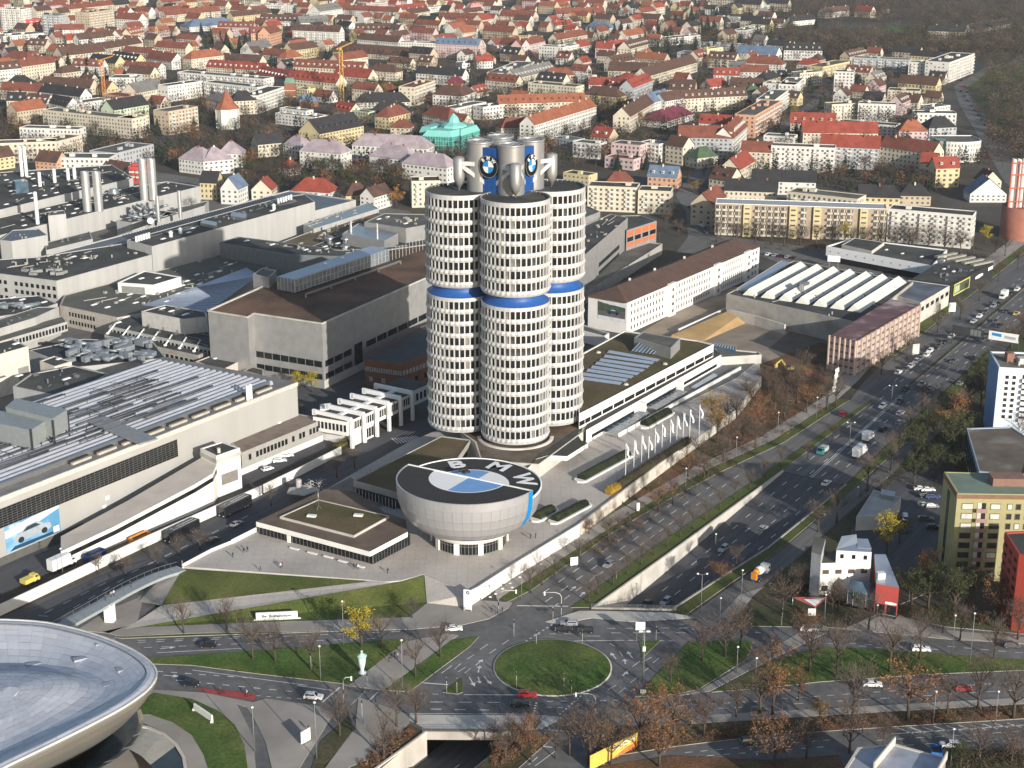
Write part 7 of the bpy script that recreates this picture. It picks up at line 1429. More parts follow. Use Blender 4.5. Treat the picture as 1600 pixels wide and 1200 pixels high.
for y, x, sx, sy in cand:
    if frnd.random() < .2: continue
    L = frnd.uniform(12, 19) if frnd.random() < .45 else frnd.uniform(20, 42); d = frnd.uniform(10, 13)
    if not free(x, y, L*.55+2): continue
    a = R(-33 if frnd.random() < .6 else 57)+frnd.uniform(-.08, .08); h = frnd.choice((4.5, 5.5, 6.5, 8)) if L < 20 else frnd.choice((7.5, 9, 10))
    u = Vector((math.cos(a), math.sin(a), 0)); c = Vector((x, y, 0)); nrm = Vector((u.y, -u.x, 0))
    if nrm.y > 0: nrm = -nrm
    ww = (c-u*L/2+nrm*d/2, c+u*L/2+nrm*d/2)
    rc = frnd.choice('rrrrobbdoR') if sx < 1100 else frnd.choice('rbbdddgb'); wc = frnd.choice('wwccccnnyk')
    if nf < 74:
        house(0, 0, 0, 0, h, d, frnd.choice('ggggh'), rc, wc, world=ww); nf += 1
    else: far_b.append((c, u, nrm, L, d, h, rc, wc)); FOOT.append((c.x, c.y, L*.5)); RECT.append((c.x, c.y, u.x, u.y, L/2, d/2))
groups_ = {}
for c, u, nrm, L, d, h, rc, wc in far_b: groups_.setdefault((rc, wc), []).append((c, u, nrm, L, d, h))
b = MB(); keys = []; 
for (rc, wc), lst in groups_.items():
    for k in (WM[wc], RM[rc]):
        if k not in keys: keys.append(k)
keys.append(cwin)
for (rc, wc), lst in groups_.items():
    mw, mr = keys.index(WM[wc]), keys.index(RM[rc])
    for c, u, n, L, d, h in lst:
        A, B, C_, E_ = c-u*L/2+n*d/2, c+u*L/2+n*d/2, c+u*L/2-n*d/2, c-u*L/2-n*d/2; rh = .48*d; Zv = Vector((0, 0, 1))
        b.prism([A, B, C_, E_], 0, h, mw, top=False); r0, r1 = (A+E_)/2+Zv*(h+rh), (B+C_)/2+Zv*(h+rh)
        o_ = n*.5-Zv*.2
        b.poly([A+Zv*h+o_, B+Zv*h+o_, r1, r0], mr); b.poly([C_+Zv*h-n*.5-Zv*.2, E_+Zv*h-n*.5-Zv*.2, r0, r1], mr); b.poly([B+Zv*h, C_+Zv*h, r1-Zv*.2], mw); b.poly([E_+Zv*h, A+Zv*h, r0-Zv*.2], mw)
        q0, q1 = (A, B) if (B-A).cross(Vector((0, 0, 1))).dot(n) > 0 else (B, A)
        b.wins(q0, q1, .5, h, max(1, round(h/3)), max(2, int(L/3.4)), .4, .48, .06, len(keys)-1)
if far_b:
    o = link('distant_houses', b.mesh('distant_houses', keys), kind='stuff'); tag(o, 'mass of small houses fading out along the top of the photograph', 'houses')
# ---- labels of the houses
def rel(sx, sy):
    nm, mx, my = min(MARKS, key=lambda m: (m[1]-sx)**2+((m[2]-sy)*2.2)**2); dx, dy = sx-mx, sy-my
    if abs(dx) < 45 and dy < 0: return 'behind '+nm
    if abs(dx) < 45: return 'in front of '+nm
    far = 'far ' if abs(dx) > 140 else ''
    return far+('right of ' if dx > 0 else 'left of ')+nm
byl = {}
for hrec in HOUSES:
    t, kind, wc, rc, roof, h, L, sx, sy, _ = hrec
    st = max(1, round(h/3)); sw = {1: 'low', 2: 'two storey', 3: 'three storey', 4: 'four storey', 5: 'five storey', 6: 'six storey', 7: 'seven storey', 8: 'tall'}.get(st, 'tall')
    rn = '' if roof == 'f' else ' with %s%s roof' % (RN[rc], ' hipped' if roof == 'h' else '')
    lab = '%s %s %s%s, %s' % (sw, WN[wc], kind, rn, rel(sx, sy)); lab = lab if len(lab.split()) < 15 else lab.split(' storey ')[-1]; byl.setdefault(lab, []).append((sx, sy, t))
ORD = ['first', 'second', 'third', 'fourth', 'fifth', 'sixth', 'seventh', 'eighth', 'ninth']
for lab, lst in byl.items():
    lst.sort(key=lambda q: q[0])
    for i, (sx, sy, t) in enumerate(lst):
        t['label'] = lab if len(lst) == 1 else lab+', '+('leftmost' if i == 0 else 'rightmost' if i == len(lst)-1 else ORD[min(i, 8)]); t['group'] = 'houses of the town behind'
# ================================================================== trees
bark = mat('bark', (.075, .058, .045), .95, var=.25, scale=2, fine=.15)
TW = dict(bare=mat('twig_brown', (.13, .10, .08), .95, var=.25, scale=.4), brown=mat('leaf_brown', (.115, .08, .062), .95, var=.3, scale=.5), rust=mat('leaf_rust', (.21, .105, .05), .95, var=.3, scale=.5), yellow=mat('leaf_yellow', (.38, .30, .03), .9, var=.25, scale=.5), orange=mat('leaf_orange', (.38, .19, .05), .9, var=.25, scale=.5), gold=mat('leaf_gold', (.27, .17, .055), .9, var=.3, scale=.5), olive=mat('leaf_olive', (.052, .06, .024), .95, var=.35, scale=.4), fir=mat('needle_dark', (.02, .034, .022), .95, var=.35, scale=.5), dark=mat('twig_dark', (.06, .046, .036), .95, var=.25, scale=.4))
def tree_proto(kind, seed, Rr=.42, slim=1.0):
    """unit tree, 10 m tall"""
    r = random.Random(seed); H = 10.0; tb, cb = MB(), MB(); V = Vector
    if kind == 'fir':
        tb.tube([V((0, 0, 0)), V((0, 0, 9.4))], [.22, .05], 6)
        for i in range(620):
            f = r.random()**1.3; z = .9+f*8.9; rad = (1-f)*2.3*r.uniform(.55, 1.1)+.08; a = r.random()*6.283
            q = V((rad*math.cos(a), rad*math.sin(a), z-rad*.25)); s = .25+.45*(1-f); t = V((-math.sin(a), math.cos(a), 0))*s*.6; o = V((math.cos(a), math.sin(a), -.55))*s
            cb.poly([q-t, q+o, q+t, q-o*.9+V((0, 0, .25))])
        return tb.mesh('trunk', bark), cb.mesh('crown', TW[kind])
    top = V((r.uniform(-.3, .3), r.uniform(-.3, .3), 6.0)); base = r.uniform(2.0, 2.8)
    tb.tube([V((0, 0, -.1)), V((0, 0, base)), along(V((0, 0, base)), top, .5)+V((r.uniform(-.2, .2), 0, 0)), top], [.30, .22, .15, .07], 7)
    tips = []; W_ = Rr*H*slim
    nl = 9
    for i in range(nl):
        a = 6.283*i/nl+r.uniform(-.3, .3); z0 = base*.9+(6-base*.9)*r.random()**1.1; e = r.uniform(.55, 1.0)
        end = V((W_*e*math.cos(a), W_*e*math.sin(a), min(9.6, z0+r.uniform(1.6, 4.2)))); st = V((top.x*z0/6, top.y*z0/6, z0)); m = along(st, end, .5)+V((0, 0, .35))
        tb.tube([st, m, end], [.13, .08, .03], 5, cap=False); tips += [m, end]
        for k in range(4):
            p = along(m, end, r.random()) if k else m; q = p+V((r.uniform(-1.4, 1.4)*slim, r.uniform(-1.4, 1.4)*slim, r.uniform(.2, 1.7))); tb.tube([p, q], [.05, .018], 4, cap=False); tips.append(q)
    for k in range(6): q = top+V((r.uniform(-1.4, 1.4)*slim, r.uniform(-1.4, 1.4)*slim, r.uniform(1, 3.9))); tb.tube([top, q], [.06, .02], 4, cap=False); tips.append(q)
    nt_, nlf = dict(bare=(1350, 0), dark=(1300, 0), brown=(1000, 420), rust=(500, 850), yellow=(100, 2100), orange=(150, 1900), gold=(500, 1500), olive=(200, 2200))[kind]
    for i in range(nt_):
        p = r.choice(tips)+V((r.gauss(0, .55), r.gauss(0, .55), r.gauss(.1, .5))); out = V((p.x*.35, p.y*.35, 1.0)).normalized(); d_ = (out+V((r.uniform(-.9, .9), r.uniform(-.9, .9), r.uniform(-.4, .5)))).normalized()*r.uniform(.5, 1.25)
        s = V((r.uniform(-1, 1), r.uniform(-1, 1), r.uniform(-.3, .3))).normalized()*r.uniform(.018, .04); cb.poly([p-s, p+s, p+d_])
    clumps = [(q, r.uniform(.5, 1.0)) for q in tips if r.random() < .75]
    for i in range(nlf):
        q, w = r.choice(clumps); p = q+V((r.gauss(0, w*.62), r.gauss(0, w*.62), r.gauss(0, w*.5))); s = r.uniform(.13, .30)
        u = V((r.uniform(-1, 1), r.uniform(-1, 1), r.uniform(-.6, .6))).normalized()*s; v = V((r.uniform(-1, 1), r.uniform(-1, 1), r.uniform(-.2, 1))).normalized()*s; cb.poly([p-u, p+v*.9, p+u])
    return tb.mesh('trunk', bark), cb.mesh('crown', TW[kind])
PROTO = {}
for kind, n in (('bare', 4), ('dark', 2), ('brown', 3), ('rust', 3), ('yellow', 2), ('orange', 1), ('gold', 2), ('olive', 3), ('fir', 2)):
    PROTO[kind] = [tree_proto(kind, 100+17*i+len(kind), slim=(1.0, .78, 1.12, .9)[i]) for i in range(n)]
KN = dict(bare='bare leafless tree', dark='dark leafless tree', brown='sparse brown leaved tree', rust='rust brown leaved tree', yellow='bright yellow autumn tree', orange='orange autumn tree', gold='golden brown autumn tree', olive='dark olive green tree', fir='dark green fir tree')
TN = dict(bare='bare_tree', dark='bare_tree', brown='autumn_tree', rust='autumn_tree', yellow='autumn_tree', orange='autumn_tree', gold='autumn_tree', olive='broadleaf_tree', fir='fir_tree')
NMARKS = [('the roundabout', 863, 1042), ('the long white lawn sign', 432, 960), ('the advertising column', 566, 1040), ('the bus street', 250, 870), ('the sunken road wall', 1030, 850), ('the forecourt flagpoles', 1040, 700), ('the pylon sign', 731, 940), ('the parking deck', 1370, 540), ('the colourful office', 1335, 890), ('the green apartment block', 1530, 870), ('the white truck', 1343, 700), ('the yellow hoarding', 957, 1180), ('the sign gantry', 1540, 515), ('the gatehouse', 560, 680), ('the bowl building', 730, 800), ('the blue apartment block', 1575, 600), ('the pale pavilion', 1375, 785), ('the right grass strip', 1450, 1040), ('the parking bays', 1490, 1140), ('the underpass ramp', 640, 1170), ('the construction yard', 1220, 580), ('the dealership', 1380, 400), ('the long white office', 1080, 430)]
TREES = []
trnd = random.Random(5)
def tree(x, y, kind, h, world=None):
    p = P(x, y, 0) if world is None else world
    tm, cm = trnd.choice(PROTO[kind]); s = h/10.0
    t = link(TN[kind], None, None, p, trnd.random()*6.28); k = trnd.uniform(.88, 1.15); t.scale = (s*k, s*k, s); t['category'] = 'tree'
    link('trunk', tm, t); link('crown', cm, t); sx, sy = Q(p); TREES.append((t, kind, sx, sy, h)); return t
NEAR = """430 1033 bare 10|487 1046 bare 10|565 1011 yellow 11|597 1013 bare 9|688 1027 bare 10|649 1057 bare 10|644 966 bare 6|355 990 bare 10|287 990 bare 10|395 1030 bare 11|155 897 bare 6|197 900 bare 6|247 885 bare 6|280 867 bare 6|313 860 bare 7|424 790 bare 7|526 746 bare 7|554 732 bare 7|531 1150 bare 11|600 1186 bare 12|620 1135 bare 11|650 1130 bare 10|1133 1027 brown 11|1157 1013 brown 12|1097 1033 brown 10|1048 1067 bare 8|1000 1170 rust 15|1053 1153 rust 13|920 1196 brown 14|890 1180 bare 10|868 1185 bare 7|955 1196 brown 11|1187 1117 brown 12|1030 1199 rust 11|800 1165 brown 7|772 1160 brown 6|815 1175 rust 9|835 1160 brown 8|790 1190 brown 8|830 1192 rust 9|1222 962 brown 12|1265 1050 brown 14|1307 1057 bare 14|1390 1050 bare 13|1437 1030 bare 12|1553 1030 bare 11|1248 1095 rust 9|1332 1128 bare 14|1418 1125 rust 16|1528 1107 brown 13|1583 1123 bare 14|1203 1057 rust 10|1207 1117 rust 13|1280 1130 gold 6|1327 1177 brown 12|1210 1197 rust 12|1357 985 bare 10|1300 960 bare 10|1473 990 olive 9|1450 952 olive 12|1490 962 olive 13|1515 946 olive 12|1424 945 olive 11|1462 930 olive 10|1447 912 orange 10|1385 868 yellow 13|1560 966 rust 13|1580 950 bare 12|1405 850 olive 9|1355 767 bare 12|1307 817 bare 11|1278 831 bare 9|1392 735 bare 13|1430 722 olive 13|1447 700 olive 13|1495 677 rust 15|1512 642 bare 14|1532 640 olive 13|1485 716 olive 14|1462 746 olive 12|1428 757 olive 11|1537 610 olive 14|1470 650 bare 12|1492 752 olive 10|1420 690 bare 12|1450 670 bare 12|1500 700 olive 13|1475 690 gold 12|1440 640 bare 11|1028 800 rust 10|1051 788 bare 9|950 844 bare 8|1112 668 gold 13|1120 690 gold 12|1150 662 brown 11|1175 645 brown 12|1190 660 rust 11|1210 640 brown 12|1225 655 brown 12|1245 630 brown 12|1260 645 rust 11|1200 620 brown 11|1230 610 brown 11|1257 600 gold 7|1180 682 rust 12|1160 692 brown 11|1140 702 brown 11|1285 620 brown 12|1135 660 brown 10|1165 625 brown 9|1270 625 brown 11|1090 720 brown 9|1075 745 rust 9|920 943 bare 7|935 930 bare 7|958 915 bare 7|980 898 bare 7|1002 883 bare 7|1022 868 bare 7|1043 855 bare 7|1063 840 bare 7|1083 827 bare 7|1102 813 bare 7|1125 797 bare 7|1148 780 bare 7|1172 765 bare 7|1195 748 bare 7|1220 730 bare 7|1127 913 rust 7|1115 902 rust 5|1150 886 bare 6|829 926 bare 8|847 914 bare 6|867 899 bare 7|905 872 bare 7|1100 745 bare 8|1130 722 bare 9|1180 700 brown 9|1292 642 bare 13|1306 635 bare 13|1377 585 bare 10|1417 560 bare 11|1465 520 bare 10|1500 500 bare 10|1530 470 bare 10|1560 440 brown 10|1590 420 brown 10|1365 541 yellow 6|465 613 yellow 8|488 613 yellow 8|1255 590 brown 11|1185 600 brown 6|1310 955 bare 9|1250 925 bare 9|1500 1000 bare 10|1260 1010 rust 10|1590 1000 brown 11|1340 960 olive 6|1600 960 rust 12|1150 1120 brown 9|1100 1150 brown 10|1480 1115 bare 10|1380 1170 brown 8|1260 1185 brown 9|1530 1190 brown 9|1580 1195 brown 9|1500 1200 olive 7|940 1170 gold 7|1240 620 brown 12|1590 740 bare 9|1560 720 rust 9|1610 700 bare 12|1580 545 brown 12|1600 530 brown 12|1545 600 olive 13|970 830 brown 6|920 835 rust 5|1300 690 bare 7|1262 718 bare 7"""
for row in NEAR.split('|'):
    q = row.split(); tree(float(q[0]), float(q[1]), q[2], float(q[3]))
# trees named for places in the town
TOWN = """1225 385 dark 11|1250 383 dark 11|1120 378 dark 12|1150 381 brown 11|1180 378 dark 12|1205 382 dark 12|1275 385 dark 12|1300 387 dark 12|1320 380 yellow 11|1350 390 dark 12|1375 388 bare 13|1400 392 bare 14|1425 393 bare 13|1450 394 bare 14|1475 396 bare 13|1500 398 bare 13|1540 382 yellow 10|1520 395 dark 9|1555 395 dark 9|1570 400 dark 9|1450 380 bare 12|1420 382 bare 12|620 325 orange 12|600 322 dark 9|560 312 olive 12|545 300 olive 13|530 292 olive 13|575 290 dark 12|505 283 olive 14|490 275 dark 13|460 285 dark 12|520 270 olive 12|440 275 dark 12|420 290 dark 11|410 270 olive 12|395 280 olive 11|480 300 olive 11|640 300 dark 11|620 285 olive 12|600 275 dark 12|700 255 dark 12|690 262 dark 12|720 260 dark 11|645 265 brown 11|247 212 fir 13|90 118 fir 16|108 115 fir 20|138 118 fir 18|125 122 fir 13|150 122 fir 10|187 140 fir 9|80 118 gold 10|315 55 fir 15|330 68 fir 18|345 72 fir 17|355 76 fir 18|375 80 fir 17|385 75 fir 17|362 62 fir 14|320 78 olive 13|340 80 brown 12|150 215 dark 12|180 212 dark 12|110 200 dark 12|55 205 dark 13|35 190 dark 12|70 215 dark 11|15 75 dark 12|40 85 dark 11|60 90 dark 12|25 88 dark 11|5 88 dark 11|330 225 dark 8|300 235 dark 9|350 215 dark 9|380 220 dark 9|415 180 bare 9|395 175 bare 9|470 205 dark 11|450 170 bare 10|540 155 olive 14|560 150 olive 14|580 147 olive 15|600 155 gold 13|620 150 olive 14|530 165 brown 12|640 145 dark 12|585 160 dark 13|820 175 dark 12|840 180 olive 12|950 170 brown 12|970 175 dark 12|940 185 dark 12|925 205 dark 11|1000 200 gold 12|1010 205 dark 11|1025 195 dark 10|900 100 olive 15|890 100 olive 14|965 120 gold 12|980 60 fir 17|970 58 fir 18|1000 62 fir 17|960 55 fir 15|1080 30 fir 18|1095 50 fir 17|1105 48 fir 18|1115 55 fir 18|1130 45 fir 15|1120 25 fir 14|1060 50 fir 16|1140 55 dark 13|1260 35 fir 17|1275 45 fir 16|1170 22 orange 12|1190 30 gold 12|1240 40 gold 12|1010 265 fir 12|995 262 fir 11|1030 268 fir 11|965 265 fir 11|1278 265 fir 12|1215 170 dark 12|1235 150 dark 12|1240 185 gold 10|1225 195 dark 11|1255 160 dark 13|1265 145 fir 14|1300 135 dark 11|1360 130 dark 12|1390 128 rust 10|1410 135 dark 11|1440 140 dark 10|1470 135 rust 10|1350 270 dark 12|1370 285 dark 13|1390 290 dark 13|1420 285 dark 12|1290 290 dark 9|1085 305 gold 9|1100 280 dark 9|1075 290 dark 9|1095 300 dark 9|870 175 dark 11|1180 250 gold 10|1050 345 dark 11|1040 360 brown 11|1030 375 dark 9|1060 370 brown 9|330 305 bare 9|355 312 bare 9|375 305 bare 8|435 300 dark 10|300 330 dark 8|1175 150 dark 10"""
for row in TOWN.split('|'):
    q = row.split(); tree(float(q[0]), float(q[1]), q[2], float(q[3]))
# the remaining trees among the houses and the wood at the upper right: one mass
frn = random.Random(77); mass = []
tries = 0
while len(mass) < 4200 and tries < 30000:
    tries += 1; sx, sy = frn.uniform(-30, 1630), frn.uniform(2, 310)
    p = P(sx, sy)
    wood = (sx > 1225 and sy < 92) or (sx > 1500 and sy < 260 and sx-1500 > (sy-100)*.35)
    if (sx > 1225 and 38 < sy < 60 and sx < 1440 and frn.random() < .85): continue
    if sx > 1480 and not wood and sy < 240: continue
    if sx < 330 and sy > 262: continue
    if not wood and (not clear(p.x, p.y, 2.2)): continue
    if sy > 262 and not (380 < sx < 650 or 1110 < sx < 1560): continue
    if sy > 302 or (sy > 215 and 1040 < sx < 1105) or (sx > 1500 and sy > 262 and sx < 1560) or abs(sx-1265+(sy-160)*.9) < 8: continue
    if wood and sx < 1540 and sx > 1500 and 90 < sy < 260: continue
    mass.append((p, frn.choice(('dark', 'dark', 'brown', 'olive', 'dark', 'rust', 'fir')) if not wood else frn.choice(('dark', 'dark', 'dark', 'brown', 'olive', 'brown')), frn.uniform(8, 14) if not wood else frn.uniform(9, 15)))
for i in range(2600):
    sx, sy = frn.uniform(1225, 1640), frn.uniform(1, 90) if i % 4 else frn.uniform(70, 265)
    if (sy > 92 and sx-1515 < (sy-100)*.42) or (38 < sy < 54 and sx < 1440): continue
    if not clear(P(sx, sy).x, P(sx, sy).y, 2): continue
    mass.append((P(sx, sy), frn.choice(('dark', 'dark', 'dark', 'brown', 'olive', 'brown')), frn.uniform(10, 17)))
for i in range(700):
    sx, sy = frn.uniform(860, 1240), frn.uniform(1, 85); p = P(sx, sy)
    if clear(p.x, p.y, 1.5): mass.append((p, frn.choice(('dark', 'fir', 'fir', 'olive', 'dark', 'brown')), frn.uniform(9, 16)))
def lowtree(kind, seed):
    r = random.Random(seed); b = MB(); b.tube([(0, 0, 0), (0, 0, 4.5)], [.2, .1], 4, 0, False)
    if kind == 'fir':
        for i in range(60):
            f = r.random(); z = 1+f*8.6; rad = (1-f)*2.2*r.uniform(.6, 1.1); a = r.random()*6.28; q = Vector((rad*math.cos(a), rad*math.sin(a), z)); s = .5+.7*(1-f); b.poly([q+Vector((-math.sin(a), math.cos(a), 0))*s, q+Vector((math.cos(a), math.sin(a), -.8))*s, q-Vector((-math.sin(a), math.cos(a), 0))*s], 1)
    else:
        for i in range(130):
            a, c, rr = r.random()*6.28, r.uniform(-1, 1), r.random()**.4; q = Vector((3.9*rr*math.sqrt(1-c*c)*math.cos(a), 3.9*rr*math.sqrt(1-c*c)*math.sin(a), 6.1+3.6*rr*c)); s = r.uniform(.3, .75)
            u = Vector((r.uniform(-1, 1), r.uniform(-1, 1), r.uniform(-.6, 1))).normalized()*s; v = Vector((r.uniform(-1, 1), r.uniform(-1, 1), r.uniform(-.3, 1))).normalized()*s*.6; b.poly([q-u, q+v, q+u], 1)
    return b
LOW = {k: [lowtree(k, i) for i in range(3)] for k in ('dark', 'brown', 'rust', 'olive', 'fir')}
kl = list(LOW); mm = [bark]+[TW[k] for k in kl]; b = MB()
for p, k, h in mass:
    src = frn.choice(LOW[k]); a = frn.random()*6.28; ca, sa, s = math.cos(a), math.sin(a), h/10; k0 = len(b.v)
    b.v += [(p.x+(x*ca-y*sa)*s, p.y+(x*sa+y*ca)*s, z*s) for x, y, z in src.v]; b.f += [tuple(i+k0 for i in f) for f in src.f]; mi = kl.index(k)+1; b.m += [mi if m else 0 for m in src.m]; b.sm += src.sm
o = link('distant_trees', b.mesh('distant_trees', mm), kind='stuff'); tag(o, 'mass of winter trees between the far houses and in the wood at upper right', 'trees')
# undergrowth and shrubs
def shrubs(name, label, poly, n, kinds, hs, seed):
    r = random.Random(seed); b = MB(); xs = [q[0] for q in poly]; ys = [q[1] for q in poly]; ks = list(kinds); c = 0
    def inside(x, y):
        w = False
        for i in range(len(poly)):
            (x1, y1), (x2, y2) = poly[i], poly[i-1]
            if (y1 > y) != (y2 > y) and x < (x2-x1)*(y-y1)/(y2-y1)+x1: w = not w
        return w
    while c < n:
        x, y = r.uniform(min(xs), max(xs)), r.uniform(min(ys), max(ys))
        if not inside(x, y): continue
        c += 1; p = P(x, y); h = r.uniform(*hs); mi = r.randrange(len(ks))
        for i in range(34):
            q = p+Vector((r.gauss(0, h*.45), r.gauss(0, h*.45), .1+h*r.random())); s = r.uniform(.12, .4); u = Vector((r.uniform(-1, 1), r.uniform(-1, 1), r.uniform(-.2, 1)))*s; v = Vector((r.uniform(-1, 1), r.uniform(-1, 1), r.uniform(-.2, .8)))*s*.6; b.poly([q-u, q+v, q+u], mi)
    o = link(name, b.mesh(name, [TW[k] for k in ks]), kind='stuff'); tag(o, label, 'shrubs')
shrubs('shrubs', 'low brown shrubs under the trees between plaza wall and avenue', [(905, 860), (1000, 790), (1090, 720), (1180, 640), (1290, 600), (1290, 650), (1180, 710), (1040, 800), (940, 868)], 420, ('rust', 'brown', 'dark'), (.6, 1.6), 1)
shrubs('shrubs', 'dark undergrowth along the right side of the boulevard', [(1330, 790), (1400, 720), (1470, 640), (1545, 570), (1560, 620), (1500, 770), (1440, 770), (1400, 760)], 420, ('olive', 'dark', 'brown'), (.8, 2.2), 2)
shrubs('shrubs', 'brown shrubs on the leaf strewn bank at the bottom right', [(960, 1150), (1080, 1140), (1390, 1120), (1600, 1105), (1600, 1118), (1390, 1136), (1080, 1160), (940, 1182)], 300, ('rust', 'brown', 'dark'), (.4, 1.3), 3)
shrubs('shrubs', 'dark hedge mass at the lower right corner', [(1490, 1178), (1600, 1175), (1600, 1200), (1485, 1200)], 260, ('olive', 'brown', 'dark'), (.8, 2.2), 4)
shrubs('shrubs', 'bushes around the colourful office and green apartments', [(1225, 935), (1260, 900), (1400, 950), (1600, 965), (1600, 985), (1480, 975), (1330, 950)], 220, ('olive', 'brown', 'rust'), (.5, 1.6), 5)
shrubs('shrubs', 'low shrubs on the bank of the underpass ramp', [(600, 1150), (655, 1140), (590, 1198), (560, 1200)], 120, ('brown', 'rust'), (.3, .9), 6)
shrubs('shrubs', 'shrubs on the far side of the underpass ramp', [(770, 1165), (830, 1150), (800, 1195), (770, 1200)], 110, ('rust', 'brown'), (.5, 1.5), 7)
shrubs('shrubs', 'hedges along the front of the long yellow balcony block', [(1110, 378), (1400, 392), (1560, 398), (1560, 408), (1300, 396), (1110, 388)], 320, ('dark', 'brown', 'olive'), (1, 2.4), 8)
bytl = {}
for t, kind, sx, sy, h in TREES:
    mk = NMARKS if sy > 400 else MARKS
    nm, mx, my = min(mk, key=lambda m: (m[1]-sx)**2+((m[2]-sy)*1.6)**2); dx, dy = sx-mx, sy-my
    rl_ = ('behind ' if dy < 0 else 'in front of ')+nm if abs(dx) < 40 else ('right of ' if dx > 0 else 'left of ')+nm
    sz = 'small ' if h < 7.5 else 'tall ' if h > 13.5 else ''
    bytl.setdefault('%s%s %s' % (sz, KN[kind], rl_), []).append((sx, t))
for lab, lst in bytl.items():
    lst.sort(key=lambda q: q[0])
    for i, (sx, t) in enumerate(lst): t['label'] = lab if len(lst) == 1 else lab+', '+('leftmost' if i == 0 else 'rightmost' if i == len(lst)-1 else ORD[min(i, 8)]); t['group'] = 'trees around the streets and houses'
# ================================================================== vehicles
PAINT = dict(white=mat('paint_white', (.75, .75, .74), .3, var=0, fine=0, spec=.5), silver=mat('paint_silver', (.45, .46, .47), .3, metal=.5, var=0, fine=0), black=mat('paint_black', (.016, .017, .02), .25, var=0, fine=0, spec=.6), grey=mat('paint_grey', (.10, .105, .11), .3, metal=.3, var=0, fine=0), red=mat('paint_red', (.35, .025, .03), .3, var=0, fine=0, spec=.5), blue=mat('paint_blue', (.03, .06, .16), .3, var=0, fine=0), teal=mat('paint_teal', (.05, .22, .24), .4, var=0, fine=0), yellow=mat('paint_yellow', (.65, .52, .12), .35, var=0, fine=0), orange=mat('paint_orange', (.62, .25, .03), .5, var=.15, fine=0))
tyre_m = mat('tyre', (.015, .015, .016), .9, var=0, fine=0); rim_m = mat('wheel_rim', (.35, .35, .36), .35, metal=.7, var=0, fine=0); cglass = mat('car_glass', (.012, .015, .018), .08, var=0, fine=0, spec=.7); lampw = mat('headlight', (.7, .7, .68), .2, var=0, fine=0); lampr = mat('taillight', (.35, .02, .02), .3, var=0, fine=0)
SIL = dict(sedan=([(-2.25, .35), (-2.28, .75), (-2.1, .95), (-1.55, 1.0), (1.0, .98), (2.0, .82), (2.25, .62), (2.25, .35)], [(-1.75, .98), (-1.05, 1.42), (.15, 1.45), (1.05, .97)]),
  hatch=([(-1.95, .35), (-2.0, .85), (-1.9, 1.0), (.95, .98), (1.75, .85), (1.98, .62), (1.98, .35)], [(-1.9, .98), (-1.55, 1.47), (.15, 1.5), (1.0, .97)]),
  wagon=([(-2.3, .35), (-2.35, .9), (-2.2, 1.02), (1.0, .99), (2.05, .84), (2.28, .62), (2.28, .35)], [(-2.22, 1.0), (-1.85, 1.47), (.2, 1.5), (1.1, .98)]),
  suv=([(-2.2, .4), (-2.25, 1.0), (-2.1, 1.12), (1.05, 1.1), (2.0, .98), (2.22, .72), (2.22, .4)], [(-2.1, 1.1), (-1.8, 1.66), (.25, 1.7), (1.1, 1.08)]),
  van=([(-2.5, .4), (-2.55, 1.1), (-2.45, 1.25), (1.5, 1.2), (2.3, 1.0), (2.5, .75), (2.5, .4)], [(-2.48, 1.2), (-2.4, 1.92), (1.0, 1.95), (1.75, 1.2)]))
def carmeshes(kind):
    low, cab = SIL[kind]; w = .9; body, gl = MB(), MB()
    def loft(b, prof, wb, wt, zb_, zt, mi=0):
        n = len(prof)
        def Y(z): f = (z-zb_)/(zt-zb_); return wb+(wt-wb)*f
        for i in range(n):
            (x0, z0), (x1, z1) = prof[i], prof[(i+1) % n]; b.poly([(x0, -Y(z0), z0), (x1, -Y(z1), z1), (x1, Y(z1), z1), (x0, Y(z0), z0)][::-1], mi)
        b.poly([(x, -Y(z), z) for x, z in prof][::-1], mi); b.poly([(x, Y(z), z) for x, z in prof], mi)
    loft(body, low, w, w*.96, .35, 1.0)
    zt = cab[1][1]; loft(body, cab, w*.95, w*.72, cab[0][1], zt)
    zb0 = cab[0][1]
    def Yc(z): return w*.95+(w*.72-w*.95)*(z-zb0)/(zt-zb0)+.012
    # side glass, windscreen, rear screen
    for s in (-1, 1):
        a = [(cab[0][0]+.22, zb0+.08), (cab[1][0]+.12, zt-.09), (cab[2][0]-.05, zt-.09), (cab[3][0]-.3, zb0+.08)]; q = [(x, s*Yc(z), z) for x, z in a]; gl.poly(q if s > 0 else q[::-1])
    for (i, j, e) in ((3, 2, 1), (0, 1, -1)):
        (x0, z0), (x1, z1) = cab[i], cab[j]; p0, p1 = .1, .9; q = []
        for f, sgn in ((p0, -1), (p0, 1), (p1, 1), (p1, -1)):
            x, z = x0+(x1-x0)*f, z0+(z1-z0)*f; q.append((x+.015*e, sgn*(Yc(z)-.1), z+.015))
        gl.poly(q if e > 0 else q[::-1])
    L = low[-1][0]; R0 = low[0][0]
    wh = MB(); wh.tube([(0, -.1, 0), (0, .1, 0)], .33, 12); hub = MB(); hub.tube([(0, -.112, 0), (0, .112, 0)], .19, 8)
    hl = MB(); hl.box((0, 0, 0), (.12, .36, .14)); 
    return body, gl.mesh('windows', cglass), wh.mesh('wheel', tyre_m), hub.mesh('rim', rim_m), hl, L, R0
CARM = {k: carmeshes(k) for k in SIL}; BODYM = {}
HLM = {}; 
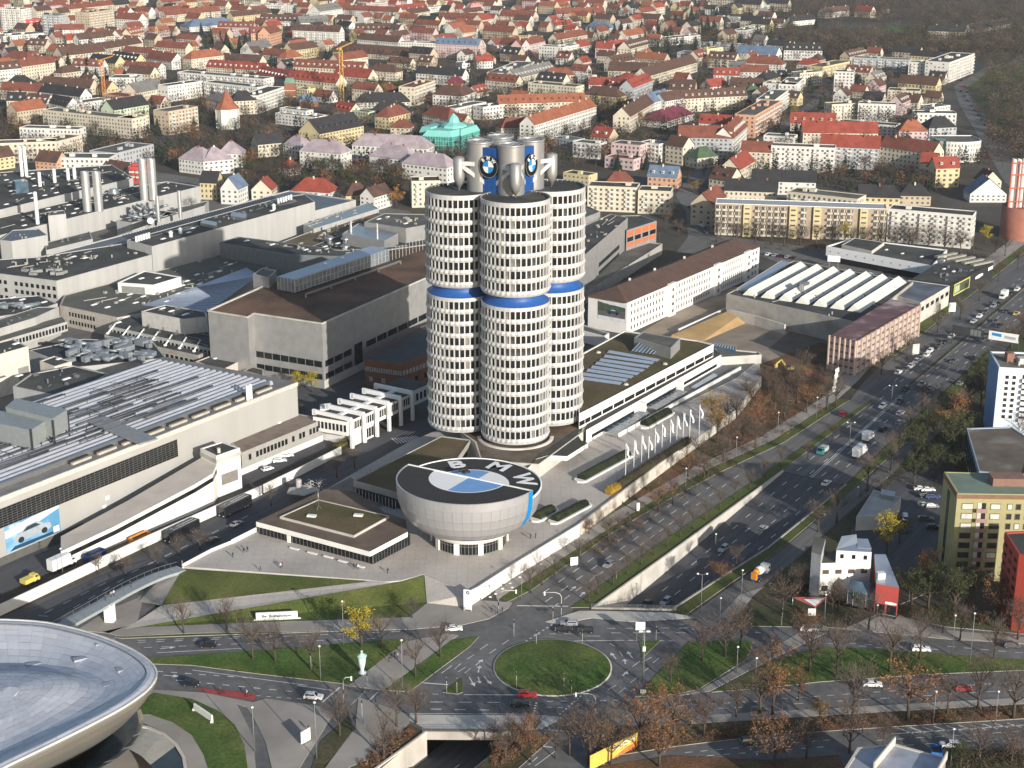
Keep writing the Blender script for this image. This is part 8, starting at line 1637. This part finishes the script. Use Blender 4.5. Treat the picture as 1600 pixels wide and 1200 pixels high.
def car(x, y, kind, col, head, label, group=None, z=0.05, world=None):
    body, gl, wh, hub, hl, L, R0 = CARM[kind]
    if (kind, col) not in BODYM: BODYM[(kind, col)] = body.mesh('body', PAINT[col])
    if not HLM: HLM['h'] = hl.mesh('headlight', lampw); HLM['t'] = hl.mesh('taillight', lampr)
    p = P(x, y, z) if world is None else world
    t = thing('car' if kind != 'van' else 'van', label, 'car' if kind != 'van' else 'van', p, R(head), group)
    link('body', BODYM[(kind, col)], t); link('windows', gl, t)
    for sx in (-1, 1):
        for sy in (-1, 1):
            w = link('wheel', wh, t, (1.38*sx, .82*sy, .33)); link('rim', hub, w)
        link('headlight', HLM['h'], t, (L-.05, .62*sx, .68)); link('taillight', HLM['t'], t, (R0+.03, .62*sx, .78))
    return t
CN = dict(white='white', silver='silver', black='black', grey='dark grey', red='red', blue='dark blue', teal='teal', yellow='yellow')
KN2 = dict(sedan='saloon', hatch='hatchback', wagon='estate car', suv='off roader', van='van')
AV = 57
for x, y, k, c, h, w in ((889, 977, 'wagon', 'silver', 178, 'waiting at the top of the roundabout'), (881, 987, 'sedan', 'black', 178, 'in front of the silver estate on the roundabout'), (915, 988, 'hatch', 'black', 178, 'second in line at the top of the roundabout'), (824, 1089, 'suv', 'red', -4, 'at the lower edge of the roundabout'), (813, 1103, 'wagon', 'black', -3, 'in front of the red car below the roundabout'), (709, 985, 'sedan', 'white', 5, 'under the bare tree left of the roundabout'),
  (951, 885, 'hatch', 'silver', 237, 'coming down the avenue'), (1000, 943, 'sedan', 'black', AV, 'in the sunken road at the tunnel mouth'), (1023, 941, 'suv', 'silver', AV, 'in the sunken road beside the black saloon'), (1088, 867, 'suv', 'silver', AV, 'climbing the sunken road'), (1192, 828, 'hatch', 'silver', AV, 'at the upper end of the sunken road'),
  (187, 888, 'suv', 'black', 57, 'on the bus street below the coaches'), (325, 1011, 'suv', 'black', 177, 'on the upper road left of the lawn sign'), (299, 1071, 'hatch', 'black', -8, 'beside the red cycle lane'), (490, 1092, 'suv', 'white', -8, 'waiting at the stop line left of the footpath'), (370, 821, 'sedan', 'silver', 57, 'behind the nearer coach'), (333, 846, 'hatch', 'grey', 57, 'in the shadow beside the nearer coach'), (437, 722, 'wagon', 'white', 20, 'in the small yard behind the white wall, nearest the bridge'), (448, 714, 'sedan', 'white', 20, 'in the small yard behind the white wall, farthest along'), (418, 735, 'hatch', 'white', 40, 'half in shadow in the small walled yard'),
  (1317, 649, 'hatch', 'red', AV, 'turning past the grass strip into the avenue'), (1439, 1017, 'wagon', 'white', -3, 'on the road in front of the green apartments'), (1363, 1072, 'sedan', 'white', -4, 'on the road below the right hand grass strip'), (1580, 1011, 'hatch', 'grey', -4, 'at the right edge on the upper road'), (1279, 985, 'wagon', 'silver', -5, 'near the sail canopy'), (1262, 986, 'hatch', 'white', -5, 'partly hidden by brown trees near the sail canopy'), (1172, 1162, 'suv', 'grey', 5, 'on the lowest road left of the grey roofed building'), (1484, 1167, 'wagon', 'white', 176, 'by the blue container at the bottom right'), (1505, 1079, 'hatch', 'red', -4, 'behind trees on the lower right road')):
    car(x, y, k, c, h, '%s %s %s' % (CN[c], KN2[k], w), 'cars on the roads', z=zb(45)+.02 if (x, y) == (1088, 867) else (-6.2 if (x, y) in ((1000, 943), (1023, 941)) else .06)) if (x, y) not in ((1000, 943), (1023, 941), (1088, 867)) else None
for s, t_, k, c, w in ((19, 5.2, 'sedan', 'black', 'black saloon in the sunken road at the tunnel mouth'), (22.5, 9.3, 'suv', 'silver', 'silver off roader in the sunken road beside the black saloon'), (59, 9.0, 'suv', 'silver', 'silver off roader climbing the sunken road')):
    car(0, 0, k, c, AV+180, w, 'cars on the roads', world=ST(s, t_, zb(s)+.02))
BV = (('black', 1380, 673, 'suv', 57), ('white', 1291, 757, 'sedan', 57), ('white', 1407, 648, 'suv', 57), ('silver', 1406, 662, 'wagon', 57), ('white', 1379, 637, 'suv', 237), ('grey', 1406, 629, 'sedan', 237), ('black', 1415, 610, 'suv', 237), ('white', 1440, 603, 'suv', 237), ('silver', 1454, 612, 'sedan', 57), ('silver', 1500, 601, 'hatch', 57), ('black', 1511, 583, 'sedan', 57), ('grey', 1490, 566, 'sedan', 237), ('blue', 1534, 571, 'sedan', 57), ('black', 1522, 561, 'sedan', 57), ('black', 1522, 526, 'sedan', 237), ('grey', 1536, 533, 'suv', 237), ('grey', 1556, 504, 'hatch', 237), ('black', 1561, 511, 'suv', 237), ('black', 1572, 488, 'sedan', 237), ('yellow', 1588, 492, 'sedan', 237))
OR2 = ['first', 'second', 'third', 'fourth', 'fifth', 'sixth', 'seventh', 'eighth', 'ninth', 'tenth', 'eleventh', 'twelfth']
cnt = {}
for c, x, y, k, h in sorted(BV, key=lambda q: -q[2]):
    cnt[(c, k)] = cnt.get((c, k), 0)+1; car(x, y, k, c, h-1, '%s %s driving on the boulevard, %s such from the near end' % (CN[c], KN2[k], OR2[cnt[(c, k)]-1]), 'cars on the boulevard', z=.06)
PK = (('white', 1403, 584), ('grey', 1415, 579), ('white', 1423, 574), ('silver', 1431, 567), ('silver', 1438, 562), ('white', 1447, 557), ('white', 1453, 550), ('black', 1460, 547), ('grey', 1467, 542), ('black', 1476, 536), ('white', 1486, 528), ('black', 1495, 523), ('white', 1521, 504), ('white', 1530, 496), ('grey', 1540, 489), ('silver', 1552, 480), ('black', 1560, 476), ('black', 1580, 460), ('white', 1589, 454))
for i, (c, x, y) in enumerate(PK): car(x, y, ('sedan', 'suv', 'wagon', 'hatch')[i*7 % 4], c, 237, '%s car parked along the boulevard verge, number %s from the near end' % (CN[c], (OR2+['thirteenth', 'fourteenth', 'fifteenth', 'sixteenth', 'seventeenth', 'eighteenth', 'last'])[i]), 'cars parked along the boulevard', z=.06)
cr = random.Random(9); cols = ['black', 'grey', 'silver', 'white', 'grey', 'blue', 'black', 'red']
def cars_row(p0, p1, n, head, lab, grp, kinds=('sedan', 'wagon', 'hatch', 'suv'), z=.05):
    for i in range(n):
        f = (i+.5)/n; c = cr.choice(cols); car(p0[0]+(p1[0]-p0[0])*f, p0[1]+(p1[1]-p0[1])*f, cr.choice(kinds), c, head+cr.uniform(-3, 3), '%s car %s, %s' % (CN[c], lab, (OR2+['last']*20)[i] if i < n-1 else 'rightmost'), grp, z)
cars_row((1247, 432), (1335, 442), 9, 120, 'parked in the near row of the dealer yard', 'cars in the dealer yard'); cars_row((1315, 424), (1412, 440), 10, 120, 'parked in the back row of the dealer yard', 'cars in the dealer yard'); cars_row((1195, 398), (1245, 405), 5, 60, 'parked in the court beside the long white office', 'cars by the white office')
cars_row((1078, 322), (1103, 366), 9, 108, 'parked down the side street behind the works', 'cars in the side street'); cars_row((1052, 345), (1062, 362), 2, 110, 'parked opposite in the side street', 'cars in the side street')
cars_row((1433, 765), (1455, 768), 2, 0, 'in the first row of the dark car park', 'cars in the car park', z=.25); cars_row((1440, 776), (1462, 779), 2, 0, 'in the second row of the dark car park', 'cars in the car park', z=.25); cars_row((1438, 790), (1462, 794), 2, 0, 'in the third row of the dark car park', 'cars in the car park', z=.25); cars_row((1440, 806), (1465, 834), 2, 0, 'in the nearest part of the dark car park', 'cars in the car park', z=.25)
car(1414, 812, 'van', 'white', 80, 'white van in the dark car park beside the pale pavilion', 'cars in the car park', .25)
cars_row((1500, 140), (1560, 222), 11, -70, 'on the curving road at the upper right', 'cars on the far curving road'); cars_row((1500, 122), (1515, 150), 3, -30, 'at the far crossing at the upper right', 'cars on the far curving road')
car(1170, 560, 'suv', 'black', 20, 'black off roader under the end of the office wing', None); car(1153, 556, 'hatch', 'white', 30, 'white hatchback in the drive through at the end of the office wing', None)
# trucks
def boxtruck(x, y, head, L, label, cabc, boxm, nm='box_truck', hgt=3.2):
    t = thing(nm, label, 'truck', P(x, y, .06), R(head)); b = MB(); b.box((-.9, 0, .75+hgt/2-.1), (L-2.4, 2.4, hgt-.4)); link('cargo_box', b.mesh('cargo_box', boxm), t)
    b = MB(); b.prism([(L/2-2.0, -1.05), (L/2, -1.05), (L/2, 1.05), (L/2-2.0, 1.05)], .5, 1.5); b.poly([(L/2, -1.0, 1.5), (L/2, 1.0, 1.5), (L/2-.6, .95, 2.5), (L/2-.6, -.95, 2.5)]); b.prism([(L/2-2.0, -1.0), (L/2-.6, -1.0), (L/2-.6, 1.0), (L/2-2.0, 1.0)], 1.5, 2.5); link('cab', b.mesh('cab', PAINT[cabc]), t)
    b = MB(); b.poly([(L/2+.01, -.85, 1.6), (L/2+.01, .85, 1.6), (L/2-.52, .82, 2.42), (L/2-.52, -.82, 2.42)]); b.box((L/2-1.1, 0, 1.95), (.8, 2.04, .6)); link('windows', b.mesh('windows', cglass), t)
    b = MB(); b.box((-.2, 0, .55), (L-.6, 1.0, .3)); link('chassis', b.mesh('chassis', darkm), t); me = CARM['van'][2]
    for sx in (L/2-1.0, -L/2+1.4):
        for sy in (-1, 1): w = link('wheel', me, t, (sx, sy*1.0, .45)); w.scale = (1.35, 1.35, 1.35); link('rim', CARM['van'][3], w)
    return t
wbox = mat('truck_box', (.74, .74, .74), .5, var=.03)
boxtruck(1343, 712, 57, 8.5, 'long white box truck on the boulevard beside the dark trees', 'white', wbox); boxtruck(1356, 688, 57, 6.2, 'shorter white box truck ahead of the long one', 'white', wbox, hgt=2.9); boxtruck(1568, 466, 237, 6.5, 'white box truck parked at the far verge', 'white', wbox)
boxtruck(1285, 708, 237, 5.6, 'teal pickup truck with cream load on the boulevard', 'teal', mat('load_cream', (.4, .42, .40), .7), 'pickup_truck', 1.7); boxtruck(97, 888, 57, 9.0, 'white container truck below the blue car poster', 'white', wbox, 'container_truck', 3.6)
boxtruck(47, 912, 57, 5.4, 'small yellow works truck by the white wall', 'yellow', PAINT['yellow'], 'works_truck', 1.6)
def coach(x, y, head, label):
    t = thing('coach', label, 'bus', P(x, y, .06), R(head)); b = MB(); L = 12.5
    b.prism([(-L/2, -1.25), (L/2-.3, -1.25), (L/2, -1.05), (L/2, 1.05), (L/2-.3, 1.25), (-L/2, 1.25)], .35, 3.55); link('body', b.mesh('body', PAINT['black']), t)
    b = MB()
    for s in (-1, 1):
        for i in range(8): x0 = -L/2+.5+i*1.45; q = [(x0, s*1.262, 1.6), (x0+1.3, s*1.262, 1.6), (x0+1.3, s*1.262, 2.9), (x0, s*1.262, 2.9)]; b.poly(q if s < 0 else q[::-1])
    b.poly([(L/2+.012, -1.0, 1.2), (L/2+.012, 1.0, 1.2), (L/2+.012, 1.0, 3.0), (L/2+.012, -1.0, 3.0)]); link('windows', b.mesh('windows', cglass), t)
    for yy in (-.55, .55): b = MB(); b.box((-.6, yy, 3.62), (9.5, .3, .12)); link('roof_strip', b.mesh('roof_strip', alu), t)
    b = MB(); b.box((2.6, 0, 3.66), (1.6, 1.3, .2)); link('roof_hatch', b.mesh('roof_hatch', PAINT['grey']), t)
    for sx in (L/2-2.4, -L/2+3.2, -L/2+1.9):
        for sy in (-1, 1): w = link('wheel', CARM['van'][2], t, (sx, sy*1.13, .5)); w.scale = (1.5, 1.5, 1.5); link('rim', CARM['van'][3], w)
    for sy in (-1, 1): b = MB(); b.box((L/2+.02, sy*.8, .75), (.08, .4, .25)); link('headlight', b.mesh('headlight', lampw), t)
coach(285, 838, 238, 'black coach with silver roof strips on the street, nearer one'); coach(368, 799, 238, 'black coach behind the first one, farther up the street')
t = thing('cement_mixer', 'white and blue cement mixer truck with orange drum end on the service road', 'truck', P(1187, 903, .06), R(57)); b = MB(); b.box((-.3, 0, .95), (8.2, 1.1, .4)); link('chassis', b.mesh('chassis', PAINT['blue']), t); b = MB(); b.prism([(2.6, -1.15), (4.4, -1.15), (4.4, 1.15), (2.6, 1.15)], .6, 2.9); link('cab', b.mesh('cab', PAINT['white']), t); b = MB(); b.poly([(4.41, -1, 1.7), (4.41, 1, 1.7), (4.41, 1, 2.6), (4.41, -1, 2.6)]); b.box((3.6, 0, 2.1), (.9, 2.34, .7)); link('windows', b.mesh('windows', cglass), t)
b = MB(); b.tube([(2.2, 0, 2.0), (1.2, 0, 2.2), (-.6, 0, 2.5), (-2.2, 0, 2.8)], [.6, 1.15, 1.25, .95], 14); link('drum', b.mesh('drum', PAINT['white']), t); b = MB(); b.tube([(-2.2, 0, 2.8), (-3.3, 0, 3.0)], [.98, .55], 12); b.box((-3.8, 0, 2.0), (.8, 1.6, 2.0)); link('chute', b.mesh('chute', PAINT['orange']), t)
for sx in (3.4, -1.6, -3.0):
    for sy in (-1, 1): w = link('wheel', CARM['van'][2], t, (sx, sy*1.05, .48)); w.scale = (1.45, 1.45, 1.45); link('rim', CARM['van'][3], w)
def skip_(x, y, label, m, L=6.5, h=1.9, head=57, nm='skip_container'):
    t = thing(nm, label, 'container', P(x, y, .05), R(head)); b = MB()
    for q in (((0, 1.15, h/2), (L, .12, h)), ((0, -1.15, h/2), (L, .12, h)), ((L/2, 0, h/2), (.12, 2.3, h)), ((-L/2, 0, h/2), (.12, 2.3, h)), ((0, 0, .1), (L, 2.3, .2))): b.box(*q)
    for i in range(6): b.box((-L/2+.6+i*(L-1.2)/5, -1.24, h/2), (.15, .1, h)); 
    link('shell', b.mesh('shell', m), t); b = MB(); b.box((0, 0, h*.45), (L-.3, 2.1, h*.5)); link('load', b.mesh('load', mat('scrap', (.12, .08, .06), .95, var=.4, scale=1)), t)
skip_(219, 845, 'orange skip behind the white street wall', PAINT['orange']); skip_(148, 872, 'dark blue container with rusty load behind the white street wall', PAINT['blue']); skip_(1462, 1184, 'blue waste container at the bottom right', mat('bin_blue', (.03, .14, .42), .5), 3.4, 2.4, 80)
# excavator and red machine in the construction yard
t = thing('excavator', 'yellow excavator with raised arm in the construction yard', 'excavator', P(1232, 580, .05), R(200)); b = MB()
for s in (-1, 1): b.box((0, s*1.0, .45), (3.6, .6, .9))
link('track', b.mesh('track', tyre_m), t, kind='stuff'); b = MB(); b.box((-.3, 0, 1.5), (3.0, 2.3, 1.1)); link('body', b.mesh('body', PAINT['yellow']), t); b = MB(); b.box((.5, .6, 2.5), (1.4, 1.1, 1.3)); link('cab', b.mesh('cab', cglass), t); b = MB(); b.beam((1, -.3, 2), (3.2, -.3, 5), .5, .7); b.beam((3.2, -.3, 5), (5.4, -.3, 3.4), .4, .5); b.box((5.5, -.3, 2.6), (1.0, 1.2, 1.2)); link('arm', b.mesh('arm', PAINT['yellow']), t)
t = thing('lifting_platform', 'red lifting platform machine lying beside the excavator', 'machine', P(1273, 592, .05), R(-35)); b = MB(); b.beam((-4, 0, 2.6), (3.2, 0, 1.2), .8, .9); b.box((3.4, 0, 1.0), (1.2, 1.6, 1.2)); link('boom', b.mesh('boom', PAINT['red']), t); b = MB(); b.box((-1, 0, .8), (3.4, 1.8, .9)); link('base', b.mesh('base', PAINT['grey']), t)
# ================================================================== street lamps, traffic signals
lampm = mat('lamp_post', (.22, .225, .22), .5, metal=.3, var=.05, fine=0)
def lamp(x, y, h, label, double=False):
    t = thing('street_lamp', label, 'street lamp', P(x, y)); b = MB(); b.tube([(0, 0, 0), (0, 0, h)], [.13, .07], 6); link('post', b.mesh('post', lampm), t)
    for s in ((-1, 1) if double else (0,)):
        b = MB()
        if double: b.tube([(0, 0, h-.2), (s*1.1, 0, h+.1)], .05, 5); link('arm', b.mesh('arm', lampm), t)
        b = MB(); b.lathe([(.05, h-.1), (.32, h+.05), (.32, h+.2), (.1, h+.38), (.01, h+.4)], (s*1.2, 0), 10); link('lamp_head', b.mesh('lamp_head', skyl), t)
LL = """537 1008 12 the yellow tree|629 1078 13 the footpath crossing|495 1187 14 the white poster board at the bottom|501 1063 9 the stop line of the lower road|815 937 8 the pylon sign corner|907 870 7 the avenue pavement|1158 940 9 the mixer truck|1151 1052 7 the right lawn path|1487 1025 11 the green apartment block road|1515 1040 14 the right grass strip|1458 1130 8 the parking bays|1485 1197 9 the blue waste container|1288 968 7 the sail canopy|1382 790 9 the pale pavilion|1071 765 7 the ivy wall|1275 655 8 the red turning car|1338 800 8 the pavilion front|1118 850 3 the sunken road|1052 680 8 the last flagpole|1150 715 7 the brown bank|1215 675 7 the brown trees of the avenue|425 700 7 the small walled yard|398 1175 11 the curved lawn|99 905 9 the white container truck|1124 985 9 the junction right of the roundabout|1420 940 8 the orange autumn tree|1555 1130 8 the right hand parking bays|1368 985 7 the office villa road|1110 1010 5 the brown trees right of the roundabout|1180 1070 7 the right lawn corner"""
for i, row in enumerate(LL.split('|')):
    q = row.split(' ', 3); lamp(float(q[0]), float(q[1]), float(q[2]), 'slim grey street lamp beside '+q[3])
for x, y, h, w in ((1095, 957, 11, 'the portal right end'), (1392, 640, 9, 'the middle of the boulevard'), (1327, 700, 9, 'the median near the teal pickup')): lamp(x, y, h, 'street lamp with two heads beside '+w, True)
t = thing('lamp_mast', 'tall mast with several lamps on the small island right of the roundabout', 'street lamp', P(1005, 1066)); b = MB(); b.tube([(0, 0, 0), (0, 0, 14)], [.2, .1], 6); link('post', b.mesh('post', lampm), t)
for s in (-1, 1): b = MB(); b.box((s*.9, 0, 13.6), (.9, .6, .3)); b.beam((0, 0, 13.4), (s*.9, 0, 13.5), .1, .1); link('lamp_head', b.mesh('lamp_head', skyl), t)
b = MB(); b.box((0, -.1, 9), (.7, .4, 1.2)); link('signal_box', b.mesh('signal_box', skyl), t)
def signal(x, y, h, arm, label):
    t = thing('traffic_signal', label, 'traffic light', P(x, y)); b = MB(); pts = [(0, 0, 0), (0, 0, h-1.2), (arm*.12, 0, h-.4), (arm*.35, 0, h), (arm, 0, h)] if arm else [(0, 0, 0), (0, 0, h)]; b.tube(pts, .1 if arm else .055, 6); link('mast', b.mesh('mast', mat('signal_post', (.5, .5, .46), .6)), t)
    b = MB(); b.box((arm, -.15, h-.2 if arm else h-.6), (.38, .3, 1.1) if arm else (.26, .22, .8)); link('signal_head', b.mesh('signal_head', skyl if arm else darkm), t)
    if arm: b = MB(); b.box((0, -.15, 2.8), (.35, .3, 1.0)); link('signal_head', b.mesh('signal_head', darkm), t)
for x, y, h, a, w in ((779, 958, 6.5, 4.6, 'bent arm signal over the avenue beside the waiting cyclists'), (877, 961, 6.5, -4.4, 'bent arm signal over the avenue at the stop line'), (537, 1097, 6.5, 2.0, 'curved arm signal beside the lower left stop line'), (930, 1120, 6, -4.5, 'curved arm signal below the roundabout at the brown trees'), (698, 1084, 4.5, 0, 'signal on the splitter island left of the roundabout'), (714, 1084, 4.2, 0, 'orange lit sign post on the splitter island'), (838, 1008, 4.2, 0, 'post at the upper edge of the central island'), (807, 1076, 4.6, 0, 'signal at the lower left of the central island'), (881, 1079, 4.6, 0, 'signal with base at the lower right of the central island'), (910, 1006, 4, 0, 'signal at the upper right of the central island'), (1025, 1002, 4.2, 0, 'dark signal on the island right of the roundabout'), (803, 995, 5, 0, 'signal at the tip of the lawn left of the roundabout'), (963, 905, 3.5, 0, 'short signal on the verge of the avenue'), (864, 971, 4, 0, 'dark pedestrian signal at the top crossing'), (574, 1073, 4, 0, 'pedestrian signal at the end of the footpath'), (566, 1122, 5, 0, 'signal beside the crossing at the bottom left'), (486, 1047, 5, 0, 'signal between the bare trees of the left lawn'), (893, 1085, 3.8, 0, 'small signal below the central island'), (1221, 978, 5, 0, 'signal by the right hand path')): signal(x, y, h, a, w)
# low fence of lights on the bank
for i, (x, y) in enumerate(((754, 932), (758, 928), (766, 933), (774, 928), (785, 920), (800, 918), (797, 912), (812, 902), (845, 882))):
    t = thing('ground_light', 'small round white light in the lawn under the plaza wall, %s from the pylon sign' % OR2[i], 'ground light', P(x, y, .14), group='lights in the lawn under the wall'); b = MB(); b.lathe([(.42, 0), (.42, .1), (.3, .16), (.01, .18)], n=10); link('lens', b.mesh('lens', skyl), t)
# ================================================================== people: one body mesh grown from a skeleton, clothes as children
def skinbody(pose):
    J = {'hip': (0, 0, .93), 'belly': (0, 0, 1.1), 'chest': (0, .01, 1.33), 'neck': (0, 0, 1.5), 'head': (0, .02, 1.62), 'crown': (0, .01, 1.74)}
    st = .0 if pose == 'stand' else .24
    for s, n in ((-1, 'l'), (1, 'r')):
        f = st*s; J['hip'+n] = (.10*s, 0, .9); J['knee'+n] = (.11*s, .10 if pose == 'sit' else f*.55+.02, .52); J['ank'+n] = (.11*s, -.05 if pose == 'sit' else f, .09); J['toe'+n] = (.12*s, J['ank'+n][1]+.17, .04)
        J['sho'+n] = (.19*s, 0, 1.43); J['elb'+n] = (.25*s, -f*.4-.02, 1.15); J['wri'+n] = (.26*s, -f*.8+.05, .9); J['hand'+n] = (.26*s, -f*.85+.07, .80)
    names = list(J); idx = {n: i for i, n in enumerate(names)}
    E = [('hip', 'belly'), ('belly', 'chest'), ('chest', 'neck'), ('neck', 'head'), ('head', 'crown')]
    for n in 'lr': E += [('hip', 'hip'+n), ('hip'+n, 'knee'+n), ('knee'+n, 'ank'+n), ('ank'+n, 'toe'+n), ('chest', 'sho'+n), ('sho'+n, 'elb'+n), ('elb'+n, 'wri'+n), ('wri'+n, 'hand'+n)]
    rad = {'hip': .14, 'belly': .14, 'chest': .16, 'neck': .06, 'head': .10, 'crown': .08}
    for n in 'lr': rad.update({'hip'+n: .10, 'knee'+n: .065, 'ank'+n: .045, 'toe'+n: .04, 'sho'+n: .075, 'elb'+n: .05, 'wri'+n: .035, 'hand'+n: .035})
    me = bpy.data.meshes.new('body'); me.from_pydata([J[n] for n in names], [(idx[a], idx[c]) for a, c in E], [])
    o = bpy.data.objects.new('tmp', me); COL.objects.link(o); o.modifiers.new('skin', 'SKIN'); o.modifiers.new('sub', 'SUBSURF').levels = 1
    sv = me.skin_vertices[0].data
    for n in names: sv[idx[n]].radius = (rad[n], rad[n]); sv[idx[n]].use_root = (n == 'hip')
    bpy.context.view_layer.update(); ev = bpy.data.meshes.new_from_object(o.evaluated_get(bpy.context.evaluated_depsgraph_get())); bpy.data.objects.remove(o); return ev
PB = {k: skinbody(k) for k in ('stand', 'walk')}
skin_m = mat('skin', (.45, .28, .2), .7, var=0, fine=0); trou = mat('trousers', (.03, .035, .05), .9, var=.1); hair_m = mat('hair', (.04, .025, .015), .9)
COAT = {n: mat('coat_'+n, c, .9, var=.1) for n, c in dict(black=(.02, .02, .022), dark=(.05, .04, .045), red=(.25, .05, .05), blue=(.05, .09, .25), white=(.6, .6, .58), beige=(.35, .28, .2), grey=(.15, .15, .16)).items()}
PBM = {}
def personmesh(pose, coat):
    if (pose, coat) in PBM: return PBM[(pose, coat)]
    me = PB[pose].copy(); me.materials.clear()
    for m in (skin_m, COAT[coat], trou, hair_m): me.materials.append(m)
    for p in me.polygons:
        z = p.center.z; x = abs(p.center.x); p.material_index = 3 if z > 1.66 or (z > 1.56 and p.center.y < -.02) else 0 if z > 1.5 or (x > .2 and z < .9 and z > .7) else 1 if z > .88 else 2; p.use_smooth = True
    PBM[(pose, coat)] = me; return me
def person(x, y, z, coat, pose, rot, where):
    t = thing('person', 'person in %s coat %s %s' % (coat if coat != 'dark' else 'dark brown', 'walking' if pose == 'walk' else 'standing', where), 'person', P(x, y, z), rot); link('body', personmesh(pose, coat), t); return t
for i, q in enumerate(((441, 886, 3.5, 'red', 'walk', 1, 'with a companion on the plaza'), (438.5, 888, 3.5, 'white', 'walk', 1, 'beside the red coated one on the plaza'), (407, 892, 3.5, 'dark', 'walk', 2, 'alone on the left part of the plaza'), (606, 896, 3.5, 'black', 'walk', .5, 'alone on the plaza nearest the sloping lawn'), (553, 889, 3.5, 'black', 'stand', 0, 'at the plaza benches, left one of three'), (557, 888, 3.5, 'dark', 'stand', 2, 'at the plaza benches, middle one of three'), (560, 890, 3.5, 'white', 'stand', 1, 'at the plaza benches, right one of three'), (364, 871, 3.5, 'dark', 'stand', 3, 'by the parapet at the left end of the plaza'), (381, 864, 3.5, 'black', 'walk', 3, 'near the short cream wall, left one of two'), (387, 862, 3.5, 'black', 'walk', 3, 'near the short cream wall, right one of two'), (829, 842, 3.5, 'black', 'stand', 1, 'right of the bowl, left of a pair'), (837, 841, 3.5, 'dark', 'stand', 2, 'right of the bowl, right of a pair'), (768, 957, .15, 'dark', 'stand', 0, 'at the crossing by the pylon sign, left one'), (778, 959, .15, 'blue', 'stand', 0, 'at the crossing by the pylon sign, with a bicycle'), (785, 957, .15, 'black', 'stand', 1, 'at the crossing by the pylon sign, right one'), (611, 1029, .15, 'black', 'walk', 1, 'in the group on the footpath, nearest the column'), (617, 1027, .15, 'dark', 'walk', 1, 'in the group on the footpath, middle left'), (621, 1029, .15, 'white', 'walk', 1, 'in the group on the footpath, white one'), (632, 1024, .15, 'black', 'walk', 1, 'in the group on the footpath, right end'), (608, 1034, .15, 'dark', 'walk', 1, 'in the group on the footpath, front one'), (553, 1129, .15, 'black', 'walk', 0, 'at the bottom crossing, left one'), (567, 1131, .15, 'blue', 'walk', 0, 'at the bottom crossing, right one'), (165, 939, 5.2, 'dark', 'walk', 1, 'on the footbridge, left of a group'), (174, 933, 5.1, 'beige', 'walk', 1, 'on the footbridge, middle of a group'), (178, 931, 5.1, 'white', 'walk', 1, 'on the footbridge, right of a group'), (205, 917, 4.8, 'black', 'walk', 1, 'alone higher on the footbridge'), (285, 884, 3.6, 'grey', 'stand', 1, 'where the footbridge meets the plaza'), (345, 1084, .2, 'dark', 'walk', 2, 'on the red cycle lane, left one'), (386, 1087, .2, 'white', 'walk', 2, 'on the red cycle lane, right one'), (482, 1142, .15, 'dark', 'stand', 1, 'by the white poster board'), (1343, 984, .1, 'dark', 'walk', 1, 'crossing near the colourful office'), (1362, 720, .1, 'black', 'walk', 1, 'beside the boulevard trees'))): person(*q)
# bicycles for the waiting cyclists
for x, y, z, c, w in ((779, 961, .15, 'blue', 'blue bicycle held at the crossing by the pylon sign'), (347, 1085, .2, 'black', 'dark bicycle on the red cycle lane, left one'), (388, 1088, .2, 'red', 'red bicycle on the red cycle lane, right one')):
    t = thing('bicycle', w, 'bicycle', P(x, y, z), .3)
    for sx in (-.52, .52): b = MB(); b.tube([(sx+.34*math.cos(6.283*k/12), 0, .35+.34*math.sin(6.283*k/12)) for k in range(13)], .03, 4, cap=False); link('wheel', b.mesh('wheel', tyre_m), t)
    b = MB(); b.tube([(-.52, 0, .35), (-.1, 0, .35), (.35, 0, .85), (-.2, 0, .85), (-.1, 0, .35)], .03, 4); b.tube([(.52, 0, .35), (.35, 0, 1.0)], .03, 4); b.tube([(-.2, 0, .85), (-.2, 0, 1.0)], .03, 4); link('frame', b.mesh('frame', PAINT[c]), t); b = MB(); b.beam((.35, -.28, 1.02), (.35, .28, 1.02), .04, .04); link('handlebar', b.mesh('handlebar', darkm), t); b = MB(); b.box((-.2, 0, 1.02), (.26, .14, .06)); link('saddle', b.mesh('saddle', darkm), t)
# ================================================================== thin winter haze
b = MB(); b.prism([(-2600, -60), (2600, -60), (2600, 4400), (-2600, 4400)], -7.4, 188.5, bottom=True)
hz = bpy.data.materials.new('haze'); hz.use_nodes = True; n_ = hz.node_tree.nodes; n_.remove(n_['Principled BSDF'])
pv_ = n_.new('ShaderNodeVolumePrincipled'); pv_.inputs['Density'].default_value = 0.00005; pv_.inputs['Color'].default_value = (.82, .86, .92, 1); pv_.inputs['Anisotropy'].default_value = 0.2
hz.node_tree.links.new(pv_.outputs[0], n_['Material Output'].inputs['Volume'])
tag(link('haze', b.mesh('haze', hz), kind='stuff'), 'thin pale haze over the whole town', 'haze')
